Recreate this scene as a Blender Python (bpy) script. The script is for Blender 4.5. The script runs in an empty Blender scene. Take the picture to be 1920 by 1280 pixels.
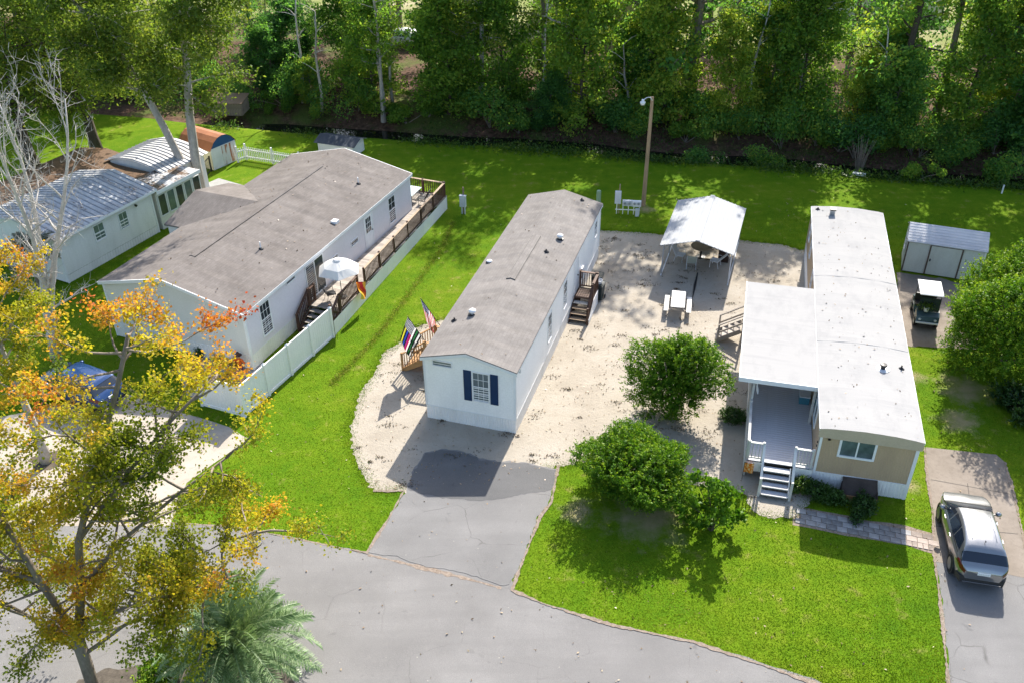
import bpy, math, random
import numpy as np
from mathutils import Vector, Matrix, Euler

R = math.radians
sc = bpy.context.scene
COL = sc.collection
random.seed(7)

# ------------------------------------------------------------------ camera
FPX, PITCH, ROLL, CAMH = 1740.56, R(33.773), R(-0.6357), 26.74
cam_d = bpy.data.cameras.new('camera'); cam = bpy.data.objects.new('camera', cam_d); COL.objects.link(cam)
cam_d.sensor_width = 36.0; cam_d.lens = FPX / 1920 * 36; cam_d.clip_start = 0.5; cam_d.clip_end = 1500
cam.matrix_world = Matrix.Translation((0, 0, CAMH)) @ Matrix.Rotation(math.pi / 2 - PITCH, 4, 'X') @ Matrix.Rotation(ROLL, 4, 'Z')
sc.camera = cam

# ------------------------------------------------------------------ light
SUN_EL, SUN_AZ = R(39.4), R(19.2)          # azimuth measured from +Y towards +X
world = bpy.data.worlds.new('World'); sc.world = world; world.use_nodes = True
wn = world.node_tree.nodes; wl = world.node_tree.links
sky = wn.new('ShaderNodeTexSky'); sky.sky_type = 'NISHITA'; sky.sun_disc = False
sky.sun_elevation = SUN_EL; sky.sun_rotation = SUN_AZ; sky.air_density = 1.0; sky.dust_density = 2.0; sky.ozone_density = 1.0
wl.new(sky.outputs[0], wn['Background'].inputs[0]); wn['Background'].inputs[1].default_value = 0.14
sd = bpy.data.lights.new('sun', 'SUN'); sd.energy = 4.7; sd.angle = R(0.53); sd.color = (1.0, 0.94, 0.85)
sun = bpy.data.objects.new('sun', sd); COL.objects.link(sun)
sdir = Vector((math.sin(SUN_AZ) * math.cos(SUN_EL), math.cos(SUN_AZ) * math.cos(SUN_EL), math.sin(SUN_EL)))
sun.rotation_euler = sdir.to_track_quat('Z', 'Y').to_euler(); sun.location = sdir * 120
vs = sc.view_settings
vs.view_transform = 'Standard'; vs.look = 'None'; vs.exposure = 1.2; vs.gamma = 1.0; vs.use_curve_mapping = False
sc.render.engine = 'CYCLES'
sc.cycles.max_bounces = 6; sc.cycles.transparent_max_bounces = 8

# ------------------------------------------------------------------ helpers
def at(px, py, z=0.0):
    """world point of a 1920x1280 survey pixel at height z (used to survey positions on the ground)"""
    a, b = px - 960, py - 640
    cr, sr = math.cos(-ROLL), math.sin(-ROLL)
    u = a * cr - b * sr; v = a * sr + b * cr
    d = (u / FPX, math.cos(PITCH) - v / FPX * math.sin(PITCH), -math.sin(PITCH) - v / FPX * math.cos(PITCH))
    t = (z - CAMH) / d[2]
    return Vector((d[0] * t, d[1] * t, z))

def tag(o, label=None, cat=None, group=None, kind=None):
    if label: o['label'] = label
    if cat: o['category'] = cat
    if group: o['group'] = group
    if kind: o['kind'] = kind
    return o

def thing(name, label, cat, loc=(0, 0, 0), rz=0.0, group=None):
    o = bpy.data.objects.new(name, None); COL.objects.link(o)
    o.empty_display_size = 0.3
    o.location = loc; o.rotation_euler = (0, 0, rz)
    return tag(o, label, cat, group)

def link(name, mesh, parent=None, loc=None, rot=None, scale=None):
    o = bpy.data.objects.new(name, mesh); COL.objects.link(o)
    if parent is not None: o.parent = parent
    if loc is not None: o.location = loc
    if rot is not None: o.rotation_euler = rot
    if scale is not None: o.scale = scale
    return o

def copy_tree(o, parent=None):
    c = o.copy(); COL.objects.link(c)
    if parent is not None: c.parent = parent
    for ch in list(o.children):
        copy_tree(ch, c)
    return c

def np_mesh(name, V, Fq, mat, attrs=None, smooth=False):
    """fast mesh from numpy: V (n,3), Fq (m,k) with k 3 or 4"""
    me = bpy.data.meshes.new(name)
    V = np.asarray(V, np.float32); Fq = np.asarray(Fq, np.int32)
    n, (m, k) = len(V), Fq.shape
    me.vertices.add(n); me.vertices.foreach_set('co', V.ravel())
    me.loops.add(m * k); me.loops.foreach_set('vertex_index', Fq.ravel())
    me.polygons.add(m); me.polygons.foreach_set('loop_start', np.arange(0, m * k, k, dtype=np.int32))
    me.polygons.foreach_set('loop_total', np.full(m, k, np.int32))
    if smooth: me.polygons.foreach_set('use_smooth', np.ones(m, bool))
    me.update(calc_edges=True)
    for an, av in (attrs or {}).items():
        a = me.attributes.new(an, 'FLOAT', 'POINT'); a.data.foreach_set('value', np.asarray(av, np.float32).ravel())
    if mat: me.materials.append(mat)
    return me

class MB:
    """collects geometry for one mesh; M maps local (a, b, c) to the parent's space"""
    def __init__(s, M=None): s.v = []; s.f = []; s.M = M
    def add(s, vs_, fs_):
        n = len(s.v)
        for p in vs_:
            s.v.append(tuple(s.M(*p)) if s.M else tuple(p))
        for f in fs_: s.f.append(tuple(i + n for i in f))
        return s
    def box(s, x0, x1, y0, y1, z0, z1):
        return s.add([(x0, y0, z0), (x1, y0, z0), (x1, y1, z0), (x0, y1, z0), (x0, y0, z1), (x1, y0, z1), (x1, y1, z1), (x0, y1, z1)],
                     [(0, 3, 2, 1), (4, 5, 6, 7), (0, 1, 5, 4), (1, 2, 6, 5), (2, 3, 7, 6), (3, 0, 4, 7)])
    def beam(s, p, q, w, h, up=(0, 0, 1)):
        p, q = Vector(p), Vector(q); d = (q - p).normalized(); up = Vector(up)
        if abs(d.dot(up)) > 0.98: up = Vector((0, 1, 0))
        x = d.cross(up).normalized(); y = x.cross(d).normalized()
        vs_ = []
        for c in (p, q):
            for sx, sy in ((-1, -1), (1, -1), (1, 1), (-1, 1)):
                vs_.append(c + x * (sx * w / 2) + y * (sy * h / 2))
        return s.add(vs_, [(0, 3, 2, 1), (4, 5, 6, 7), (0, 1, 5, 4), (1, 2, 6, 5), (2, 3, 7, 6), (3, 0, 4, 7)])
    def tube(s, pts, rads, n=6, cap=True):
        pts = [Vector(p) for p in pts]; vs_ = []; fs_ = []
        ref = Vector((0.31, 0.77, 0.55))
        for i, p in enumerate(pts):
            d = (pts[min(i + 1, len(pts) - 1)] - pts[max(i - 1, 0)])
            d = d.normalized() if d.length > 1e-6 else Vector((0, 0, 1))
            x = d.cross(ref)
            if x.length < 0.1: x = d.cross(Vector((1, 0, 0)))
            x.normalize(); y = d.cross(x)
            for k in range(n):
                a = 2 * math.pi * k / n
                vs_.append(p + (x * math.cos(a) + y * math.sin(a)) * rads[i])
        for i in range(len(pts) - 1):
            for k in range(n):
                a, b = i * n + k, i * n + (k + 1) % n
                fs_.append((a, b, b + n, a + n))
        if cap:
            fs_.append(tuple(range(n))[::-1]); m = (len(pts) - 1) * n
            fs_.append(tuple(range(m, m + n)))
        return s.add(vs_, fs_)
    def lathe(s, c, prof, n=14):
        vs_ = []; fs_ = []
        for r, z in prof:
            for k in range(n):
                a = 2 * math.pi * k / n
                vs_.append((c[0] + r * math.cos(a), c[1] + r * math.sin(a), c[2] + z))
        for i in range(len(prof) - 1):
            for k in range(n):
                a, b = i * n + k, i * n + (k + 1) % n
                fs_.append((a, b, b + n, a + n))
        return s.add(vs_, fs_)
    def extr(s, poly, y0, y1):
        """polygon of (x, z) pushed along y"""
        n = len(poly)
        vs_ = [(x, y0, z) for x, z in poly] + [(x, y1, z) for x, z in poly]
        fs_ = [tuple(range(n)), tuple(range(2 * n - 1, n - 1, -1))] + [(i, (i + 1) % n + 0, (i + 1) % n + n, i + n) for i in range(n)]
        return s.add(vs_, fs_)
    def build(s, name, mat, parent=None, smooth=False, **kw):
        me = bpy.data.meshes.new(name); me.from_pydata(s.v, [], s.f); me.materials.append(mat)
        if smooth:
            for p in me.polygons: p.use_smooth = True
        me.update()
        return link(name, me, parent, **kw)

_pc = {}
def piece(name, size, mat, parent, loc, rot=(0, 0, 0)):
    """one small box-shaped piece (board, baluster, paver...) sharing its mesh with alike pieces; loc = centre"""
    key = (name, tuple(round(x, 3) for x in size), mat.name)
    if key not in _pc:
        x, y, z = (d / 2 for d in size)
        b = MB().box(-x, x, -y, y, -z, z)
        me = bpy.data.meshes.new(name); me.from_pydata(b.v, [], b.f); me.materials.append(mat); me.update(); _pc[key] = me
    return link(name, _pc[key], parent, loc, rot)

def piece_between(name, p, q, w, h, mat, parent):
    """a straight member between two points"""
    p, q = Vector(p), Vector(q); d = q - p
    key = (name, round(d.length, 2), w, h, mat.name)
    if key not in _pc:
        b = MB().box(-w / 2, w / 2, -d.length / 2, d.length / 2, -h / 2, h / 2)
        me = bpy.data.meshes.new(name); me.from_pydata(b.v, [], b.f); me.materials.append(mat); me.update(); _pc[key] = me
    yaw = math.atan2(-d.x, d.y); pit = math.atan2(d.z, math.hypot(d.x, d.y))
    return link(name, _pc[key], parent, (p + q) / 2, (pit, 0, yaw))

def inside(P, poly):
    """P (n,2) in polygon?"""
    x, y = P[:, 0], P[:, 1]; r = np.zeros(len(P), bool); n = len(poly); j = n - 1
    for i in range(n):
        xi, yi = poly[i][0], poly[i][1]; xj, yj = poly[j][0], poly[j][1]
        c = ((yi > y) != (yj > y)) & (x < (xj - xi) * (y - yi) / ((yj - yi) or 1e-9) + xi)
        r ^= c; j = i
    return r

# ------------------------------------------------------------------ materials
def srgb(r, g, b):
    f = lambda c: ((c / 255 + 0.055) / 1.055) ** 2.4 if c > 10 else c / 255 / 12.92
    return (f(r), f(g), f(b), 1)

class NG:
    def __init__(s, name):
        s.m = bpy.data.materials.new(name); s.m.use_nodes = True
        s.t = s.m.node_tree; s.n = s.t.nodes; s.b = s.n['Principled BSDF']; s.out = s.n['Material Output']
    def new(s, typ, **kw):
        n = s.n.new(typ)
        for k, v in kw.items(): setattr(n, k, v)
        return n
    def put(s, sock, v):
        if hasattr(v, 'is_output') or isinstance(v, bpy.types.NodeSocket): s.t.links.new(v, sock)
        else:
            try: sock.default_value = v
            except Exception: sock.default_value = tuple(v)[:3]
    def noise(s, vec, scale, detail=3, rough=0.55, dist=0.0):
        n = s.new('ShaderNodeTexNoise'); s.put(n.inputs['Vector'], vec)
        n.inputs['Scale'].default_value = scale; n.inputs['Detail'].default_value = detail
        n.inputs['Roughness'].default_value = rough; n.inputs['Distortion'].default_value = dist
        return n.outputs['Fac']
    def vor(s, vec, scale, feature='F1', out='Distance'):
        n = s.new('ShaderNodeTexVoronoi', feature=feature); s.put(n.inputs['Vector'], vec); n.inputs['Scale'].default_value = scale
        return n.outputs[out]
    def ramp(s, fac, stops, interp='LINEAR'):
        n = s.new('ShaderNodeValToRGB'); s.put(n.inputs[0], fac); n.color_ramp.interpolation = interp
        e = n.color_ramp.elements
        while len(e) < len(stops): e.new(0.5)
        for i, (p, c) in enumerate(stops):
            e[i].position = p; e[i].color = (c, c, c, 1) if not hasattr(c, '__len__') else (tuple(c) + (1,))[:4]
        return n.outputs[0]
    def mix(s, fac, a, b, mode='MIX'):
        n = s.new('ShaderNodeMix', data_type='RGBA', blend_type=mode)
        s.put(n.inputs[0], fac); s.put(n.inputs[6], a); s.put(n.inputs[7], b)
        return n.outputs[2]
    def math(s, op, a, b=0.0, clamp=False):
        n = s.new('ShaderNodeMath', operation=op, use_clamp=clamp); s.put(n.inputs[0], a); s.put(n.inputs[1], b)
        return n.outputs[0]
    def mapping(s, vec, scale=(1, 1, 1), rot=(0, 0, 0), loc=(0, 0, 0)):
        n = s.new('ShaderNodeMapping'); s.put(n.inputs[0], vec)
        n.inputs['Scale'].default_value = scale; n.inputs['Rotation'].default_value = rot; n.inputs['Location'].default_value = loc
        return n.outputs[0]
    def obj(s): return s.new('ShaderNodeTexCoord').outputs['Object']
    def pos(s): return s.new('ShaderNodeNewGeometry').outputs['Position']
    def rand(s): return s.new('ShaderNodeObjectInfo').outputs['Random']
    def attr(s, a): return s.new('ShaderNodeAttribute', attribute_name=a).outputs['Fac']
    def sep(s, vec):
        n = s.new('ShaderNodeSeparateXYZ'); s.put(n.inputs[0], vec); return n.outputs
    def comb(s, x, y, z=0.0):
        n = s.new('ShaderNodeCombineXYZ'); s.put(n.inputs[0], x); s.put(n.inputs[1], y); s.put(n.inputs[2], z); return n.outputs[0]
    def bump(s, h, strength=0.4, dist=0.02):
        n = s.new('ShaderNodeBump'); s.put(n.inputs['Height'], h); n.inputs['Strength'].default_value = strength; n.inputs['Distance'].default_value = dist
        s.t.links.new(n.outputs[0], s.b.inputs['Normal'])
    def fin(s, col, rough=0.6, spec=0.3, metal=0.0):
        s.put(s.b.inputs['Base Color'], col); s.put(s.b.inputs['Roughness'], rough)
        s.b.inputs['Specular IOR Level'].default_value = spec; s.b.inputs['Metallic'].default_value = metal
        return s.m

def plain(name, c, rough=0.6, var=0.12, scale=2.0, fine=30.0, spec=0.3, metal=0.0, rnd=0.0, bump=0.0, stretch=(1, 1, 1), world_space=False):
    g = NG(name); v = g.mapping(g.pos() if world_space else g.obj(), stretch)
    f = g.math('ADD', g.math('MULTIPLY', g.noise(v, scale, 4), 0.65), g.math('MULTIPLY', g.noise(v, fine, 2), 0.35))
    if rnd: f = g.math('ADD', f, g.math('MULTIPLY', g.math('SUBTRACT', g.rand(), 0.5), rnd))
    lo = tuple(x * (1 - var * 1.6) for x in c[:3]); hi = tuple(min(1, x * (1 + var * 1.6)) for x in c[:3])
    col = g.ramp(f, [(0.25, lo), (0.75, hi)])
    if bump: g.bump(f, bump, 0.01)
    return g.fin(col, rough, spec, metal)

def grime(name, c, dirt, rough=0.55, amount=0.5, scale=1.2, stretch=(1, 1, 0.25), var=0.05, spec=0.3):
    """paint or vinyl with weather streaks"""
    g = NG(name); o = g.obj(); v = g.mapping(o, stretch)
    n1 = g.noise(v, scale, 5, 0.65); n2 = g.noise(o, 14, 3)
    m = g.math('MULTIPLY', g.ramp(n1, [(0.45, 0.0), (0.8, 1.0)]), amount)
    base = g.ramp(n2, [(0.3, tuple(x * (1 - var) for x in c[:3])), (0.7, tuple(min(1, x * (1 + var)) for x in c[:3]))])
    return g.fin(g.mix(m, base, dirt[:3] + (1,)), rough, spec)

def shingles(name, c1, c2, stain=0.35):
    g = NG(name); o = g.obj(); s_ = g.sep(o)
    v = g.comb(s_[1], s_[0])
    b = g.new('ShaderNodeTexBrick', offset=0.5); g.put(b.inputs['Vector'], v)
    b.inputs['Scale'].default_value = 1.0; b.inputs['Brick Width'].default_value = 0.33; b.inputs['Row Height'].default_value = 0.145
    b.inputs['Mortar Size'].default_value = 0.006; b.inputs['Mortar Smooth'].default_value = 0.2; b.inputs['Bias'].default_value = -0.1
    b.inputs['Color1'].default_value = c1 + (1,); b.inputs['Color2'].default_value = c2 + (1,)
    b.inputs['Mortar'].default_value = tuple(x * 0.62 for x in c1) + (1,)
    n1 = g.noise(o, 0.7, 5, 0.65); n2 = g.noise(o, 45, 2); n3 = g.noise(g.mapping(o, (0.5, 1.6, 1)), 0.9, 4, 0.6)
    col = g.mix(g.math('MULTIPLY', g.ramp(n3, [(0.47, 0.0), (0.72, 1.0)]), stain), b.outputs[0], tuple(x * 0.55 for x in c1) + (1,))
    col = g.mix(0.5, col, g.ramp(n1, [(0.3, tuple(x * 0.85 for x in c1)), (0.7, tuple(x * 1.15 for x in c2))]))
    col = g.mix(0.35, col, g.ramp(n2, [(0.3, 0.3), (0.7, 1.0)]), 'MULTIPLY')
    g.bump(g.math('ADD', b.outputs['Fac'], g.math('MULTIPLY', n2, -0.6)), -0.5, 0.012)
    return g.fin(col, 0.9, 0.15)

def leafmat(name, stops, trans=0.45, objvar=0.25, rough=0.45, spec=0.35, tboost=1.25):
    g = NG(name)
    f = g.math('ADD', g.attr('rnd'), g.math('MULTIPLY', g.math('SUBTRACT', g.rand(), 0.5), objvar))
    col = g.ramp(f, stops)
    g.fin(col, rough, spec)
    tr = g.new('ShaderNodeBsdfTranslucent'); g.put(tr.inputs['Color'], g.mix(1.0, col, (tboost * 1.0, tboost * 1.02, tboost * 0.55, 1), 'MULTIPLY'))
    mx = g.new('ShaderNodeMixShader'); mx.inputs[0].default_value = trans
    g.t.links.new(g.b.outputs[0], mx.inputs[1]); g.t.links.new(tr.outputs[0], mx.inputs[2]); g.t.links.new(mx.outputs[0], g.out.inputs[0])
    return g.m

M = {}
M['vinyl'] = grime('white_vinyl', (0.88, 0.86, 0.825), (0.62, 0.60, 0.56), 0.5, 0.3)
M['vinyl_skirt'] = grime('white_skirting', (0.82, 0.80, 0.775), (0.5, 0.47, 0.42), 0.5, 0.4)
M['trim'] = plain('white_trim', (0.76, 0.76, 0.76), 0.6, 0.06, spec=0.1)
M['fence'] = grime('white_fence_vinyl', (0.89, 0.86, 0.83), (0.64, 0.63, 0.58), 0.5, 0.3, 0.8)
M['siding2'] = grime('lavender_grey_siding', (0.69, 0.65, 0.655), (0.5, 0.48, 0.48), 0.5, 0.25)
M['siding2b'] = grime('greige_siding', (0.68, 0.66, 0.61), (0.5, 0.49, 0.46), 0.5, 0.25)
M['siding3'] = grime('old_white_siding', (0.74, 0.73, 0.70), (0.46, 0.45, 0.40), 0.5, 0.45)
M['siding4'] = grime('tan_metal_siding', (0.45, 0.33, 0.215), (0.31, 0.22, 0.145), 0.55, 0.45)
M['tan_band'] = grime('tan_eave_band', (0.5, 0.41, 0.31), (0.34, 0.28, 0.21), 0.55, 0.4)
M['shingle1'] = shingles('taupe_shingles', (0.182, 0.167, 0.155), (0.246, 0.228, 0.214), 0.42)
M['shingle2'] = shingles('brown_grey_shingles', (0.148, 0.131, 0.121), (0.207, 0.187, 0.174), 0.38)
M['shingle_dark'] = shingles('dark_blue_grey_shingles', (0.05, 0.06, 0.075), (0.08, 0.09, 0.11), 0.2)
M['navy'] = plain('navy_shutter', (0.012, 0.035, 0.095), 0.45, 0.08)
M['glass'] = plain('dark_window_glass', (0.035, 0.045, 0.05), 0.06, 0.3, 1.0, 4.0, spec=0.6)
M['glass_blind'] = plain('glass_over_blinds', (0.14, 0.16, 0.17), 0.1, 0.15, 1.0, 6.0, spec=0.5)
M['glass_teal'] = plain('reflective_window_glass', (0.10, 0.14, 0.14), 0.06, 0.4, 0.8, 3.0, spec=0.7)
M['wood_dark'] = plain('dark_brown_stained_wood', (0.085, 0.045, 0.03), 0.65, 0.25, 2, 25, rnd=0.3, stretch=(1, 1, 1))
M['wood_tan'] = plain('tan_treated_wood', (0.36, 0.20, 0.085), 0.7, 0.2, 2, 25, rnd=0.3)
M['wood_top'] = plain('weathered_rail_wood', (0.30, 0.22, 0.15), 0.75, 0.2, 2, 25, rnd=0.3)
M['wood_grey'] = plain('weathered_grey_wood', (0.33, 0.29, 0.25), 0.8, 0.22, 2, 25, rnd=0.4)
M['wood_white'] = plain('white_painted_wood', (0.52, 0.51, 0.48), 0.7, 0.2, 2, 20, rnd=0.3)
M['deck_grey'] = grime('grey_painted_deck', (0.48, 0.49, 0.52), (0.20, 0.16, 0.13), 0.6, 0.6, 1.6, (0.25, 2.5, 1))
M['black'] = plain('black_plastic', (0.02, 0.02, 0.022), 0.45, 0.2)
M['grey_metal'] = plain('galvanised_metal', (0.42, 0.44, 0.45), 0.35, 0.15, metal=0.7)
M['pale_grey'] = plain('pale_grey_paint', (0.58, 0.60, 0.62), 0.45, 0.1)
M['conc_block'] = plain('concrete_block_grey', (0.34, 0.33, 0.31), 0.9, 0.15)
M['bark'] = plain('grey_brown_bark', (0.20, 0.165, 0.13), 0.9, 0.35, 3, 18, bump=0.5, stretch=(1, 1, 0.35))
M['bark_pale'] = plain('pale_grey_bark', (0.36, 0.33, 0.29), 0.9, 0.3, 3, 18, bump=0.4, stretch=(1, 1, 0.35))
M['bark_dark'] = plain('dark_bark', (0.075, 0.058, 0.045), 0.95, 0.35, 3, 18, bump=0.4, stretch=(1, 1, 0.35))
M['bark_bare'] = plain('bleached_bare_branch', (0.47, 0.44, 0.40), 0.9, 0.22, 3, 18)
M['pole_wood'] = plain('utility_pole_wood', (0.34, 0.23, 0.14), 0.85, 0.25, 2, 20, stretch=(1, 1, 0.2))

# ------------------------------------------------------------------ ground materials
def spot_mask(g, pos, spots, soft=0.9):
    """soft round patches in world space with ragged edges (bare soil in the lawn)"""
    xy = g.sep(pos); n = g.math('MULTIPLY', g.math('SUBTRACT', g.noise(pos, 1.3, 4, 0.65), 0.5), 2.4); tot = None
    for (x, y, r) in spots:
        dx = g.math('SUBTRACT', xy[0], x); dy = g.math('SUBTRACT', xy[1], y)
        d = g.math('SQRT', g.math('ADD', g.math('MULTIPLY', dx, dx), g.math('MULTIPLY', dy, dy)))
        m = g.math('ADD', g.math('SUBTRACT', 1.0, g.math('DIVIDE', d, r)), n)
        m = g.math('MULTIPLY', m, 1.0 / soft, clamp=True)
        tot = m if tot is None else g.math('MAXIMUM', tot, m)
    return tot

def grass_mat():
    g = NG('lawn_grass'); p = g.pos()
    n1 = g.noise(p, 0.16, 5, 0.6); n2 = g.noise(p, 1.1, 5, 0.7); n3 = g.noise(p, 16, 3, 0.7); n4 = g.noise(g.mapping(p, (1, 1, 1), (0, 0, 0.3)), 0.5, 3)
    f = g.math('ADD', g.math('MULTIPLY', n1, 0.5), g.math('MULTIPLY', n2, 0.5))
    col = g.ramp(f, [(0.30, (0.05, 0.12, 0.006)), (0.42, (0.08, 0.16, 0.006)), (0.54, (0.118, 0.19, 0.008)), (0.66, (0.17, 0.21, 0.018)), (0.76, (0.24, 0.225, 0.06))])
    mow = g.noise(g.mapping(p, (0.12, 1.5, 1), (0, 0, 0.33)), 1.0, 2)
    col = g.mix(g.math('MULTIPLY', g.ramp(mow, [(0.42, 0.0), (0.58, 1.0)]), 0.22), col, (0.06, 0.14, 0.005, 1))
    col = g.mix(0.55, col, g.ramp(n3, [(0.28, 0.5), (0.62, 1.15)]), 'MULTIPLY')
    dry = g.math('MULTIPLY', g.ramp(n2, [(0.59, 0.0), (0.72, 1.0)]), 0.5)
    col = g.mix(dry, col, (0.27, 0.21, 0.09, 1))
    bare = [(21.6, 35.4, 1.5), (20.4, 33.1, 1.1), (5.4, 27.2, 1.9), (2.6, 27.5, 0.9), (8.9, 55.4, 0.7), (16.6, 28.8, 0.5),
            (-17.5, 57.5, 2.6), (19.5, 36.4, 0.7)]
    col = g.mix(g.math('MULTIPLY', spot_mask(g, p, bare), 0.65), col, (0.33, 0.25, 0.17, 1))
    g.bump(g.math('ADD', n3, g.math('MULTIPLY', n2, 0.8)), 0.9, 0.05)
    return g.fin(col, 0.9, 0.04)
M['grass'] = grass_mat()

def sand_mat():
    g = NG('white_sand'); p = g.pos()
    n1 = g.noise(p, 0.45, 5, 0.65); n2 = g.noise(p, 5.5, 5, 0.75); n3 = g.noise(p, 40, 2); n4 = g.noise(g.mapping(p, (1, 2.2, 1), (0, 0, 0.5)), 2.6, 5, 0.8, 0.6)
    col = g.ramp(n1, [(0.3, (0.30, 0.263, 0.212)), (0.5, (0.354, 0.315, 0.258)), (0.72, (0.388, 0.353, 0.30))])
    deb = g.math('MULTIPLY', g.ramp(n4, [(0.60, 0.0), (0.68, 1.0)]), g.ramp(n1, [(0.35, 0.1), (0.65, 0.6)]))
    col = g.mix(deb, col, (0.15, 0.11, 0.078, 1))
    sp = g.ramp(n2, [(0.60, 0.0), (0.68, 1.0)])
    col = g.mix(g.math('MULTIPLY', sp, 0.3), col, (0.18, 0.14, 0.10, 1))
    wh = g.ramp(g.vor(p, 26), [(0.06, 1.0), (0.16, 0.0)])
    col = g.mix(g.math('MULTIPLY', wh, 0.6), col, (0.55, 0.53, 0.5, 1))
    g.bump(g.math('ADD', n2, g.math('MULTIPLY', n3, 0.6)), 0.7, 0.05)
    return g.fin(col, 0.95, 0.1)
M['sand'] = sand_mat()

def asphalt_mat(name, c, cracks=0.0, pale=0.25):
    g = NG(name); p = g.pos()
    n1 = g.noise(p, 0.35, 5, 0.6); n2 = g.noise(p, 3.0, 4, 0.7); n3 = g.noise(p, 60, 2, 0.6)
    col = g.ramp(n1, [(0.3, tuple(x * 0.86 for x in c)), (0.7, tuple(x * 1.12 for x in c))])
    col = g.mix(0.55, col, g.ramp(n3, [(0.25, 0.55), (0.75, 1.25)]), 'MULTIPLY')
    col = g.mix(g.math('MULTIPLY', g.ramp(n2, [(0.56, 0.0), (0.8, 1.0)]), pale), col, (0.28, 0.26, 0.24, 1))
    if cracks:
        w = g.mix(0.45, p, g.comb(g.noise(p, 1.2, 4), g.noise(g.mapping(p, (1, 1, 1), (0, 0, 1), (9, 4, 0)), 1.2, 4)), 'ADD')
        e = g.vor(w, 0.33, 'DISTANCE_TO_EDGE')
        cr = g.math('MULTIPLY', g.ramp(e, [(0.0, 1.0), (0.008, 0.0)]), g.ramp(g.noise(p, 0.5, 2), [(0.46, 0.0), (0.56, 1.0)]))
        col = g.mix(g.math('MULTIPLY', cr, cracks), col, (0.06, 0.055, 0.05, 1))
    wear = g.noise(g.mapping(p, (0.18, 1.3, 1), (0, 0, 0.36)), 1.0, 3, 0.6)
    col = g.mix(g.math('MULTIPLY', g.ramp(wear, [(0.42, 0.0), (0.6, 1.0)]), 0.35), col, tuple(x * 0.78 for x in c) + (1,))
    oil = g.math('MULTIPLY', g.ramp(g.noise(p, 0.9, 3, 0.6, 0.5), [(0.66, 0.0), (0.72, 1.0)]), 0.45)
    col = g.mix(oil, col, tuple(x * 0.5 for x in c) + (1,))
    chip = g.ramp(g.vor(p, 1.7), [(0.03, 1.0), (0.045, 0.0)])
    col = g.mix(g.math('MULTIPLY', chip, 0.35), col, (0.5, 0.46, 0.4, 1))
    g.bump(n3, 0.5, 0.02)
    return g.fin(col, 0.9, 0.2)
M['road'] = asphalt_mat('aged_road_asphalt', (0.195, 0.189, 0.183), 0.25)
M['drive'] = asphalt_mat('dark_driveway_asphalt', (0.187, 0.183, 0.179), 0.6, 0.15)

def conc_mat(name, c, d):
    g = NG(name); p = g.pos(); n1 = g.noise(p, 0.6, 5, 0.65); n2 = g.noise(p, 4, 4, 0.7); n3 = g.noise(p, 50, 2)
    col = g.ramp(n1, [(0.35, d), (0.65, c)])
    col = g.mix(g.math('MULTIPLY', g.ramp(n2, [(0.5, 0.0), (0.75, 1.0)]), 0.5), col, tuple(x * 0.7 for x in d) + (1,))
    col = g.mix(0.3, col, g.ramp(n3, [(0.3, 0.6), (0.7, 1.2)]), 'MULTIPLY'); g.bump(n3, 0.3, 0.01)
    return g.fin(col, 0.9, 0.15)
M['conc'] = conc_mat('stained_concrete', (0.25, 0.215, 0.18), (0.19, 0.16, 0.13))
M['conc_cream'] = conc_mat('cream_concrete', (0.42, 0.37, 0.31), (0.34, 0.295, 0.24))
M['conc_grey'] = conc_mat('grey_slab', (0.36, 0.36, 0.36), (0.27, 0.27, 0.26))
M['paver'] = plain('grey_paver', (0.23, 0.225, 0.22), 0.9, 0.25, 3, 30, rnd=0.45)
M['paver_warm'] = plain('pinkish_paver', (0.27, 0.225, 0.195), 0.9, 0.25, 3, 30, rnd=0.5)

def straw_mat():
    g = NG('pine_straw'); p = g.pos(); n = g.noise(p, 9, 4, 0.75); n2 = g.noise(p, 60, 2)
    col = g.ramp(n, [(0.3, (0.16, 0.125, 0.095)), (0.5, (0.25, 0.2, 0.16)), (0.7, (0.33, 0.28, 0.235))])
    g.bump(n2, 0.6, 0.03); return g.fin(g.mix(0.5, col, g.ramp(n2, [(0.3, 0.5), (0.7, 1.2)]), 'MULTIPLY'), 0.95, 0.1)
M['straw'] = straw_mat()

def woodfloor_mat():
    g = NG('leaf_litter_floor'); p = g.pos(); n1 = g.noise(p, 0.18, 5, 0.65); n2 = g.noise(p, 2.5, 5, 0.75); n3 = g.noise(p, 18, 3)
    col = g.ramp(n2, [(0.3, (0.03, 0.02, 0.013)), (0.5, (0.09, 0.052, 0.034)), (0.7, (0.17, 0.105, 0.07))])
    gr = g.ramp(n1, [(0.5, 0.0), (0.62, 1.0)])
    col = g.mix(g.math('MULTIPLY', gr, 0.8), col, g.ramp(n3, [(0.3, (0.04, 0.075, 0.012)), (0.7, (0.11, 0.15, 0.03))]))
    yy = g.sep(p)[1]; xx = g.sep(p)[0]
    far = g.ramp(g.math('ADD', g.math('MULTIPLY', g.math('ADD', yy, g.math('MULTIPLY', xx, 0.225)), 0.01), g.math('MULTIPLY', g.math('SUBTRACT', n1, 0.5), 0.12)), [(0.92, 0.0), (0.98, 1.0)])
    col = g.mix(far, col, g.ramp(n1, [(0.4, (0.12, 0.17, 0.03)), (0.55, (0.22, 0.22, 0.09)), (0.7, (0.38, 0.33, 0.24))]))
    g.bump(n3, 0.8, 0.06); return g.fin(col, 0.95, 0.1)
M['litter'] = woodfloor_mat()
g = NG('ditch_water'); nn = g.noise(g.pos(), 2.2, 3); g.bump(nn, 0.12, 0.03); M['water'] = g.fin((0.012, 0.013, 0.009, 1), 0.06, 0.5)

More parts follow.
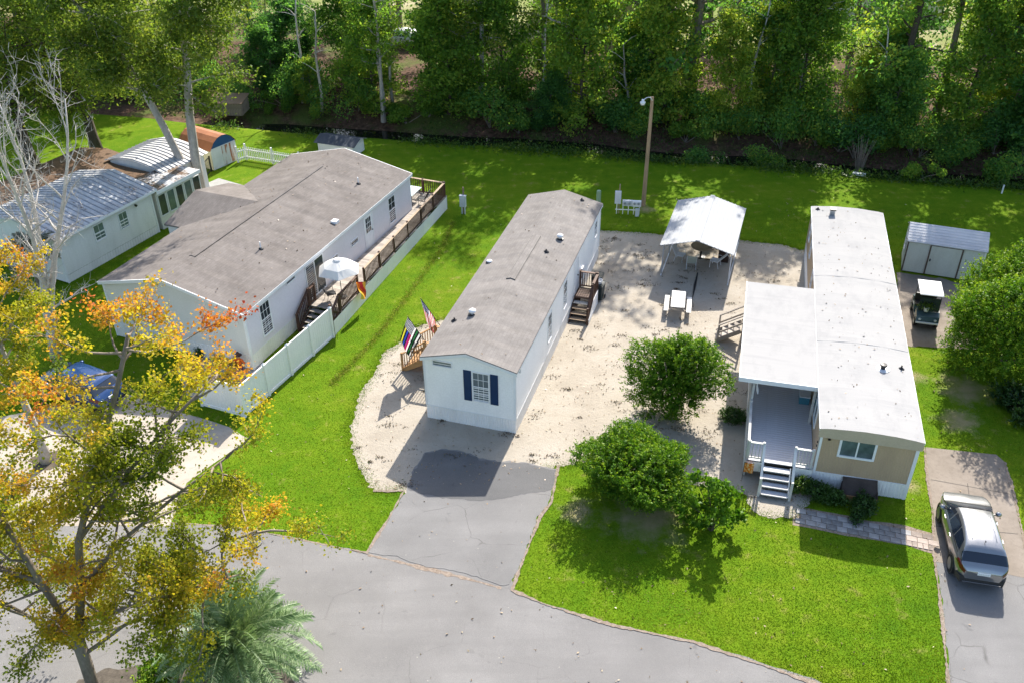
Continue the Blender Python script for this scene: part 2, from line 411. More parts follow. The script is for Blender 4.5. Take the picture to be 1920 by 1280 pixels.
# ------------------------------------------------------------------ ground sheets
# ditch frame: u along the ditch, d beyond its near edge
EU = Vector((0.9756, -0.2195, 0)); EN = Vector((0.2195, 0.9756, 0)); D0 = Vector((0, 66.3, 0))
def ud(x, y): v = Vector((x, y, 0)) - D0; return v.dot(EU), v.dot(EN)
def from_ud(u, d, z=0.0): p = D0 + EU * u + EN * d; return Vector((p.x, p.y, z))
_rw = random.Random(3); _ph = [(_rw.uniform(0.05, 0.5), _rw.uniform(0, 6.28), _rw.uniform(0.1, 0.35)) for _ in range(7)]
def wob(u): return sum(a * math.sin(f * u + p) for f, p, a in _ph)
def ditch_z(u, d):
    w = wob(u) * 0.6; dd = d + w
    fade = min(1.0, max(0.0, (u + 30) / 10))               # the ditch runs out on the left
    prof = [(-1.2, 0.0), (0.0, -0.12), (0.9, -1.05), (1.6, -1.45), (3.4, -1.5), (4.6, -0.9), (6.5, -0.15), (8.5, 0.12), (400, 0.15)]
    if dd <= prof[0][0]: return 0.0
    for (a, za), (b, zb) in zip(prof, prof[1:]):
        if dd <= b:
            t = (dd - a) / (b - a); t = t * t * (3 - 2 * t)
            return (za + (zb - za) * t) * fade
    return 0.15
def sheet_ud(us, ds, zf):
    V = [from_ud(u, d, zf(u, d)) for d in ds for u in us]; n = len(us)
    F = [(j * n + i, j * n + i + 1, (j + 1) * n + i + 1, (j + 1) * n + i) for j in range(len(ds) - 1) for i in range(n - 1)]
    return V, F
us = [-260, -160, -110] + [-80 + 1.2 * i for i in range(135)] + [110, 160, 260]
V, F = sheet_ud(us, [-140, -60, -30, -15, -8, -4, -2.4, -1.8, -1.2, -0.8, -0.4, 0.0, 0.4], ditch_z)
lawn = link('lawn', np_mesh('lawn', [tuple(v) for v in V], F, M['grass'], smooth=True)); tag(lawn, 'bright green mown lawn around the mobile homes', kind='structure')
V, F = sheet_ud(us, [0.4, 0.8, 1.2, 1.6, 2.2, 3, 3.6, 4.2, 5, 6, 7, 8, 10, 14, 20, 30, 45, 70, 120, 300, 700], ditch_z)
wood_floor = link('woodland_floor', np_mesh('woodland_floor', [tuple(v) for v in V], F, M['litter'], smooth=True)); tag(wood_floor, 'brown leaf litter bank and wood floor beyond the ditch', kind='structure')
V, F = sheet_ud([-22 + 4 * i for i in range(30)], [0.6, 4.6], lambda u, d: -1.12)
tag(link('ditch_water', np_mesh('ditch_water', [tuple(v) for v in V], F, M['water'])), 'dark still water in the drainage ditch', kind='structure')

def ragged(poly, step=0.25, amp=0.06, seed=1):
    """closed outline (world xy) resampled with small irregular wander"""
    rng = random.Random(seed); out = []; n = len(poly)
    for i in range(n):
        a, b = Vector(poly[i][:2]), Vector(poly[(i + 1) % n][:2]); L = (b - a).length; k = max(1, int(L / step)); nrm = Vector((-(b - a).y, (b - a).x)) / max(L, 1e-6)
        for j in range(k):
            out.append(a + (b - a) * (j / k) + nrm * (rng.gauss(0, amp * 0.7) + amp * 1.1 * (math.sin(j * 0.37 * step / 0.2 + i * 2.1) + 0.6 * math.sin(j * 1.13 + i))))
    return [(p.x, p.y) for p in out]

def flat_sheet(name, poly, z, mat, label=None, kind='structure', parent=None, thick=0.0):
    from mathutils.geometry import tessellate_polygon
    vs_ = [Vector((x, y, z)) for x, y in poly]
    tri = tessellate_polygon([vs_]); n = len(vs_); v = [tuple(p) for p in vs_]; f = [tuple(t) for t in tri]
    if thick:
        v += [(x, y, z - thick) for x, y in poly]; f += [(i, (i + 1) % n, (i + 1) % n + n, i + n) for i in range(n)]
    me = bpy.data.meshes.new(name); me.from_pydata(v, [], f); me.materials.append(mat); me.update()
    import bmesh
    bm = bmesh.new(); bm.from_mesh(me); bmesh.ops.recalc_face_normals(bm, faces=bm.faces); 
    bm.to_mesh(me); bm.free()
    o = link(name, me, parent)
    if parent is None: tag(o, label, kind=kind)
    return o
def P(pts, z=0.0): return [tuple(at(x, y, z).xy) for x, y in pts]

SAND = P([(822, 601), (785, 611), (750, 645), (719, 661), (702, 698), (677, 738), (655, 798), (659, 842), (684, 892), (700, 918), (722, 922), (745, 915), (770, 925), (960, 900), (1046, 872), (1096, 866), (1150, 872), (1290, 905), (1395, 925), (1405, 955), (1440, 970), (1490, 968), (1512, 950), (1560, 890), (1560, 700), (1530, 468), (1500, 470), (1462, 458), (1425, 455), (1385, 452), (1300, 446), (1240, 440), (1180, 436), (1128, 432), (1080, 440), (1000, 560)])
DRIVE = P([(761, 918), (777, 881), (796, 847), (828, 841), (869, 847), (899, 858), (942, 865), (984, 867), (1018, 874), (1043, 879), (1029, 941), (1009, 968), (965, 1083), (945, 1097), (892, 1083), (858, 1071), (800, 1060), (743, 1046), (690, 1035), (732, 968)])
ROAD_TOP = [(-140, 960), (0, 972), (200, 972), (300, 978), (440, 987), (560, 1010), (680, 1034), (760, 1036), (820, 1050), (900, 1068), (958, 1080), (968, 1106), (1010, 1128), (1150, 1170), (1300, 1200), (1420, 1240), (1560, 1285)]
ROAD = P(ROAD_TOP) + [(14.0, 17.4), (24, 12.0), (24, 3.0), (10, 9.0), (0.5, 13.5), (-5.0, 15.2), (-12, 16.0), (-20, 17.0), (-40, 18.0), (-40, 30)]
CDRIVE = P([(1735, 838), (1868, 852), (1884, 866), (1900, 930), (1926, 1050), (1930, 1085), (1870, 1072), (1756, 1053), (1750, 960), (1741, 900)])
APRON = P([(1754, 1046), (1870, 1066), (1932, 1080), (1965, 1290), (1782, 1290), (1766, 1130)])
PAD = P([(1680, 512), (1760, 522), (1850, 545), (1850, 600), (1835, 655), (1770, 653), (1700, 648), (1690, 600)])
LEFTC = P([(225, 735), (300, 760), (430, 800), (468, 822), (400, 868), (352, 905), (318, 985), (-80, 985), (-80, 800), (60, 770)])
flat_sheet('sand_yard', ragged(SAND, 0.09, 0.05, 2), 0.008, M['sand'], 'pale sandy yard around the white mobile home and carport')
flat_sheet('road', ragged(ROAD, 0.3, 0.03, 4), 0.010, M['road'], 'grey asphalt road across the bottom of the picture')
flat_sheet('asphalt_driveway', ragged(DRIVE, 0.16, 0.035, 5), 0.022, M['drive'], 'cracked dark asphalt driveway in front of the white mobile home', thick=0.02)
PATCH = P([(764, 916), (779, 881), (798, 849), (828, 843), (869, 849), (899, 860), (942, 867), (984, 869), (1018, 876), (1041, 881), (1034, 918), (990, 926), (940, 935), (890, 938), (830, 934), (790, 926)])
flat_sheet('asphalt_patch', ragged(PATCH, 0.14, 0.03, 15), 0.0265, asphalt_mat('darker_asphalt', (0.125, 0.124, 0.124), 0.3, 0.1), 'darker asphalt patch at the head of the driveway')  # thin sheet, darker in tone than the driveway around it
cd = flat_sheet('concrete_driveway', CDRIVE, 0.016, M['conc'], 'stained concrete driveway under the silver car')
flat_sheet('asphalt_apron', ragged(APRON, 0.2, 0.03, 6), 0.012, M['drive'], 'asphalt apron between concrete driveway and road')
flat_sheet('parking_pad', ragged(PAD, 0.2, 0.04, 8), 0.012, M['conc'], 'brownish concrete pad under the golf cart')
flat_sheet('concrete_parking', ragged(LEFTC, 0.4, 0.02, 9), 0.012, M['conc_cream'], 'cream concrete parking area under the orange maple')
BED = [(-14.8, 19.6), (-14.0, 20.1), (-12.6, 20.4), (-10.6, 20.9), (-8.6, 20.6), (-7.4, 19.8), (-7.2, 18.2), (-9, 17.6), (-13, 17.6), (-15, 18.2)]
flat_sheet('planting_bed', ragged(BED, 0.15, 0.06, 13), 0.018, plain('bark_mulch', (0.085, 0.072, 0.058), 0.95, 0.4, 3.0, 25.0, world_space=True), 'brown mulched planting bed under the maple and palm')
RING = [(-20.4 + 0.75 * math.cos(k * 0.52), 31.0 + 0.65 * math.sin(k * 0.52)) for k in range(12)]
flat_sheet('tree_pit', ragged(RING, 0.12, 0.05, 17), 0.0165, plain('tree_pit_soil', (0.09, 0.072, 0.052), 0.95, 0.4, 3.0, 25.0, world_space=True), 'round soil pit around the smaller maple trunk')
# joints scored across the concrete drive, as narrow dark sealant strips
JM = plain('joint_sealant', (0.09, 0.08, 0.07), 0.9)
for (p, q) in (((1745, 898), (1893, 925)), ((1814, 905), (1818, 935)), ((1752, 985), (1908, 1000))):
    piece_between('joint', at(*p, 0.019), at(*q, 0.019), 0.03, 0.003, JM, cd)

# pine-straw edging along the asphalt
def strip(name, pts, w, z, seed, label):
    rng = random.Random(seed); L = []; Rr = []
    pts = [at(*p) for p in pts]; dens = []
    for a, b in zip(pts, pts[1:]):
        k = max(1, int((b - a).length / 0.12)); dens += [a + (b - a) * (j / k) for j in range(k)]
    dens.append(pts[-1])
    for i, p in enumerate(dens):
        d = (dens[min(i + 1, len(dens) - 1)] - dens[max(i - 1, 0)]).normalized(); n = Vector((-d.y, d.x, 0))
        ww = 0.5 * w * (0.45 + 0.35 * math.sin(i * 0.21 + seed) + rng.uniform(0, 0.75))
        L.append(p + n * ww * rng.uniform(0.4, 0.7)); Rr.append(p - n * ww * rng.uniform(0.4, 0.7))
    V = [(p.x, p.y, z) for p in L] + [(p.x, p.y, z) for p in Rr]; n = len(L)
    tag(link(name, np_mesh(name, V, [(i, i + 1, n + i + 1, n + i) for i in range(n - 1)], M['straw'])), label, kind='structure')
strip('straw_edge', [(700, 920), (757, 920), (731, 968), (688, 1036), (660, 1030)], 0.22, 0.028, 1, 'straw litter along the left edge of the asphalt driveway')
strip('straw_edge', [(1047, 872), (1034, 941), (1013, 968), (968, 1083), (960, 1106), (1020, 1132), (1150, 1172), (1300, 1203), (1420, 1243), (1540, 1285)], 0.24, 0.028, 2, 'straw litter along the right edge of the driveway and the road')
strip('straw_edge', [(690, 1040), (745, 1052), (800, 1066), (860, 1080), (940, 1102)], 0.30, 0.0145, 3, 'straw and dust in the seam between driveway and road')
strip('straw_edge', [(1733, 838), (1739, 900), (1748, 960), (1752, 1050), (1763, 1130), (1779, 1290)], 0.22, 0.027, 4, 'straw litter along the left edge of the concrete driveway')
strip('straw_edge', [(1884, 866), (1902, 930), (1928, 1050)], 0.22, 0.027, 5, 'straw litter along the right edge of the concrete driveway')
strip('straw_edge', [(200, 972), (300, 978), (440, 987), (560, 1010), (690, 1038)], 0.16, 0.014, 6, 'straw litter between road and left lawn')

# paver walk in front of the tan trailer
walk_poly = P([(1488, 948), (1560, 962), (1699, 985), (1752, 1000), (1752, 1038), (1699, 1022), (1621, 1008), (1488, 984)])
walk = flat_sheet('paver_walk', ragged(walk_poly, 0.3, 0.03, 12), 0.006, M['straw'], 'paver walkway from the trailer steps to the concrete driveway')
wa, wb = at(1500, 954), at(1749, 1004); wdir = (wb - wa).normalized(); wn_ = Vector((wdir.y, -wdir.x, 0)); wyaw = math.atan2(wdir.y, wdir.x)
rp_ = random.Random(5); wl_ = (wb - wa).length
for r_ in range(3):
    s_ = -0.15 + 0.2 * (r_ % 2)
    while s_ < wl_ - 0.1:
        ln = (0.4 if r_ != 2 or s_ < 3.8 else 0.2)
        p = wa + wdir * (s_ + ln / 2) + wn_ * (0.12 + 0.29 * r_)
        piece('paver', (ln - 0.025, 0.265, 0.03), M['paver'] if s_ < 3.9 else M['paver_warm'], walk, (p.x, p.y, 0.018 + rp_.uniform(-0.004, 0.004)), (0, 0, wyaw + rp_.uniform(-0.04, 0.04)))
        s_ += ln
# patio inside the white fence
pat = flat_sheet('patio', P([(330, 690), (400, 640), (520, 690), (452, 720), (400, 735), (352, 745)]), 0.010, M['conc_grey'], 'grey patio slab inside the white fence corner')
rp_ = random.Random(9); c0 = at(418, 698)
for i in range(6):
    for j in range(4):
        if rp_.random() < 0.12: continue
        p = c0 + Vector((math.cos(0.39), -math.sin(0.39), 0)) * (i * 0.42 - 0.9) + Vector((math.sin(0.39), math.cos(0.39), 0)) * (j * 0.42 - 0.9)
        piece('paving_slab', (0.38, 0.38, 0.03), M['paver'], pat, (p.x, p.y, 0.02), (0, 0, -0.387 + rp_.uniform(-0.05, 0.05)))

# ------------------------------------------------------------------ building helpers
def wall_maps(W, L):
    return {'front': lambda a, b, c: (a, -b, c), 'rear': lambda a, b, c: (a, L + b, c),
            'left': lambda a, b, c: (-b, a, c), 'right': lambda a, b, c: (W + b, a, c)}

def lap_wall(parent, M_, a0, a1, c0, top, mat, pitch=0.125, depth=0.024, name='siding_wall'):
    """horizontal lap siding; top is a height or a list of (a, c) gable points"""
    mb = MB(M_)
    tops = [(a0, top), (a1, top)] if not hasattr(top, '__len__') else top
    def span(c):
        if c <= min(tops[0][1], tops[-1][1]): return a0, a1
        lo, hi = a0, a1
        for (p, q) in zip(tops, tops[1:]):
            if (p[1] - c) * (q[1] - c) < 0:
                a = p[0] + (q[0] - p[0]) * (c - p[1]) / (q[1] - p[1])
                if q[1] > p[1]: lo = a
                else: hi = a
        return lo, hi
    cmax = max(t[1] for t in tops); c = c0
    while c < cmax - 0.01:
        c2 = min(c + pitch, cmax - 0.002)
        l0, h0 = span(c + 1e-4); l1, h1 = span(c2)
        mb.add([(l0, depth, c), (h0, depth, c), (h1, 0.001, c2), (l1, 0.001, c2)], [(0, 1, 2, 3)])
        mb.add([(l0, 0, c), (h0, 0, c), (h0, depth, c), (l0, depth, c)], [(0, 1, 2, 3)])
        c = c2
    return mb.build(name, mat, parent)

def rib_wall(parent, M_, a0, a1, c0, c1, mat, pitch=0.14, depth=0.018, name='skirting', out=0.0):
    mb = MB(M_); a = a0
    while a < a1 - 1e-3:
        e = min(a + pitch, a1); m = a + (e - a) * 0.62
        for (p, bp, q, bq) in ((a, out, a + 0.02, out + depth), (a + 0.02, out + depth, m, out + depth), (m, out + depth, m + 0.02, out), (m + 0.02, out, e, out)):
            mb.add([(p, bp, c0), (q, bq, c0), (q, bq, c1), (p, bp, c1)], [(0, 1, 2, 3)])
        a = e
    return mb.build(name, mat, parent)

def window(parent, M_, a0, a1, c0, c1, cols=3, rows=2, sash=True, frame=None, glass=None, fw=0.06, b0=0.0, slider=False, bars=True):
    frame = frame or M['trim']; glass = glass or M['glass']
    mb = MB(M_)
    mb.box(a0 - fw, a0, b0, b0 + 0.05, c0 - fw, c1 + fw).box(a1, a1 + fw, b0, b0 + 0.05, c0 - fw, c1 + fw)
    mb.box(a0, a1, b0, b0 + 0.05, c1, c1 + fw).box(a0, a1, b0, b0 + 0.065, c0 - fw, c0)
    w = mb.build('window', frame, parent)
    if slider:
        m = (a0 + a1) / 2
        MB(M_).box(m - 0.03, m + 0.03, b0, b0 + 0.045, c0, c1).build('sash_rail', frame, w)
        for (p, q, d) in ((a0, m - 0.03, 0.02), (m + 0.03, a1, 0.026)):
            MB(M_).box(p, q, b0, b0 + d, c0, c1).build('pane', glass, w)
        return w
    if sash:
        m = (c0 + c1) / 2
        MB(M_).box(a0, a1, b0, b0 + 0.042, m - 0.025, m + 0.025).build('sash_rail', frame, w)
        sp = ((c0, m - 0.025, 0.018), (m + 0.025, c1, 0.026))
    else: sp = ((c0, c1, 0.02),)
    for (p, q, d) in sp:
        MB(M_).box(a0, a1, b0, b0 + d, p, q).build('pane', glass, w)
        if bars and cols > 1:
            mb = MB(M_)
            for i in range(1, cols):
                x = a0 + (a1 - a0) * i / cols; mb.box(x - 0.009, x + 0.009, b0 + d, b0 + d + 0.008, p, q)
            for j in range(1, rows):
                z = p + (q - p) * j / rows; mb.box(a0, a1, b0 + d, b0 + d + 0.01, z - 0.009, z + 0.009)
            mb.build('glazing_bars', frame, w)
    return w

def gable_roof(parent, W, L, E, Rz, rx, mat, ov=0.12, ovl=0.12, th=0.09, name='roof', wave=0.0, seed=1):
    """shingled gable roof, ridge along y at x=rx; faint sag between the trusses"""
    n = int(L / 0.4); rng = random.Random(seed); V = []; Fc = []
    k1 = (Rz - E) / (rx + ov); k2 = (Rz - E) / (W + ov - rx)
    xs = [(-ov, E), (rx * 0.5, None), (rx, Rz), ((W + rx) / 2, None), (W + ov, E)]
    ph = rng.uniform(0, 6)
    for i in range(n + 1):
        y = -ovl + (L + 2 * ovl) * i / n
        s = wave * (math.sin(y * 5.2 + ph) * 0.5 + 0.5) * (1 if 0 < i < n else 0)
        for j, (x, z) in enumerate(xs):
            if j == 1: z = E + k1 * (x + ov) - s
            elif j == 3: z = E + k2 * (W + ov - x) - s
            elif j == 2: z = Rz - s * 0.5
            V.append((x, y, z))
        for (x, z) in ((W + ov, E - th), (rx, Rz - th), (-ov, E - th)): V.append((x, y, z))
    m = 8
    for i in range(n):
        for j in range(m):
            a, b = i * m + j, i * m + (j + 1) % m
            Fc.append((a, b, b + m, a + m))
    Fc.append(tuple(range(m))); Fc.append(tuple(range(n * m, n * m + m))[::-1])
    mb = MB().add(V, Fc); o = mb.build(name, mat, parent)
    return o
def roof_z(x, W, E, Rz, rx, ov=0.12):
    return E + (Rz - E) * ((x + ov) / (rx + ov) if x < rx else (W + ov - x) / (W + ov - rx))

def vent_cap(parent, x, y, z, r=0.16, h=0.28, mat=None):
    o = MB().lathe((x, y, z - 0.05), [(r * 0.55, 0), (r * 0.55, h * 0.55), (r, h * 0.6), (r * 1.02, h * 0.85), (r * 0.6, h * 1.05), (0.001, h * 1.08)], 12).build('roof_vent', mat or M['trim'], parent, smooth=True)
    MB().lathe((x, y, z - 0.015), [(r * 1.25, 0.0), (r * 1.2, 0.03), (r * 0.5, 0.045)], 12).build('flashing', M['black'], o)
    return o
def vent_pipe(parent, x, y, z, h=0.25, r=0.035):
    o = MB().tube([(x, y, z - 0.1), (x, y, z + h)], [r, r], 8).build('vent_pipe', M['trim'] if h > 0.26 else M['black'], parent)
    MB().lathe((x, y, z - 0.03), [(0.16, 0), (0.12, 0.05), (0.05, 0.1)], 8).build('pipe_boot', M['black'], o)

def railing(parent, p, q, h, post_mat, top_mat, bal_mat, gap=0.13, post_every=1.8, bal=0.035, z_bottom=0.08, post_w=0.09, posts=True, post_down=0.0, cap=0.14):
    """posts, rails and single balusters from p to q (floor points); works on slopes too"""
    p, q = Vector(p), Vector(q); d = q - p; L = Vector((d.x, d.y, 0)).length
    n = max(1, round(L / post_every)); up = Vector((0, 0, 1))
    if posts:
        for i in range(n + 1):
            b = p + d * (i / n)
            piece('post', (post_w, post_w, h + 0.06 + post_down), post_mat, parent, b + up * ((h + 0.06 - post_down) / 2), (0, 0, math.atan2(d.y, d.x)))
    piece_between('top_rail', p + up * (h - 0.02), q + up * (h - 0.02), cap, 0.04, top_mat, parent)
    piece_between('bottom_rail', p + up * (z_bottom + 0.03), q + up * (z_bottom + 0.03), 0.05, 0.07, bal_mat, parent)
    k = int(L / gap)
    for i in range(1, k):
        b = p + d * (i / k)
        piece('baluster', (bal, bal, h - z_bottom - 0.06), bal_mat, parent, b + up * ((h + z_bottom) / 2), (0, 0, math.atan2(d.y, d.x)))

# ------------------------------------------------------------------ white single-wide home (centre)
W1, L1, E1, R1, RX1, YAW1 = 4.25, 17.2, 3.457, 4.045, 2.05, R(17.2)
h1 = thing('mobile_home', 'white single-wide mobile home with taupe shingle roof and navy shutters', 'mobile home', (-3.939, 33.781, 0), -YAW1)
wm = wall_maps(W1, L1); SK = 0.8
gt = [(0, E1 - 0.1), (RX1, R1 - 0.1), (W1, E1 - 0.1)]
lap_wall(h1, wm['front'], 0, W1, SK, gt, M['vinyl']); lap_wall(h1, wm['rear'], 0, W1, SK, gt, M['vinyl'])
lap_wall(h1, wm['left'], 0, L1, SK, E1 - 0.06, M['vinyl']); lap_wall(h1, wm['right'], 0, L1, SK, E1 - 0.06, M['vinyl'])
for k in ('front', 'rear'): rib_wall(h1, wm[k], 0, W1, 0, SK - 0.04, M['vinyl_skirt'], 0.13, 0.012)
for k in ('left', 'right'): rib_wall(h1, wm[k], 0, L1, 0, SK - 0.04, M['vinyl_skirt'], 0.13, 0.012)
for k, e in (('front', W1), ('rear', W1), ('left', L1), ('right', L1)):
    MB(wm[k]).box(-0.03, e + 0.03, 0.0, 0.03, SK - 0.05, SK).build('base_trim', M['trim'], h1)
    MB(wm[k]).box(-0.035, 0.07, 0.0, 0.035, SK, E1 - 0.08).build('corner_trim', M['trim'], h1)
    MB(wm[k]).box(e - 0.07, e + 0.035, 0.0, 0.036, SK, E1 - 0.08).build('corner_trim', M['trim'], h1)
roof1 = gable_roof(h1, W1, L1, E1, R1, RX1, M['shingle1'], 0.12, 0.12, 0.06, wave=0.03, seed=2)
for k, y in (('front', -0.125), ('rear', L1 + 0.125)):
    mb = MB()
    for (xa, xb) in ((-0.12, RX1), (RX1, W1 + 0.12)):
        za, zb = (E1, R1) if xa < RX1 - 1 else (R1, E1)
        s = 0.02 if k == 'front' else -0.02
        mb.add([(xa, y, za - 0.05), (xb, y, zb - 0.05), (xb, y, zb - 0.2), (xa, y, za - 0.2), (xa, y + 0.12 * (1 if k == 'front' else -1), za - 0.05), (xb, y + 0.12 * (1 if k == 'front' else -1), zb - 0.05), (xb, y + 0.12 * (1 if k == 'front' else -1), zb - 0.2), (xa, y + 0.12 * (1 if k == 'front' else -1), za - 0.2)],
               [(0, 1, 2, 3), (4, 7, 6, 5), (3, 2, 6, 7), (0, 4, 5, 1), (0, 3, 7, 4), (1, 5, 6, 2)])
    mb.build('gable_fascia', M['trim'], h1)
for x in (-0.10, W1 + 0.10):
    MB().box(x - 0.012, x + 0.012, -0.11, L1 + 0.11, E1 - 0.17, E1 - 0.062).build('eave_fascia', M['trim'], h1)
# ridge vent outlined by dark shadow gaps
MB().add([(RX1 - 0.2, 6.6, R1 - 0.02), (RX1 + 0.2, 6.6, R1 - 0.02), (RX1 + 0.2, 11.35, R1 - 0.02), (RX1 - 0.2, 11.35, R1 - 0.02), (RX1, 6.6, R1 + 0.035), (RX1, 11.35, R1 + 0.035)], [(0, 4, 5, 3), (4, 1, 2, 5), (0, 1, 4), (2, 3, 5)]).build('ridge_vent', M['shingle1'], roof1)
for s in (-1, 1):
    MB().box(RX1 + s * 0.21 - 0.02, RX1 + s * 0.21 + 0.02, 6.58, 11.37, R1 - 0.09, R1 - 0.028).build('vent_slot', M['black'], roof1)
for (x, y, big) in ((1.19, 3.31, 1), (3.2, 11.84, 1), (0.25, 8.72, 0)):
    vent_cap(roof1, x, y, roof_z(x, W1, E1, R1, RX1), 0.17 if big else 0.15, 0.3 if big else 0.14)
for (x, y) in ((0.45, 2.86), (2.9, 10.11), (3.22, 16.81)): vent_pipe(roof1, x, y, roof_z(x, W1, E1, R1, RX1), 0.16)
w = window(h1, wm['front'], 2.32, 3.02, 1.53, 3.03, 3, 2, glass=M['glass_blind'])
for (a, b) in ((1.87, 2.23), (3.11, 3.47)):
    mb = MB(wm['front']).box(a, b, 0.014, 0.045, 1.45, 3.09)
    s_ = mb.build('shutter', M['navy'], h1)
    MB(wm['front']).box(a + 0.05, b - 0.05, 0.045, 0.052, 1.52, 2.2).box(a + 0.05, b - 0.05, 0.045, 0.052, 2.32, 3.02).build('shutter_panel', M['navy'], s_)
window(h1, wm['front'], 0.46, 1.32, 3.1, 3.32, 1, 1, sash=False, glass=M['glass_teal'], fw=0.04)
for (a0, a1, c0, c1, n) in ((5.45, 6.05, 1.42, 2.85, 3), (8.5, 9.15, 1.5, 2.95, 3), (15.7, 16.25, 2.0, 2.9, 2)):
    window(h1, wm['right'], a0, a1, c0, c1, n, 2)
for (a0, a1, c0, c1) in ((1.5, 2.2, 1.5, 2.95), (7.6, 8.3, 1.5, 2.95), (13, 13.8, 1.5, 2.9)):
    window(h1, wm['left'], a0, a1, c0, c1, 3, 2)
def panel_door(parent, M_, a0, a1, c0, c1, lite=False, mat=None, frame=None, side=1):
    d = MB(M_).box(a0 - 0.06, a0, 0, 0.05, c0, c1 + 0.06).box(a1, a1 + 0.06, 0, 0.05, c0, c1 + 0.06).box(a0, a1, 0, 0.05, c1, c1 + 0.06).box(a0, a1, 0, 0.025, c0, c1).build('door', mat or M['trim'], parent)
    m = (a0 + a1) / 2; h = c1 - c0
    if lite:
        MB(M_).box(a0 + 0.17, a1 - 0.17, 0.025, 0.032, c0 + h * 0.47, c1 - 0.15).build('pane', M['glass'], d)
        mb = MB(M_)
        for i in (1, 2):
            x = a0 + 0.17 + (a1 - a0 - 0.34) * i / 3; mb.box(x - 0.012, x + 0.012, 0.032, 0.04, c0 + h * 0.47, c1 - 0.15)
            z = c0 + h * 0.47 + (h * 0.53 - 0.15) * i / 3; mb.box(a0 + 0.17, a1 - 0.17, 0.032, 0.042, z - 0.012, z + 0.012)
        mb.build('glazing_bars', M['trim'], d)
    MB(M_).box(a0 + 0.14, m - 0.06, 0.025, 0.036, c0 + 0.15, c0 + h * 0.4).box(m + 0.06, a1 - 0.14, 0.025, 0.036, c0 + 0.15, c0 + h * 0.4).build('door_panel', mat or M['trim'], d)
    k = a1 - 0.08 if side > 0 else a0 + 0.08
    MB(M_).tube([(k, 0.025, c0 + h * 0.47), (k, 0.09, c0 + h * 0.47)], [0.03, 0.035], 8).build('handle', M['black'], d)
    return d
panel_door(h1, wm['right'], 10.85, 11.65, 0.98, 2.85)
panel_door(h1, wm['left'], 3.4, 4.25, 0.98, 2.9)
MB(wm['right']).box(0.5, 0.58, 0.014, 0.09, 3.02, 3.2).build('flood_light', M['pale_grey'], h1)
MB(wm['right']).box(12.2, 12.6, 0.014, 0.16, 1.3, 1.9).build('meter_box', M['pale_grey'], h1)

# entrance steps on the right side of the white home
st = thing('entrance_steps', 'dark brown wooden entrance steps with landing beside the white home', 'steps', h1.location.copy(), -YAW1)
DZ = 0.92
x0, x1 = W1 + 0.06, W1 + 1.1
for i in range(7):
    piece('deck_board', (x1 - x0, 0.14, 0.035), M['wood_top'] if i > 5 else M['wood_dark'], st, ((x0 + x1) / 2, 10.78 + 0.165 * i + 0.07, DZ))
for x in (x0 + 0.02, x1 - 0.02):
    piece('side_skirt', (0.03, 1.2, DZ - 0.05), M['trim'] if x > x1 - 0.1 else M['wood_dark'], st, (x + (0.03 if x > x1 - 0.1 else 0), 11.37, (DZ - 0.05) / 2 + 0.01))
for i in range(4):
    z = DZ * (4 - i) / 5; y = 10.62 - 0.26 * i
    piece('tread', (x1 - x0, 0.27, 0.04), M['wood_white'] if i == 0 else M['wood_top'], st, ((x0 + x1) / 2, y, z))
    piece('riser', (x1 - x0 - 0.02, 0.025, DZ / 5 - 0.03), M['wood_dark'], st, ((x0 + x1) / 2, y + 0.13, z - DZ / 10))
for x in (x0 + 0.02, x1 - 0.02):
    MB().add([(x - 0.02, 10.76, DZ), (x - 0.02, 10.76, 0), (x - 0.02, 9.6, 0), (x - 0.02, 9.6, 0.12), (x + 0.02, 10.76, DZ), (x + 0.02, 10.76, 0), (x + 0.02, 9.6, 0), (x + 0.02, 9.6, 0.12)], [(0, 1, 2, 3), (4, 7, 6, 5), (0, 3, 7, 4), (2, 1, 5, 6), (3, 2, 6, 7)]).build('stringer', M['wood_dark'], st)
MB().box(x1 + 0.01, x1 + 0.03, 9.75, 10.75, 0.02, 0.3).add([(x1 + 0.02, 9.75, 0.3), (x1 + 0.02, 10.75, 0.3), (x1 + 0.02, 10.75, DZ)], [(0, 1, 2)]).build('side_board', M['trim'], st)
railing(st, (x1 - 0.03, 10.8, DZ), (x1 - 0.03, 11.95, DZ), 0.98, M['wood_dark'], M['wood_dark'], M['wood_dark'], 0.12, 1.2, post_down=DZ - 0.02)
railing(st, (x0 + 0.05, 11.95, DZ), (x1 - 0.12, 11.95, DZ), 0.98, M['wood_dark'], M['wood_dark'], M['wood_dark'], 0.12, 1.2, post_down=DZ - 0.02)
railing(st, (x1 - 0.03, 9.62, 0.05), (x1 - 0.03, 10.72, DZ - 0.02), 0.95, M['wood_dark'], M['wood_dark'], M['wood_dark'], 0.12, 1.2)

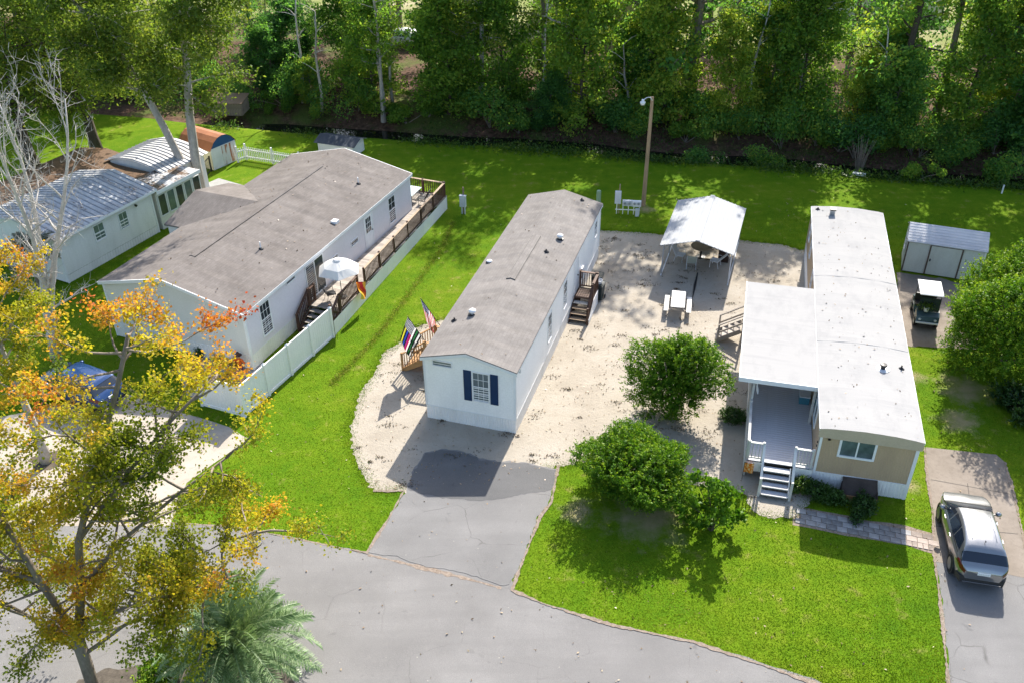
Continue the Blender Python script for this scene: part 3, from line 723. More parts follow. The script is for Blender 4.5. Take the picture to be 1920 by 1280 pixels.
# tan stairs on the left side of the white home
sl = thing('wooden_stairs', 'tan wooden stairs with baluster rails left of the white home', 'stairs', h1.location.copy(), -YAW1)
y0, y1 = 3.12, 4.6
for i in range(9):
    piece('deck_board', (0.135, y1 - y0, 0.035), M['wood_tan'], sl, (-0.1 - 0.14 * i, (y0 + y1) / 2, 0.92))
for i in range(4):
    piece('tread', (0.28, y1 - y0 - 0.06, 0.04), M['wood_tan'], sl, (-1.45 - 0.27 * i, (y0 + y1) / 2, 0.74 - 0.185 * i))
for y in (y0 + 0.02, y1 - 0.02):
    MB().beam((-1.3, y, 0.76), (-2.5, y, 0.06), 0.04, 0.24).build('stringer', M['wood_tan'], sl)
for x in (-0.1, -1.25): piece('deck_leg', (0.09, 0.09, 0.9), M['wood_tan'], sl, (x, y1 - 0.1, 0.45))
for y in (y0, y1):
    railing(sl, (-2.52, y, 0.02), (-1.3, y, 0.9), 1.0, M['wood_tan'], M['wood_tan'], M['wood_tan'], 0.13, 1.3)
    railing(sl, (-1.22, y, 0.93), (-0.12, y, 0.93), 1.0, M['wood_tan'], M['wood_tan'], M['wood_tan'], 0.13, 1.2, post_down=0.9)

# flags
def uvmesh(name, nx, ny, fn, mat):
    V = [fn(i / nx, j / ny) for j in range(ny + 1) for i in range(nx + 1)]
    F = [(j * (nx + 1) + i, j * (nx + 1) + i + 1, (j + 1) * (nx + 1) + i + 1, (j + 1) * (nx + 1) + i) for j in range(ny) for i in range(nx)]
    me = bpy.data.meshes.new(name); me.from_pydata(V, [], F); me.materials.append(mat)
    uv = me.uv_layers.new(name='UVMap')
    for p in me.polygons:
        p.use_smooth = True
        for li in p.loop_indices:
            v = me.loops[li].vertex_index; uv.data[li].uv = ((v % (nx + 1)) / nx, (v // (nx + 1)) / ny)
    return me
def flag_mat(name, stripes, canton, star):
    """u along the stripes from the hoist, v from the bottom"""
    g = NG(name); uv = g.new('ShaderNodeTexCoord').outputs['UV']; s = g.sep(uv)
    n = len(stripes); base = g.ramp(s[1], [(i / n, c) for i, c in enumerate(stripes)], 'CONSTANT')
    cu = g.math('FRACT', g.math('MULTIPLY', s[0], 15)); cv = g.math('FRACT', g.math('MULTIPLY', s[1], 13.5))
    dx = g.math('SUBTRACT', cu, 0.5); dy = g.math('SUBTRACT', cv, 0.5)
    st_ = g.math('LESS_THAN', g.math('ADD', g.math('MULTIPLY', dx, dx), g.math('MULTIPLY', dy, dy)), 0.075)
    can = g.mix(st_, canton + (1,), star + (1,))
    inc = g.math('MULTIPLY', g.math('LESS_THAN', s[0], 0.4), g.math('GREATER_THAN', s[1], 6 / 13))
    col = g.mix(inc, base, can); g.fin(col, 0.7, 0.2)
    tr = g.new('ShaderNodeBsdfTranslucent'); g.put(tr.inputs[0], col); mx = g.new('ShaderNodeMixShader'); mx.inputs[0].default_value = 0.4
    g.t.links.new(g.b.outputs[0], mx.inputs[1]); g.t.links.new(tr.outputs[0], mx.inputs[2]); g.t.links.new(mx.outputs[0], g.out.inputs[0])
    return g.m
rd, wh_, bk = (0.42, 0.02, 0.035), (0.72, 0.72, 0.72), (0.012, 0.012, 0.016)
us_mat = flag_mat('stars_and_stripes_cloth', [rd if i % 2 == 0 else wh_ for i in range(13)], (0.012, 0.022, 0.13), (0.7, 0.7, 0.7))
tl_mat = flag_mat('dark_striped_cloth', [bk, wh_, bk, (0.02, 0.13, 0.04), bk, wh_, (0.36, 0.01, 0.06), (0.28, 0.02, 0.16), bk, (0.02, 0.06, 0.42), bk, (0.6, 0.55, 0.05), bk], (0.09, 0.10, 0.12), (0.6, 0.6, 0.62))
def flag(name, label, base, tip, mat, length, seed, drift=0.0):
    """banner hanging from a tilted house pole (local to the white home)"""
    f = thing(name, label, 'flag', h1.location.copy(), -YAW1, 'flags on the tan stairs')
    base, tip = Vector(base), Vector(tip); d = (tip - base)
    MB().tube([base, tip], [0.018, 0.014], 6).build('flag_pole', M['black'], f)
    MB().lathe(tip, [(0.001, -0.03), (0.03, 0), (0.001, 0.03)], 8).build('finial', M['wood_tan'], f)
    hoist = d.length * 0.72; dn = d.normalized(); side = Vector((0.25, -0.97, 0)).normalized()
    def fn(u, v):
        # v along the pole (top = tip), u down from the pole, gravity pulls it into folds
        p = tip - dn * ((1 - v) * hoist + 0.04)
        sag = u * length
        fold = 0.07 * math.sin(v * 7 + seed + u * 3) * (0.25 + u) + 0.03 * math.sin(v * 15 + u * 5)
        sq = (0.5 - v) * 0.28 * u
        return p + Vector((dn.x * sq + drift * u, dn.y * sq, -sag - 0.12 * u * u)) + side * fold
    link('cloth', uvmesh('cloth', 28, 26, fn, mat), f)
flag('flag', 'stars and stripes flag on a tilted pole above the tan stairs', (-1.0, 4.6, 2.0), (-1.95, 4.6, 3.42), us_mat, 1.15, 0.4, 0.12)
flag('flag', 'dark striped flag with coloured lines over the tan stair rail', (-1.13, 3.05, 1.95), (-2.0, 3.05, 3.3), tl_mat, 1.3, 2.1, -0.6)

# wheeled bins behind the entrance steps
def bin_(loc, rz, label, mat, logo=True):
    b = thing('trash_bin', label, 'trash bin', loc, rz, 'wheeled bins by the entrance steps')
    V = []
    for (hx, hy, z) in ((0.22, 0.24, 0.08), (0.29, 0.33, 0.95)):
        V += [(-hx, -hy, z), (hx, -hy, z), (hx, hy, z), (-hx, hy, z)]
    MB().add(V, [(0, 3, 2, 1), (4, 5, 6, 7), (0, 1, 5, 4), (1, 2, 6, 5), (2, 3, 7, 6), (3, 0, 4, 7)]).build('bin_body', mat, b)
    MB().box(-0.31, 0.31, -0.36, 0.34, 0.955, 0.99).box(-0.27, 0.27, -0.3, 0.28, 0.99, 1.03).build('lid', mat, b)
    MB().tube([(-0.25, 0.4, 0.97), (0.25, 0.4, 0.97)], [0.02, 0.02], 6).build('handle', mat, b)
    for s in (-1, 1): MB().tube([(s * 0.27, 0.24, 0.12), (s * 0.32, 0.24, 0.12)], [0.12, 0.12], 10).build('wheel', M['black'], b)
    if logo: MB().tube([(0.0, -0.325, 0.66), (0.0, -0.335, 0.66)], [0.075, 0.075], 12).build('logo_disc', M['pale_grey'], b)
bin_mat = plain('dark_green_bin_plastic', (0.018, 0.032, 0.035), 0.4, 0.15)
def L1P(l, w, z=0): return Vector((-3.939 + l * math.sin(YAW1) + w * math.cos(YAW1), 33.781 + l * math.cos(YAW1) - w * math.sin(YAW1), z))
bin_(L1P(13.35, 5.05), -YAW1 + 0.05, 'dark wheeled trash bin farther behind the brown entrance steps', bin_mat)
bin_(L1P(12.45, 5.3), -YAW1 - 0.1, 'dark wheeled bin right behind the brown step railing', bin_mat, False)
bk_ = thing('bucket', 'white round bucket lid on the dark bin behind steps', 'bucket', L1P(12.45, 5.3, 1.035), 0)
MB().lathe((0, 0, 0), [(0.15, 0), (0.19, 0.16), (0.17, 0.16), (0.13, 0.02), (0.001, 0.02)], 14).build('bucket_wall', M['trim'], bk_)
MB().lathe((0, 0, 0.16), [(0.17, 0), (0.205, 0.0), (0.205, 0.03), (0.17, 0.03)], 14).build('rim', M['trim'], bk_)

# ------------------------------------------------------------------ double-wide home with deck (left)
W2, L2, E2, R2, RX2, YAW2 = 8.53, 17.35, 3.331, 4.329, 3.97, R(22.19)
O2 = Vector((-20.761, 40.974, 0))
def L2P(l, w, z=0): return Vector((O2.x + l * math.sin(YAW2) + w * math.cos(YAW2), O2.y + l * math.cos(YAW2) - w * math.sin(YAW2), z))
h2 = thing('mobile_home', 'double-wide grey mobile home with brown-grey shingle roof and long side deck', 'mobile home', O2, -YAW2)
wm2 = wall_maps(W2, L2); SK2 = 0.85
gt = [(0, E2 - 0.1), (RX2, R2 - 0.1), (W2, E2 - 0.1)]
lap_wall(h2, wm2['front'], 0, W2, SK2, gt, M['siding2b']); lap_wall(h2, wm2['rear'], 0, W2, SK2, gt, M['siding2'])
lap_wall(h2, wm2['left'], 0, L2, SK2, E2 - 0.06, M['siding2']); lap_wall(h2, wm2['right'], 0, L2, SK2, E2 - 0.06, M['siding2'])
for k, e in (('front', W2), ('rear', W2), ('left', L2), ('right', L2)):
    rib_wall(h2, wm2[k], 0, e, 0, SK2 - 0.04, M['vinyl_skirt'], 0.16, 0.012)
    MB(wm2[k]).box(-0.03, e + 0.03, 0.0, 0.03, SK2 - 0.05, SK2).build('base_trim', M['trim'], h2)
    MB(wm2[k]).box(-0.035, 0.08, 0.0, 0.036, 0, E2 - 0.08).build('corner_trim', M['trim'], h2)
    MB(wm2[k]).box(e - 0.08, e + 0.035, 0.0, 0.037, 0, E2 - 0.08).build('corner_trim', M['trim'], h2)
roof2 = gable_roof(h2, W2, L2, E2, R2, RX2, M['shingle2'], 0.14, 0.16, 0.06, wave=0.028, seed=5)
for x in (-0.14, W2 + 0.14):
    MB().box(x - 0.02, x + 0.02, -0.16, L2 + 0.16, E2 - 0.19, E2 - 0.02).build('eave_fascia', M['trim'], h2)
for y in (-0.18, L2 + 0.18):
    for (xa, za, xb, zb) in ((-0.14, E2, RX2, R2), (RX2, R2, W2 + 0.14, E2)):
        MB().beam((xa, y, za - 0.085), (xb, y, zb - 0.085), 0.04, 0.17).build('gable_fascia', M['trim'], h2)
MB().add([(RX2 - 0.18, 2.35, R2 - 0.03), (RX2 + 0.18, 2.35, R2 - 0.03), (RX2 + 0.18, 14.6, R2 - 0.03), (RX2 - 0.18, 14.6, R2 - 0.03), (RX2, 2.35, R2 + 0.03), (RX2, 14.6, R2 + 0.03)], [(0, 4, 5, 3), (4, 1, 2, 5), (0, 1, 4), (2, 3, 5)]).build('ridge_vent', M['shingle2'], roof2)
MB().box(RX2 + 0.17, RX2 + 0.215, 2.33, 14.62, R2 - 0.09, R2 - 0.026).build('vent_slot', M['black'], roof2)
# cross gable on the left slope
gz, gl, gw = 4.12, 9.3, 3.0
cg = MB()
for s in (-1, 1):
    xin_r = RX2 * (gz - E2) / (R2 - E2)                      # where its ridge meets the main slope
    cg.add([(-1.25, gl, gz), (xin_r, gl, gz), (-0.0, gl + s * gw, E2), (-1.25, gl + s * gw, E2 - 0.02)], [(0, 1, 2, 3)])
    cg.add([(-1.25, gl, gz - 0.08), (xin_r, gl, gz - 0.08), (-0.0, gl + s * gw, E2 - 0.08), (-1.25, gl + s * gw, E2 - 0.1)], [(0, 1, 2, 3)])
    cg.add([(-1.25, gl, gz), (-1.25, gl + s * gw, E2 - 0.02), (-1.25, gl + s * gw, E2 - 0.1), (-1.25, gl, gz - 0.08)], [(0, 1, 2, 3)])
    cg.add([(-1.25, gl + s * gw, E2 - 0.02), (0, gl + s * gw, E2), (0, gl + s * gw, E2 - 0.08), (-1.25, gl + s * gw, E2 - 0.1)], [(0, 1, 2, 3)])
cgo = cg.build('cross_gable', M['shingle2'], h2)
MB().add([(-1.1, gl - gw + 0.1, 0), (-1.1, gl + gw - 0.1, 0), (-1.1, gl + gw - 0.1, E2 - 0.05), (-1.1, gl, gz - 0.1), (-1.1, gl - gw + 0.1, E2 - 0.05)], [(0, 1, 2, 3, 4)]).box(-1.1, 0, gl - gw + 0.1, gl - gw + 0.14, 0, E2 - 0.1).box(-1.1, 0, gl + gw - 0.14, gl + gw - 0.1, 0, E2 - 0.1).build('bay_wall', M['siding2'], h2)
o = MB().box(7.72, 8.06, 9.45, 9.8, roof_z(7.9, W2, E2, R2, RX2) - 0.1, roof_z(7.9, W2, E2, R2, RX2) + 0.13).build('roof_vent', M['trim'], roof2)
for (x, y, h) in ((6.78, 14.23, 0.4), (6.24, 4.96, 0.4)): vent_pipe(roof2, x, y, roof_z(x, W2, E2, R2, RX2), h, 0.035)
window(h2, wm2['right'], 1.2, 1.95, 1.25, 2.95, 3, 2); window(h2, wm2['right'], 14.5, 15.25, 1.25, 2.85, 2, 2)
for (a, c) in ((3.6, 2.9), (7.7, 1.95), (9.95, 1.92)):
    window(h2, wm2['right'], a, a + 0.75, c, c + 0.26, 1, 1, sash=False, fw=0.045)
window(h2, wm2['right'], 5.35, 7.0, 0.98, 2.95, 1, 1, slider=True, glass=M['glass'])
panel_door(h2, wm2['right'], 11.55, 12.45, 0.95, 2.95, lite=True)

# deck along its right side
dk = thing('deck', 'brown wooden deck with baluster railing and white skirting along the grey home', 'deck', O2, -YAW2)
DK = 0.9
def dw(l): return 10.74 + (9.78 - 10.74) * (l - 4.06) / (19.95 - 4.06)
l = 5.0
while l < 17.3:
    wdt = dw(l) - W2 - 0.1
    piece('deck_board', (round(wdt, 1), 0.145, 0.035), M['wood_grey'], dk, (W2 + 0.06 + round(wdt, 1) / 2, l + 0.07, DK)); l += 0.155
while l < 19.9:
    piece('deck_board', (dw(19) - 6.6 - 0.05, 0.145, 0.035), M['wood_grey'], dk, ((6.6 + dw(19) - 0.05) / 2, l + 0.07, DK)); l += 0.155
# white skirting boards on the outside: panels
npan = 12
for i in range(npan):
    a, b = 4.06 + (19.95 - 4.06) * i / npan, 4.06 + (19.95 - 4.06) * (i + 1) / npan
    p, q = Vector((dw(a), a, 0)), Vector((dw(b), b, 0)); d_ = (q - p).normalized(); n_ = Vector((d_.y, -d_.x, 0))
    rib_wall(dk, lambda s, o_, c, p=p, d_=d_, n_=n_: tuple(p + d_ * s + n_ * o_ + Vector((0, 0, c))), 0, (q - p).length, 0.02, DK - 0.02, M['fence'], 0.16, 0.012, 'skirting_panel')
rib_wall(dk, lambda a, b, c: (a, 19.95 + b, c), 6.6, 9.78, 0.02, DK - 0.02, M['fence'], 0.16, 0.012, 'skirting_panel')
railing(dk, (dw(8.0) - 0.08, 8.0, DK), (dw(19.9) - 0.08, 19.85, DK), 1.0, M['wood_dark'], M['wood_top'], M['wood_dark'], 0.15, 2.0, 0.04)
railing(dk, (6.65, 19.85, DK), (dw(19.9) - 0.15, 19.85, DK), 1.0, M['wood_dark'], M['wood_top'], M['wood_dark'], 0.15, 1.6, 0.04)
railing(dk, (dw(5.1) - 0.08, 5.1, DK), (dw(7.2) - 0.08, 7.2, DK), 1.0, M['wood_dark'], M['wood_dark'], M['wood_dark'], 0.14, 2.1, 0.04)
railing(dk, (dw(4.1) - 0.1, 3.75, 0.05), (dw(5.0) - 0.08, 5.05, DK), 1.0, M['wood_dark'], M['wood_dark'], M['wood_dark'], 0.14, 1.6, 0.04)
railing(dk, (W2 + 0.25, 5.05, DK), (W2 + 0.25, 5.06 + 0.5, DK), 1.0, M['wood_dark'], M['wood_dark'], M['wood_dark'], 0.14, 1.6, 0.04)
railing(dk, (W2 + 0.25, 3.7, 0.05), (W2 + 0.25, 4.98, DK), 1.0, M['wood_dark'], M['wood_dark'], M['wood_dark'], 0.14, 1.6, 0.04)
for i in range(4):
    piece('tread', (1.6, 0.29, 0.04), M['wood_grey'], dk, (W2 + 1.15, 4.86 - 0.28 * i, DK * (4 - i) / 5))
for x in (W2 + 0.33, W2 + 1.97):
    MB().beam((x, 5.0, DK - 0.16), (x, 3.75, 0.1), 0.04, 0.25).build('stringer', M['wood_dark'], dk)
piece('gate_post', (0.12, 0.12, 1.95), M['wood_dark'], dk, (dw(4.0) - 0.02, 4.0, 0.975))

# white privacy fence
fn_ = thing('privacy_fence', 'white vinyl privacy fence turning a corner in front of the grey home', 'fence', O2, -YAW2)
FH = 1.75
def fence_run(p, q, n):
    p, q = Vector(p), Vector(q); d_ = q - p
    for i in range(n + 1):
        b = p + d_ * (i / n)
        ps = piece('post', (0.13, 0.13, FH + 0.06), M['fence'], fn_, (b.x, b.y, (FH + 0.06) / 2), (0, 0, math.atan2(d_.y, d_.x)))
        MB().add([(-0.085, -0.085, FH + 0.061), (0.085, -0.085, FH + 0.061), (0.085, 0.085, FH + 0.061), (-0.085, 0.085, FH + 0.061), (0, 0, FH + 0.15)], [(0, 1, 4), (1, 2, 4), (2, 3, 4), (3, 0, 4), (3, 2, 1, 0)]).build('post_cap', M['trim'], fn_, loc=(b.x, b.y, 0), rot=(0, 0, math.atan2(d_.y, d_.x)))
        if i == n: break
        c = p + d_ * ((i + 1) / n); dn = (c - b).normalized(); s_, e_ = b + dn * 0.066, c - dn * 0.066; nn_ = Vector((dn.y, -dn.x, 0))
        rib_wall(fn_, lambda s, o_, z, s_=s_, dn=dn, nn_=nn_: tuple(s_ + dn * s + nn_ * (o_ - 0.01) + Vector((0, 0, z))), 0, (e_ - s_).length, 0.14, FH - 0.1, M['fence'], 0.17, 0.007, 'fence_panel')
        piece_between('top_rail', s_ + Vector((0, 0, FH - 0.03)), e_ + Vector((0, 0, FH - 0.03)), 0.06, 0.13, M['fence'], fn_)
        piece_between('bottom_rail', s_ + Vector((0, 0, 0.1)), e_ + Vector((0, 0, 0.1)), 0.06, 0.13, M['fence'], fn_)
fence_run((10.38, -3.36, 0), (10.74, 3.92, 0), 4)
fence_run((8.0, -3.36, 0), (10.25, -3.36, 0), 1)

# parasol, table and chairs on the deck
um = thing('patio_umbrella', 'open white patio umbrella over the deck of the grey home', 'umbrella', L2P(6.35, 9.95, DK + 0.02), -YAW2)
um_c = MB(); RU = 1.18; n6 = 6; V = [(0, 0, 2.32)]
for ring, (rr, zz) in enumerate(((0.35, 2.2), (0.8, 1.98), (RU, 1.66))):
    for k in range(24):
        a = 2 * math.pi * k / 24; seg = (k % 4) / 4; sc_ = 1 - (0.13 if ring == 2 else 0.09) * math.sin(seg * math.pi)
        V.append((rr * sc_ * math.cos(a), rr * sc_ * math.sin(a), zz + 0.03 * math.sin(seg * math.pi)))
F = [(0, 1 + k, 1 + (k + 1) % 24) for k in range(24)] + [(1 + r * 24 + k, 1 + (r + 1) * 24 + k, 1 + (r + 1) * 24 + (k + 1) % 24, 1 + r * 24 + (k + 1) % 24) for r in range(2) for k in range(24)]
g = NG('white_canvas'); g.fin((0.78, 0.77, 0.75, 1), 0.8, 0.1); tr = g.new('ShaderNodeBsdfTranslucent'); tr.inputs[0].default_value = (0.7, 0.69, 0.66, 1); mx = g.new('ShaderNodeMixShader'); mx.inputs[0].default_value = 0.3
g.t.links.new(g.b.outputs[0], mx.inputs[1]); g.t.links.new(tr.outputs[0], mx.inputs[2]); g.t.links.new(mx.outputs[0], g.out.inputs[0]); M['canvas'] = g.m
cn = um_c.add(V, F).build('canopy', M['canvas'], um)
MB().lathe((0, 0, 2.3), [(0.28, -0.06), (0.2, 0.03), (0.03, 0.09), (0.001, 0.14)], 12).build('vent_cap', M['canvas'], cn)
MB().tube([(0, 0, 0), (0, 0, 2.35)], [0.025, 0.02], 8).build('pole', M['grey_metal'], um)
for k in range(6):
    a = 2 * math.pi * k / 6; MB().tube([(0.03 * math.cos(a), 0.03 * math.sin(a), 2.28), (RU * 0.98 * math.cos(a), RU * 0.98 * math.sin(a), 1.64)], [0.012, 0.01], 4).build('rib', M['grey_metal'], um)
MB().lathe((0, 0, 0), [(0.26, 0), (0.26, 0.05), (0.05, 0.09)], 14).build('base', M['black'], um)

def patio_table(name, label, loc, rz, w, l_, mat_top, mat_leg, group=None, h=0.72):
    t = thing(name, label, 'table', loc, rz, group)
    MB().box(-w / 2, w / 2, -l_ / 2, l_ / 2, h - 0.03, h).build('tabletop', mat_top, t)
    for sx in (-1, 1):
        for sy in (-1, 1): MB().tube([(sx * (w / 2 - 0.08), sy * (l_ / 2 - 0.08), 0), (sx * (w / 2 - 0.12), sy * (l_ / 2 - 0.12), h - 0.03)], [0.02, 0.02], 6).build('leg', mat_leg, t)
    return t
def patio_chair(label, loc, rz, mat_seat, mat_leg, group=None, recline=0.25):
    c = thing('patio_chair', label, 'chair', loc, rz, group)
    MB().box(-0.25, 0.25, -0.24, 0.24, 0.40, 0.43).build('seat', mat_seat, c)
    b = MB().add([(-0.25, 0.22, 0.42), (0.25, 0.22, 0.42), (0.25, 0.22 + recline, 0.98), (-0.25, 0.22 + recline, 0.98), (-0.25, 0.25, 0.42), (0.25, 0.25, 0.42), (0.25, 0.25 + recline, 0.98), (-0.25, 0.25 + recline, 0.98)], [(0, 1, 2, 3), (4, 7, 6, 5), (0, 4, 5, 1), (2, 6, 7, 3), (0, 3, 7, 4), (1, 5, 6, 2)]).build('backrest', mat_seat, c)
    for s in (-1, 1):
        MB().tube([(s * 0.27, -0.22, 0), (s * 0.27, -0.2, 0.62), (s * 0.27, 0.28, 0.64)], [0.016, 0.016, 0.016], 6).build('armrest', mat_leg, c)
        MB().tube([(s * 0.27, 0.3, 0), (s * 0.27, 0.2, 0.42), (s * 0.27, 0.25 + recline, 1.0)], [0.016, 0.016, 0.016], 6).build('leg', mat_leg, c)
    return c
glass_top = plain('pale_glass_tabletop', (0.45, 0.52, 0.52), 0.08, 0.1, spec=0.6)
patio_table('patio_table', 'pale glass patio table on the rear corner of the deck', L2P(18.5, 7.9, DK + 0.02), -YAW2, 1.0, 1.4, glass_top, M['black'])
patio_chair('dark patio chair by the glass table on the deck corner, nearer the railing', L2P(18.4, 8.85, DK + 0.02), -YAW2 - 1.5, M['black'], M['black'], 'chairs on the deck corner')
patio_chair('dark patio chair at the near side of the glass deck table', L2P(17.75, 7.9, DK + 0.02), -YAW2 + 3.1, M['black'], M['black'], 'chairs on the deck corner')
patio_chair('dark patio chair under the white umbrella on the deck', L2P(5.9, 9.55, DK + 0.02), -YAW2 + 2.4, M['black'], M['black'])
wu = thing('folded_umbrella', 'closed cream umbrella standing at the rear wall of the grey home', 'umbrella', L2P(17.9, 6.9, DK + 0.02), 0)
MB().lathe((0, 0, 0), [(0.04, 0.9), (0.13, 1.1), (0.10, 1.7), (0.07, 2.3), (0.001, 2.45)], 9).build('folded_canopy', M['canvas'], wu)
MB().tube([(0, 0, 0), (0, 0, 2.4)], [0.025, 0.02], 6).build('pole', M['grey_metal'], wu)
MB().lathe((0, 0, 0), [(0.22, 0), (0.22, 0.05), (0.04, 0.08)], 12).build('base', M['black'], wu)
# autumn banner on the deck rail
g = NG('autumn_banner_cloth'); uv = g.sep(g.new('ShaderNodeTexCoord').outputs['UV']); v = g.math('ADD', g.math('MULTIPLY', uv[0], 0.75), g.math('MULTIPLY', uv[1], 0.4))
nz = g.math('MULTIPLY', g.math('SUBTRACT', g.noise(g.obj(), 4, 2), 0.5), 0.35)
M['banner'] = g.fin(g.ramp(g.math('ADD', v, nz), [(0.0, (0.72, 0.52, 0.06)), (0.25, (0.72, 0.28, 0.02)), (0.6, (0.68, 0.15, 0.02)), (0.78, (0.5, 0.03, 0.05)), (0.95, (0.7, 0.4, 0.05))], 'CONSTANT'), 0.7)
ab = thing('autumn_banner', 'orange, yellow and red autumn banner hung on the deck railing', 'banner', O2, -YAW2)
def fnb(u, v_):
    p = Vector((dw(6.6) + 0.06, 6.5 + u * 0.75, DK + 0.95 - (1 - v_) * 0.95))
    return p + Vector((0.12 * math.sin(u * 5 + v_ * 3) + 0.18 * (1 - v_) + 0.16, 0.06 * math.sin(v_ * 7), -0.28 * u))
link('cloth', uvmesh('cloth', 14, 14, fnb, M['banner']), ab)
MB().tube([(dw(6.6) + 0.02, 6.5, DK + 0.9), (dw(6.6) + 0.3, 6.45, DK + 1.25)], [0.015, 0.012], 6).build('rod', M['wood_tan'], ab)

# scarecrow at the house corner
sc_o = thing('scarecrow', 'small scarecrow with orange shirt and dark hat at the grey home corner', 'scarecrow', L2P(-0.45, 8.1), -YAW2 + 0.1)
MB().tube([(0, 0, 0), (0, 0, 1.2)], [0.02, 0.02], 6).build('stake', M['wood_tan'], sc_o)
MB().tube([(-0.02, 0, 0.52), (0, 0, 0.7), (0, 0, 0.88)], [0.12, 0.14, 0.09], 8).tube([(-0.3, 0, 0.6), (-0.18, 0, 0.78), (0, 0, 0.86), (0.18, 0, 0.78), (0.3, 0, 0.6)], [0.05, 0.06, 0.08, 0.06, 0.05], 6).build('shirt', plain('orange_cloth', (0.62, 0.12, 0.015), 0.85), sc_o)
MB().tube([(-0.08, 0, 0.2), (-0.06, 0, 0.54)], [0.06, 0.08], 6).tube([(0.08, 0, 0.2), (0.06, 0, 0.54)], [0.06, 0.08], 6).build('trousers', plain('plum_cloth', (0.12, 0.02, 0.06), 0.85), sc_o)
MB().lathe((0, 0, 0.98), [(0.001, -0.11), (0.09, -0.06), (0.10, 0.02), (0.07, 0.09), (0.001, 0.12)], 10).build('head', plain('burlap', (0.45, 0.3, 0.14), 0.9), sc_o, smooth=True)
MB().lathe((0, 0, 1.05), [(0.2, 0), (0.1, 0.03), (0.07, 0.16), (0.001, 0.18)], 10).build('hat', plain('dark_felt', (0.07, 0.035, 0.03), 0.9), sc_o)

# picket fence and small dark-roofed shed behind the grey home
pk = thing('picket_fence', 'white picket fence behind the grey home near the rusty shed', 'fence', (0, 0, 0))
def pickets(a, b, h=1.05):
    a, b = Vector(a), Vector(b); d_ = b - a; L = d_.length; yaw = math.atan2(d_.y, d_.x); n = int(L / 0.16)
    for i in range(n + 1):
        p = a + d_ * (i / n); 
        if i % 14 == 0: piece('post', (0.11, 0.11, h + 0.2), M['trim'], pk, (p.x, p.y, (h + 0.2) / 2), (0, 0, yaw))
        else: piece('picket', (0.075, 0.02, h - 0.1), M['trim'], pk, (p.x, p.y, 0.08 + (h - 0.1) / 2 - 0.03 * math.sin(math.pi * (i % 14) / 14)), (0, 0, yaw))
    for z in (0.25, 0.8): piece_between('rail', a + Vector((0, 0, z)), b + Vector((0, 0, z)), 0.05, 0.08, M['trim'], pk)
pickets(at(463, 300), at(600, 322)); pickets(at(447, 305), at(463, 300))
ds = thing('garden_shed', 'small shed with dark roof half hidden behind the grey home', 'shed', at(630, 293), -0.36); ds.scale = (0.9, 0.8, 0.52)
MB().box(-1.6, 1.6, 0, 2.2, 0, 1.73).build('wall', M['trim'], ds)
rf = MB().add([(-1.9, -0.2, 1.72), (1.9, -0.2, 1.72), (1.9, 1.1, 2.35), (-1.9, 1.1, 2.35), (1.9, 2.4, 1.72), (-1.9, 2.4, 1.72)], [(0, 1, 2, 3), (3, 2, 4, 5)]).build('roof', M['shingle_dark'], ds)
for x in (-1.62, 1.62): MB().add([(x, 0, 1.74), (x, 2.2, 1.74), (x, 1.1, 2.3)], [(0, 1, 2)]).build('gable', M['trim'], ds)

# utility box on post right of the deck
ub = thing('utility_box', 'grey meter box on two posts standing on the lawn by the deck', 'utility box', at(869, 402), -YAW1)
MB().box(-0.2, 0.2, -0.1, 0.08, 0.55, 1.3).build('cabinet', M['pale_grey'], ub); MB().box(-0.22, 0.22, -0.12, 0.09, 1.3, 1.34).build('cabinet_top', M['pale_grey'], ub)
for x in (-0.1, 0.1): MB().box(x - 0.035, x + 0.035, 0, 0.07, 0, 0.55).build('post', M['pale_grey'], ub)
MB().box(-0.045, 0.045, 0.085, 0.17, 0, 1.85).build('wooden_post', M['wood_top'], ub)

# ------------------------------------------------------------------ old white trailer with ribbed metal roof (far left)
YAW3 = R(27.0); O3 = Vector((-30.85, 49.22, 0)); W3 = 6.0; L3 = 7.2
def rib_metal(name, c, dirt, litter=0.0):
    g = NG(name); o = g.obj(); n1 = g.noise(g.mapping(o, (0.5, 1, 1)), 1.2, 5, 0.65); n2 = g.noise(o, 7, 4, 0.7)
    col = g.mix(g.math('MULTIPLY', g.ramp(n1, [(0.42, 0.0), (0.65, 1.0)]), 0.6), c + (1,), dirt + (1,))
    if litter:
        m = g.ramp(g.math('ADD', g.math('MULTIPLY', n1, 0.6), g.math('MULTIPLY', n2, 0.4)), [(0.62 - litter * 0.4, 0.0), (0.7 - litter * 0.4, 1.0)])
        col = g.mix(m, col, g.ramp(g.noise(o, 25, 3), [(0.3, (0.06, 0.035, 0.02)), (0.7, (0.2, 0.12, 0.07))]))
    return g.fin(col, 0.5, 0.35)
M['metal_roof'] = rib_metal('old_white_metal_roof', (0.52, 0.525, 0.53), (0.3, 0.3, 0.305), 0.14)
M['metal_litter'] = rib_metal('metal_roof_under_leaves', (0.35, 0.35, 0.35), (0.18, 0.165, 0.15), 0.95)
M['metal_half'] = rib_metal('white_roof_with_leaves', (0.48, 0.48, 0.49), (0.26, 0.245, 0.22), 0.42)
M['rust'] = rib_metal('rusty_orange_roof', (0.34, 0.135, 0.06), (0.22, 0.085, 0.04), 0.0)
h3 = thing('mobile_home', 'old white trailer with ribbed metal roof at the left edge', 'mobile home', O3, -YAW3)
wm3 = wall_maps(W3, L3); E3_ = 2.92; R3_ = 3.6
gt = [(0, E3_ - 0.06), (3, R3_ - 0.06), (W3, E3_ - 0.06)]
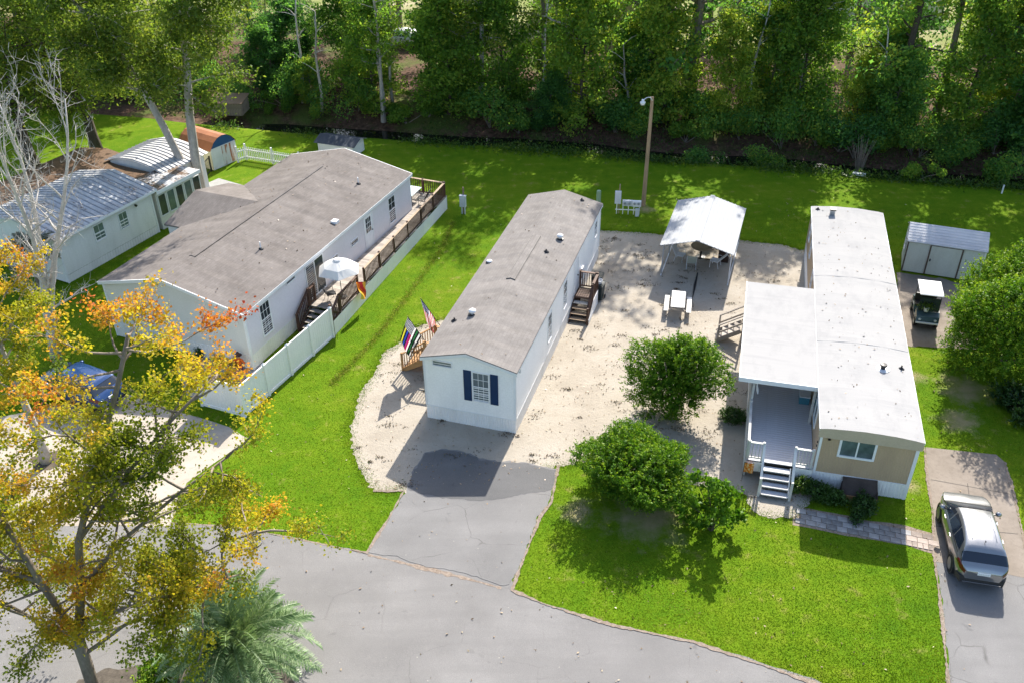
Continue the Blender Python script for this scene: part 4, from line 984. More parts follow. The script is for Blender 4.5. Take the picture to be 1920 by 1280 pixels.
lap_wall(h3, wm3['front'], 0, W3, 0.05, gt, M['siding3'], 0.2); lap_wall(h3, wm3['right'], 0, L3, 0.5, E3_ - 0.06, M['siding3'], 0.2); lap_wall(h3, wm3['rear'], 0, W3, 0.05, gt, M['siding3'], 0.2); lap_wall(h3, wm3['left'], 0, L3, 0.05, E3_ - 0.06, M['siding3'], 0.2)
rib_wall(h3, wm3['right'], 0, L3, 0, 0.48, M['vinyl_skirt'], 0.2, 0.012)
for a in (0, L3 - 0.1): MB(wm3['right']).box(a - 0.02, a + 0.1, 0, 0.04, 0, E3_ - 0.1).build('corner_trim', M['trim'], h3)
rf3 = gable_roof(h3, W3, L3, E3_, R3_, 3.0, M['metal_roof'], 0.35, 0.25, 0.08)
def ribs(parent, pts_fn, y0, y1, step, mat, w=0.05, h=0.045):
    y = y0
    while y <= y1:
        a, b = pts_fn(y); piece_between('rib', a, b, w, h, mat, parent); y += step
M['rib_dark'] = plain('grey_roof_rib', (0.30, 0.30, 0.31), 0.5, 0.2)
ribs(rf3, lambda y: ((W3 + 0.34, y, E3_ + 0.02), (3.0, y, R3_ + 0.02)), -0.1, L3 + 0.1, 0.38, M['rib_dark'], 0.06, 0.05)
ribs(rf3, lambda y: ((-0.34, y, E3_ + 0.02), (3.0, y, R3_ + 0.02)), -0.1, L3 + 0.1, 0.38, M['rib_dark'], 0.06, 0.05)
MB().box(W3 + 0.33, W3 + 0.36, -0.25, L3 + 0.25, E3_ - 0.16, E3_ - 0.01).build('gutter', M['trim'], h3)
window(h3, wm3['right'], 2.55, 3.25, 1.5, 2.45, 2, 1, glass=M['glass_teal']); window(h3, wm3['right'], 4.45, 5.05, 1.45, 2.4, 2, 1, glass=M['glass_teal'])
MB(wm3['right']).tube([(5.83, 0.0, 2.45), (5.83, 0.14, 2.4)], [0.05, 0.08], 8).build('wall_lamp', M['black'], h3)
# sunroom behind it, with tall windows and a flat roof under leaves
sr = thing('sunroom', 'white flat-roofed sunroom with tall windows and leaf litter on its roof', 'sunroom', O3, -YAW3)
SL0, SL1, SZ = 7.5, 11.0, 2.62
lap_wall(sr, lambda a, b, c: (W3 + b, a, c), SL0 + 0.02, SL1, 0.0, 0.85, M['siding2b'], 0.2, name='low_wall')
lap_wall(sr, lambda a, b, c: (W3 + b, a, c), SL0 + 0.02, SL1, 2.3, SZ, M['siding3'], 0.2, name='header_wall')
MB().box(3.9, W3 - 0.02, SL0 + 0.02, SL1 - 0.02, 0.0, SZ - 0.02).build('room_wall', M['siding3'], sr)
for i in range(5):
    window(sr, lambda a, b, c: (W3 + b, a, c), SL0 + 0.15 + 0.76 * i, SL0 + 0.72 + 0.76 * i, 0.92, 2.25, 1, 1, sash=False, glass=M['glass_teal'] if i % 2 else M['glass'], fw=0.05)
MB().box(3.75, W3 + 0.32, SL0 - 0.15, SL1 + 0.2, SZ, SZ + 0.1).build('roof', M['metal_half'], sr)
MB().box(0.0, 3.745, SL0 - 0.15, 9.5, SZ - 0.03, SZ + 0.08).build('leaf_roof', M['metal_litter'], sr)
for y in (SL0 + 0.1, 9.3): piece('roof_post', (0.1, 0.1, SZ - 0.03), M['wood_dark'], sr, (0.2, y, (SZ - 0.03) / 2))
MB().box(W3 + 0.325, W3 + 0.36, SL0 - 0.15, SL1 + 0.2, SZ - 0.1, SZ + 0.13).build('fascia', M['trim'], sr)
# leaf-covered carport roof left of it
lc = thing('leaf_covered_carport', 'low brown carport roof covered in fallen leaves beside the old trailer', 'carport', O3, -YAW3)
cr = MB().add([(-4.6, 0.4, 2.35), (-1.9, 0.4, 2.75), (0.9, 0.4, 2.45), (-4.6, 11.2, 2.35), (-1.9, 11.2, 2.75), (0.9, 11.2, 2.45), (-4.6, 0.4, 2.27), (-1.9, 0.4, 2.67), (0.9, 0.4, 2.37), (-4.6, 11.2, 2.27), (-1.9, 11.2, 2.67), (0.9, 11.2, 2.37)], [(0, 1, 4, 3), (1, 2, 5, 4), (6, 9, 10, 7), (7, 10, 11, 8), (0, 6, 7, 1), (1, 7, 8, 2), (3, 4, 10, 9), (4, 5, 11, 10), (0, 3, 9, 6), (2, 8, 11, 5)]).build('roof', M['metal_litter'], lc)
for x in (-4.4, -0.3):
    for y in (0.7, 4.2, 7.6, 11.0): piece('post', (0.09, 0.09, 2.34), M['wood_dark'], lc, (x, y, 1.17))
# rear outbuilding with white ribbed roof
ob = thing('outbuilding', 'white outbuilding with white ribbed gable roof behind the twin-trunk tree', 'outbuilding', O3, -YAW3)
OB = (-0.3, 4.5, 9.75, 13.6)
MB().box(OB[0] + 0.1, OB[1], OB[2] + 0.1, OB[3] - 0.1, 0, 2.62).build('wall', M['siding3'], ob)
BR = [(OB[0] - 0.2, 2.72), (OB[0] + 1.2, 3.12), (OB[0] + 2.4, 3.22), (OB[0] + 3.6, 3.08), (OB[1] + 0.25, 2.66)]
mb = MB()
for (p, q) in zip(BR, BR[1:]): mb.add([(p[0], OB[2] - 0.15, p[1]), (q[0], OB[2] - 0.15, q[1]), (q[0], OB[3] + 0.15, q[1]), (p[0], OB[3] + 0.15, p[1])], [(0, 1, 2, 3)])
ro = mb.build('roof', M['metal_roof'], ob)
for y in (OB[2] + 0.1, OB[3] - 0.1): MB().add([(OB[0] + 0.1, y, 2.621)] + [(max(OB[0] + 0.1, min(OB[1], x)), y, z - 0.02) for x, z in BR] + [(OB[1], y, 2.621)], [tuple(range(7))]).build('gable', M['siding3'], ob)
y = OB[2] - 0.05
while y < OB[3] + 0.15:
    for (p, q) in zip(BR, BR[1:]): piece_between('rib', (p[0], y, p[1] + 0.02), (q[0], y, q[1] + 0.02), 0.06, 0.05, M['rib_dark'], ro)
    y += 0.34
# barn-shaped metal shed with rusty roof
a_, b_ = at(402, 320), at(447, 300); gdir = (b_ - a_); gw_ = gdir.length; byaw = math.atan2(gdir.y, gdir.x)
bs = thing('metal_shed', 'barn-shaped metal shed with rusty orange roof and blue gable', 'shed', a_, byaw)
GB = [(0, 1.55), (gw_ * 0.14, 1.95), (gw_ * 0.32, 2.2), (gw_ * 0.5, 2.27), (gw_ * 0.68, 2.2), (gw_ * 0.86, 1.95), (gw_, 1.55)]
DB = 3.3
g = NG('rust_streaked_white_door'); o_ = g.obj(); nr = g.noise(g.mapping(o_, (3, 1, 0.5)), 1.6, 4, 0.6)
M['rust_door'] = g.fin(g.mix(g.ramp(nr, [(0.47, 0.0), (0.6, 1.0)]), (0.55, 0.55, 0.56, 1), (0.32, 0.12, 0.05, 1)), 0.6)
MB().box(0, gw_, 0.0, 0.03, 0, 1.55).build('front_wall', M['pale_grey'], bs)
MB().add([(p[0], 0.015, p[1]) for p in GB], [tuple(range(7))]).build('gable', plain('blue_gable_paint', (0.02, 0.075, 0.19), 0.5), bs)
MB().box(gw_ * 0.42, gw_ * 0.92, -0.025, 0.0, 0.08, 1.5).build('door', M['rust_door'], bs)
rib_wall(bs, lambda a, b, c: (-b, a, c), 0, DB, 0, 1.55, plain('cream_shed_wall', (0.55, 0.52, 0.38), 0.6), 0.2, 0.02, 'side_wall')
rib_wall(bs, lambda a, b, c: (gw_ + b, a, c), 0, DB, 0, 1.55, M['pale_grey'], 0.2, 0.02, 'side_wall')
MB().box(0, gw_, DB - 0.03, DB, 0, 1.55).build('rear_wall', M['pale_grey'], bs)
mb = MB(); G2 = [(-0.1, 1.45)] + [(x, z + 0.03) for x, z in GB] + [(gw_ + 0.1, 1.45)]
for (p, q) in zip(G2, G2[1:]):
    mb.add([(p[0], -0.08, p[1]), (q[0], -0.08, q[1]), (q[0], DB + 0.05, q[1]), (p[0], DB + 0.05, p[1])], [(0, 1, 2, 3)])
mb.build('roof', M['rust'], bs)
# black iron gate and rail by the twin-trunk tree
ig = thing('iron_railing', 'black iron railing section beside the old outbuilding', 'railing', (0, 0, 0))
railing(ig, at(385, 335), at(397, 322), 1.1, M['black'], M['black'], M['black'], 0.14, 1.2, 0.02, 0.1, 0.09, cap=0.05)
ig = thing('iron_railing', 'black iron railing at the back edge of the grey roof', 'railing', (0, 0, 0))
pa_ = L2P(13.3, -1.4); pb_ = L2P(15.9, -0.9)
railing(ig, pa_, pb_, 1.3, M['black'], M['black'], M['black'], 0.14, 1.3, 0.02, 0.1, 0.1, cap=0.06)
flat_sheet('grey_deck_slab', P([(375, 350), (410, 335), (480, 355), (440, 395), (385, 392)]), 0.02, M['conc_grey'], 'grey slab between the old trailer and the grey home', thick=0.02)

# ------------------------------------------------------------------ tan trailer with white roof (right)
YAW4 = R(14.39); O4 = Vector((12.413, 28.957, 0)); W4, L4, E4 = 3.757, 20.67, 3.209
def L4P(l, w, z=0): return Vector((O4.x + l * math.sin(YAW4) + w * math.cos(YAW4), O4.y + l * math.cos(YAW4) - w * math.sin(YAW4), z))
g = NG('white_coated_roof'); o_ = g.obj(); n1 = g.noise(g.mapping(o_, (1, 0.45, 1)), 1.5, 6, 0.7); n2 = g.noise(g.mapping(o_, (0.25, 2.2, 1)), 1.1, 4, 0.6); n3 = g.noise(o_, 20, 3)
col = g.mix(g.math('MULTIPLY', g.ramp(n1, [(0.5, 0.0), (0.75, 1.0)]), 0.5), (0.315, 0.311, 0.305, 1), (0.225, 0.225, 0.228, 1))
col = g.mix(g.math('MULTIPLY', g.ramp(n2, [(0.55, 0.0), (0.72, 1.0)]), 0.3), col, (0.215, 0.215, 0.22, 1)); g.bump(g.math('ADD', n2, g.math('MULTIPLY', n3, 0.3)), 0.3, 0.04)
M['white_roof'] = g.fin(col, 0.85, 0.05)
h4 = thing('mobile_home', 'tan metal trailer with white coated roof and covered porch', 'mobile home', O4, -YAW4)
wm4 = wall_maps(W4, L4)
for k, e in (('front', W4), ('rear', W4), ('left', L4), ('right', L4)):
    rib_wall(h4, wm4[k], 0, e, 0.8, 2.72 if k == 'front' else 3.05, M['siding4'], 0.1, 0.006, 'siding_wall')
    rib_wall(h4, wm4[k], 0, e, 0.0, 0.76, M['vinyl_skirt'], 0.14, 0.014)
    MB(wm4[k]).box(-0.02, e + 0.02, 0, 0.025, 0.76, 0.8).build('base_trim', M['trim'], h4)
    MB(wm4[k]).box(-0.03, 0.1, 0, 0.03, 0.0, 2.72).build('corner_trim', M['tan_band'] if k != 'front' else M['trim'], h4)
    MB(wm4[k]).box(e - 0.1, e + 0.03, 0, 0.031, 0.0, 2.72).build('corner_trim', M['tan_band'] if k != 'front' else M['trim'], h4)
# rounded white roof over the whole trailer
mb = MB(); ny = 60; nx = 14; V = []
for j in range(ny + 1):
    y = -0.14 + (L4 + 0.2) * j / ny
    for i in range(nx + 1):
        t = i / nx; x = -0.1 + (W4 + 0.2) * t
        V.append((x, y, E4 - 0.1 + 0.14 * math.sin(math.pi * t) ** 0.8 + 0.008 * math.sin(y * 3.1) + 0.008 * math.sin(x * 5 + y)))
n = nx + 1
F = [(j * n + i, j * n + i + 1, (j + 1) * n + i + 1, (j + 1) * n + i) for j in range(ny) for i in range(nx)]
roof4 = mb.add(V, F).build('roof', M['white_roof'], h4, smooth=True)
prof = [(-0.1 + (W4 + 0.2) * i / nx, E4 - 0.1 + 0.14 * math.sin(math.pi * i / nx) ** 0.8) for i in range(nx + 1)]
mb = MB()
for (p, q) in zip(prof, prof[1:]):
    mb.add([(p[0], -0.135, p[1] - 0.005), (q[0], -0.135, q[1] - 0.005), (q[0], -0.1, 2.66), (p[0], -0.1, 2.66), (p[0], 0.0, 2.66), (q[0], 0.0, 2.66)], [(0, 1, 2, 3), (3, 2, 5, 4)])
mb.build('eave_band', M['tan_band'], h4)
mb = MB()
for (p, q) in zip(prof, prof[1:]): mb.add([(p[0], L4 + 0.06, p[1] - 0.004), (q[0], L4 + 0.06, q[1] - 0.004), (q[0], L4 + 0.02, 2.9), (p[0], L4 + 0.02, 2.9)], [(0, 1, 2, 3)])
mb.build('rear_band', M['tan_band'], h4)
for x in (-0.1, W4 + 0.1): MB().box(x - 0.012, x + 0.012, -0.13, L4 + 0.06, E4 - 0.2, E4 - 0.1).build('drip_edge', M['trim'], h4)
window(h4, wm4['front'], 0.86, 2.12, 1.84, 2.62, 1, 1, slider=True, glass=M['glass_teal'], frame=M['trim'], fw=0.09)
window(h4, wm4['left'], 2.0, 3.6, 1.55, 2.5, 1, 1, slider=True, glass=M['glass_teal'], fw=0.08)
for a in (13.6, 17.0, 19.0): window(h4, wm4['left'], a, a + 0.55, 1.7, 2.5, 1, 1, glass=M['glass'], fw=0.05)
panel_door(h4, wm4['left'], 5.2, 6.1, 0.95, 2.85)
MB(wm4['front']).tube([(0.35, 0, 2.6), (0.35, 0.09, 2.57)], [0.045, 0.06], 8).build('wall_lamp', M['black'], h4)
MB(wm4['left']).tube([(0.15, 0.0, 2.0), (0.15, 0.06, 2.0)], [0.05, 0.05], 8).tube([(0.15, 0.0, 2.2), (0.15, 0.06, 2.2)], [0.05, 0.05], 8).build('porch_switch', M['black'], h4)
z_ = lambda x: E4 - 0.1 + 0.14 * math.sin(math.pi * (x + 0.1) / (W4 + 0.2)) ** 0.8
o = MB().box(0.88, 1.14, 19.55, 19.85, z_(1) - 0.02, z_(1) + 0.3).build('chimney', M['grey_metal'], roof4); MB().box(0.84, 1.18, 19.5, 19.9, z_(1) + 0.3, z_(1) + 0.36).build('chimney_cap', M['black'], o)
o = MB().lathe((2.61, 4.55, z_(2.61) - 0.02), [(0.1, 0), (0.1, 0.16), (0.15, 0.18), (0.13, 0.26), (0.001, 0.28)], 12).build('roof_vent', M['black'], roof4)
MB().lathe((2.61, 4.55, z_(2.61) + 0.012), [(0.3, 0.0), (0.27, 0.012), (0.1, 0.015)], 18).build('flashing', M['pale_grey'], o)
vent_pipe(roof4, 3.4, 4.82, z_(3.4), 0.2); vent_pipe(roof4, 0.25, 20.3, z_(0.25), 0.15)
# seams of the roof sheets
for y in (6.3, 12.4):
    mb = MB()
    for (p, q) in zip(prof, prof[1:]): mb.add([(p[0], y, p[1] + 0.014), (q[0], y, q[1] + 0.014), (q[0], y + 0.10, q[1] + 0.014), (p[0], y + 0.10, p[1] + 0.014), (p[0], y - 0.02, p[1] - 0.01), (q[0], y - 0.02, q[1] - 0.01)], [(0, 1, 2, 3), (4, 5, 1, 0)])
    mb.build('roof_seam', M['white_roof'], roof4)

# covered porch
po = thing('porch', 'covered grey-floored porch with white railings on the tan trailer', 'porch', O4, -YAW4)
PW, PZ = -2.75, 0.95
nb = int(11.0 / 0.15)
for i in range(nb):
    piece('deck_board', (2.72, 0.142, 0.035), M['deck_grey'], po, (PW / 2 - 0.01, -0.1 + 0.15 * i + 0.07, PZ - 0.018))
rib_wall(po, lambda a, b, c: (PW - b, a, c), -0.12, 11.0, 0.02, PZ - 0.04, M['vinyl_skirt'], 0.2, 0.012, 'skirting_panel')
rib_wall(po, lambda a, b, c: (a, -0.13 - b, c), PW, -2.08, 0.4, PZ - 0.04, M['vinyl_skirt'], 0.2, 0.012, 'skirting_panel')
MB().box(-0.82, -0.03, -0.15, -0.13, 0.1, PZ - 0.04).build('front_board', M['vinyl_skirt'], po)
railing(po, (PW + 0.03, 0.0, PZ), (PW + 0.03, 10.9, PZ), 0.92, M['wood_white'], M['wood_white'], M['wood_white'], 0.14, 2.7, 0.035, post_w=0.1, post_down=PZ - 0.02, cap=0.1)
railing(po, (PW + 0.08, -0.05, PZ), (-2.1, -0.05, PZ), 0.92, M['wood_white'], M['wood_white'], M['wood_white'], 0.13, 0.7, 0.035, cap=0.1)
railing(po, (-0.82, -0.05, PZ), (-0.12, -0.05, PZ), 0.92, M['wood_white'], M['wood_white'], M['wood_white'], 0.13, 0.7, 0.035, cap=0.1)
for x in (-2.08, -0.84):
    piece_between('stair_rail', (x, -0.05, PZ + 0.9), (x, -1.15, 0.95), 0.1, 0.05, M['wood_white'], po)
    piece('stair_post', (0.1, 0.1, 1.0), M['wood_white'], po, (x, -1.2, 0.5))
    MB().beam((x + (0.07 if x < -1.5 else -0.07), -0.16, PZ - 0.14), (x + (0.07 if x < -1.5 else -0.07), -1.2, 0.12), 0.045, 0.24).build('stringer', M['wood_white'], po)
for i in range(4):
    y = -0.30 - 0.28 * i; z = PZ * (4 - i) / 5 + 0.02
    piece('tread', (1.05, 0.26, 0.045), M['deck_grey'], po, (-1.46, y, z)); piece('nosing', (1.05, 0.035, 0.05), M['wood_white'], po, (-1.46, y - 0.15, z))
# porch roof
pr_ = MB().box(-3.36, -0.102, 2.75, 11.1, 2.98, 3.09)
proof = pr_.build('porch_roof', M['white_roof'], po)
MB().box(-3.37, -0.1, 2.70, 2.748, 2.88, 3.10).build('roof_fascia', M['trim'], po); MB().box(-3.40, -3.362, 2.70, 11.1, 2.9, 3.10).build('roof_fascia', M['trim'], po)
for y in (2.95, 5.6, 8.2, 10.9): piece('roof_post', (0.1, 0.1, 2.05), M['wood_white'], po, (PW + 0.04, y, PZ + 1.015))
piece('roof_post', (0.1, 0.1, 2.05), M['wood_white'], po, (-0.15, 2.95, PZ + 1.015))
rib_wall(po, lambda a, b, c: (PW + 0.1 + a, 9.2 - b, c), 0, 2.6, PZ, 2.97, M['siding4'], 0.15, 0.01, 'porch_back_wall')
# things on the porch
pb = thing('storage_box', 'blue plastic storage tub on the porch by the tan wall', 'box', L4P(4.6, -0.35, PZ), -YAW4)
MB().box(-0.22, 0.22, -0.3, 0.3, 0, 0.38).build('tub', plain('teal_blue_plastic', (0.05, 0.18, 0.24), 0.5), pb); MB().box(-0.24, 0.24, -0.32, 0.32, 0.38, 0.43).build('lid', M['pale_grey'], pb)
for i, (l_, w_, rz) in enumerate(((8.3, -2.2, 0.3), (8.4, -1.4, 0.0), (7.9, -0.7, -0.6))):
    patio_chair(['dark metal chair at the left back of the porch', 'dark metal chair in the middle back of the porch', 'dark metal chair at the right back of the porch'][i], L4P(l_, w_, PZ), -YAW4 + rz, M['black'], M['black'], 'chairs at the back of the porch')
wh = thing('hanging_wreath', 'white hanging decoration on the left porch post', 'decoration', L4P(3.3, PW + 0.17, PZ + 1.2), -YAW4)
MB().tube([(0, 0, 0.5), (0.02, 0, 0.2), (0.06, 0.02, 0), (0.1, -0.05, -0.2)], [0.01, 0.04, 0.06, 0.03], 6).build('garland', M['trim'], wh)
# leaning shutter-like skirt hatch with planter soil in front of the trailer
ph_ = thing('planter_bed', 'dark wooden cold frame leaning against the tan trailer skirting', 'planter', O4, -YAW4)
MB().add([(1.2, -0.06, 0.78), (2.55, -0.06, 0.82), (2.62, -0.62, 0.3), (1.22, -0.62, 0.26)], [(0, 1, 2, 3)]).box(1.2, 1.24, -0.6, -0.03, 0, 0.5).box(2.56, 2.6, -0.6, -0.03, 0, 0.5).build('dark_cover', plain('dark_weathered_cover', (0.06, 0.045, 0.038), 0.8, 0.4), ph_)
MB().box(1.2, 2.6, -0.66, -0.625, 0, 0.3).build('front_board', M['wood_tan'], ph_)
of = thing('garden_flag', 'small orange garden flag at the porch corner', 'flag', L4P(-0.32, PW + 0.18), -YAW4)
MB().tube([(-0.2, 0, 0), (-0.2, 0, 0.95)], [0.012, 0.012], 5).tube([(-0.2, 0, 0.95), (0.2, 0, 0.95)], [0.01, 0.01], 5).build('stand', M['black'], of)
g = NG('orange_print_cloth'); uv = g.new('ShaderNodeTexCoord').outputs['UV']
M['orange_flag'] = g.fin(g.ramp(g.noise(uv, 4, 2), [(0.35, (0.55, 0.12, 0.01)), (0.5, (0.7, 0.25, 0.03)), (0.62, (0.75, 0.6, 0.35))]), 0.8)
link('cloth', uvmesh('cloth', 8, 8, lambda u, v: Vector((-0.19 + 0.38 * u, 0.03 * math.sin(u * 6 + v * 2), 0.42 + 0.52 * v)), M['orange_flag']), of)
# side steps behind the porch
ss = thing('side_steps', 'grey wooden side steps with open rail left of the porch', 'steps', L4P(9.9, -3.45), -YAW4)
for i in range(4):
    piece('tread', (0.3, 1.0, 0.045), M['wood_grey'], ss, (-0.95 + 0.28 * i, 0.5, 0.2 + 0.19 * i))
for y in (0.02, 0.98):
    MB().beam((-1.1, y, 0.1), (0.1, y, 0.85), 0.05, 0.22).build('stringer', M['wood_grey'], ss)
    for (x, h) in ((-1.0, 1.05), (0.2, 1.85)): piece('post', (0.09, 0.09, h), M['wood_grey'], ss, (x, y, h / 2))
    piece_between('hand_rail', (-1.02, y, 1.05), (0.25, y, 1.85), 0.09, 0.05, M['wood_grey'], ss); piece_between('mid_rail', (-1.02, y, 0.6), (0.25, y, 1.4), 0.05, 0.08, M['wood_grey'], ss)
# white handrail on the far side of the trailer
hr = thing('ladder', 'white ladder leaning along the right wall of the tan trailer', 'ladder', O4, -YAW4)
for x in (W4 + 0.18, W4 + 0.46): MB().beam((x, 12.4, 0.3 + (x - W4)), (x, 15.4, 0.9 + (x - W4)), 0.035, 0.07).build('rail', M['trim'], hr)
for i in range(9): MB().beam((W4 + 0.18, 12.6 + 0.31 * i, 0.52 + 0.062 * i), (W4 + 0.46, 12.6 + 0.31 * i, 0.8 + 0.062 * i), 0.03, 0.03).build('rung', M['trim'], hr)
MB().box(W4 + 0.1, W4 + 0.5, 12.7, 12.78, 0, 0.5).box(W4 + 0.1, W4 + 0.5, 15.0, 15.08, 0, 0.95).build('trestle', M['wood_grey'], hr)
lp = thing('lumber', 'pale boards lying beside the right wall of the tan trailer', 'lumber', L4P(7.6, W4 + 0.55), -YAW4 - 0.15)
for i in range(3): piece('board', (0.12, 1.6, 0.035), M['wood_white'] if i else M['wood_grey'], lp, (0.13 * i - 0.1, 0.25 * i, 0.035 + 0.036 * (i % 2)), (0, 0, 0.08 * i))

# ------------------------------------------------------------------ open metal carport with garden furniture
c_fl, c_fr, c_rl = at(1238, 460, 2.1), at(1376, 479, 2.1), at(1265, 375, 2.1)
cw = (c_fr - c_fl); cl = (c_rl - c_fl); CWd, CLn = cw.length, cl.length; cyaw = math.atan2(cw.y, cw.x)
cp = thing('metal_carport', 'open white metal carport with ribbed gable roof on the sand', 'carport', (c_fl.x, c_fl.y, 0), cyaw)
M['carport_white'] = plain('white_painted_steel', (0.36, 0.37, 0.38), 0.8, 0.06, spec=0.04)
CE, CR = 2.1, 2.68
crf = MB()
for (xa, za, xb, zb) in ((0, CE, CWd / 2, CR), (CWd / 2, CR, CWd, CE)):
    crf.add([(xa, 0, za), (xb, 0, zb), (xb, CLn, zb), (xa, CLn, za), (xa, 0, za - 0.03), (xb, 0, zb - 0.03), (xb, CLn, zb - 0.03), (xa, CLn, za - 0.03)], [(0, 1, 2, 3), (4, 7, 6, 5), (0, 4, 5, 1), (2, 6, 7, 3), (0, 3, 7, 4), (1, 5, 6, 2)])
crf = crf.build('roof', M['carport_white'], cp)
nr_ = 19
for i in range(nr_ + 1):
    t = i / nr_; x = CWd * t; z = CE + (CR - CE) * (1 - abs(2 * t - 1))
    piece('roof_rib', (0.035, CLn, 0.035), M['carport_white'], crf, (x, CLn / 2, z + 0.012), (0, 0, 0))
MB().box(CWd / 2 - 0.12, CWd / 2 + 0.12, -0.01, CLn + 0.01, CR + 0.0, CR + 0.035).build('ridge_cap', M['carport_white'], crf)
for y in (0.45, CLn / 2, CLn - 0.4):
    for x in (0.14, CWd - 0.14):
        piece('post', (0.06, 0.06, CE), M['carport_white'] if x < 1 else M['pale_grey'], cp, (x, y, CE / 2))
        s = 1 if x < 1 else -1
        piece_between('brace', (x + s * 0.03, y, CE - 0.5), (x + s * 0.5, y, CE + 0.08), 0.04, 0.04, M['carport_white'], cp)
    piece_between('rafter', (0.1, y, CE - 0.04), (CWd / 2, y, CR - 0.07), 0.06, 0.06, M['carport_white'], cp); piece_between('rafter', (CWd / 2, y, CR - 0.07), (CWd - 0.1, y, CE - 0.04), 0.06, 0.06, M['carport_white'], cp)
for x in (0.14, CWd - 0.14): piece('base_rail', (0.06, CLn - 0.5, 0.05), M['pale_grey'], cp, (x, CLn / 2, 0.03))
# furniture
def CP(x, y, z=0): return Vector((c_fl.x, c_fl.y, 0)) + Vector((math.cos(cyaw), math.sin(cyaw), 0)) * x + Vector((-math.sin(cyaw), math.cos(cyaw), 0)) * y + Vector((0, 0, z))
rt = thing('round_table', 'round brown garden table under the metal carport', 'table', CP(2.0, 3.2), cyaw)
MB().lathe((0, 0, 0), [(0.001, 0.7), (0.62, 0.7), (0.64, 0.73), (0.62, 0.75), (0.001, 0.75)], 20).build('tabletop', plain('brown_tabletop', (0.26, 0.19, 0.13), 0.5), rt)
MB().lathe((0, 0, 0), [(0.3, 0), (0.3, 0.04), (0.06, 0.08), (0.05, 0.7)], 12).build('pedestal', M['black'], rt)
M['sling_green'] = plain('grey_green_sling', (0.38, 0.42, 0.36), 0.7); M['sling_white'] = plain('white_sling', (0.6, 0.6, 0.6), 0.7)
patio_chair('pale green sling chair at the near side of the carport table', CP(1.65, 1.75), cyaw + 3.3, M['sling_green'], M['pale_grey'], 'chairs under the carport')
patio_chair('white reclining chair to the right of the carport table', CP(2.95, 2.3), cyaw - 1.75, M['sling_white'], M['trim'], 'chairs under the carport', 0.45)
patio_chair('white chair to the left of the carport table', CP(0.9, 2.4), cyaw + 1.4, M['sling_white'], M['pale_grey'], 'chairs under the carport')
patio_chair('beige chair behind the carport table', CP(2.2, 4.4), cyaw + 0.1, plain('beige_sling', (0.5, 0.42, 0.3), 0.7), M['pale_grey'], 'chairs under the carport')
ck = thing('cabinet', 'dark brown cabinet at the right side under the carport', 'cabinet', CP(3.35, 3.4), cyaw)
MB().box(-0.3, 0.3, -0.5, 0.5, 0, 0.95).build('cabinet_body', plain('dark_brown_laminate', (0.05, 0.03, 0.022), 0.5), ck); MB().box(-0.32, 0.32, -0.52, 0.52, 0.95, 0.985).build('cabinet_top', M['wood_dark'], ck)
bx_ = thing('cardboard_box', 'pale cardboard box at the back of the carport', 'box', CP(2.3, 5.4), cyaw + 0.2)
MB().box(-0.3, 0.3, -0.25, 0.25, 0, 0.6).build('carton', plain('cardboard', (0.42, 0.29, 0.17), 0.85), bx_); MB().box(-0.31, 0.31, -0.04, 0.04, 0.6, 0.604).build('tape', M['trim'], bx_)
hose = thing('garden_hose', 'dark garden hose lying across the shaded sand', 'hose', (0, 0, 0)); hp = [at(x, y, 0.03) for x, y in ((1308, 512), (1303, 535), (1300, 552), (1296, 570))]
MB().tube(hp, [0.03, 0.07, 0.03, 0.02], 6).build('hose_line', M['black'], hose)

# picnic table
pc = at(1271, 561, 0.0); pcc = at(1272, 561, 0.75); pyaw = math.atan2(0.33, 1.0)
pt = thing('picnic_table', 'weathered white picnic table on the sand in front of the carport', 'picnic table', (pcc.x, pcc.y, 0), -R(11.5))
for i in range(5): piece('plank', (0.142, 1.7, 0.038), M['wood_white'] if i % 2 else M['wood_grey'] if False else M['wood_white'], pt, (-0.296 + 0.148 * i, 0, 0.74))
for s in (-1, 1):
    piece('bench_board', (0.25, 1.6, 0.04), M['wood_white'], pt, (s * 0.6, 0.0, 0.44))
    for y in (-0.62, 0.62):
        piece_between('leg', (s * 0.22, y, 0.72), (s * 0.55, y, 0.0), 0.09, 0.04, M['wood_grey'], pt)
for y in (-0.62, 0.62):
    piece('cross_beam', (1.4, 0.04, 0.09), M['wood_grey'], pt, (0, y + 0.045, 0.375)); piece('top_cleat', (0.72, 0.04, 0.08), M['wood_grey'], pt, (0, y + 0.045, 0.68))

# ------------------------------------------------------------------ white garden shed (right)
s_fl, s_fr = at(1690, 508), at(1841, 533); sdv = s_fr - s_fl; SWd = 4.05; SDp = 2.3; syaw = math.atan2(sdv.y, sdv.x) + 0.03
ws = thing('garden_shed', 'white lap-sided garden shed with double door behind the golf cart', 'shed', s_fl, syaw)
wms = wall_maps(SWd, SDp); M['shed_white'] = grime('weathered_white_shed', (0.60, 0.60, 0.57), (0.36, 0.34, 0.28), 0.6, 0.4)
lap_wall(ws, wms['front'], 0, SWd, 0.05, 2.0, M['shed_white'], 0.14, 0.02); lap_wall(ws, wms['rear'], 0, SWd, 0.05, 2.0, M['shed_white'], 0.14, 0.02)
for k in ('left', 'right'): lap_wall(ws, wms[k], 0, SDp, 0.05, [(0, 1.98), (SDp / 2, 2.55), (SDp, 1.98)], M['shed_white'], 0.14, 0.02)
M['shed_roof'] = rib_metal('pale_shed_roof', (0.5, 0.5, 0.51), (0.33, 0.335, 0.36), 0.0)
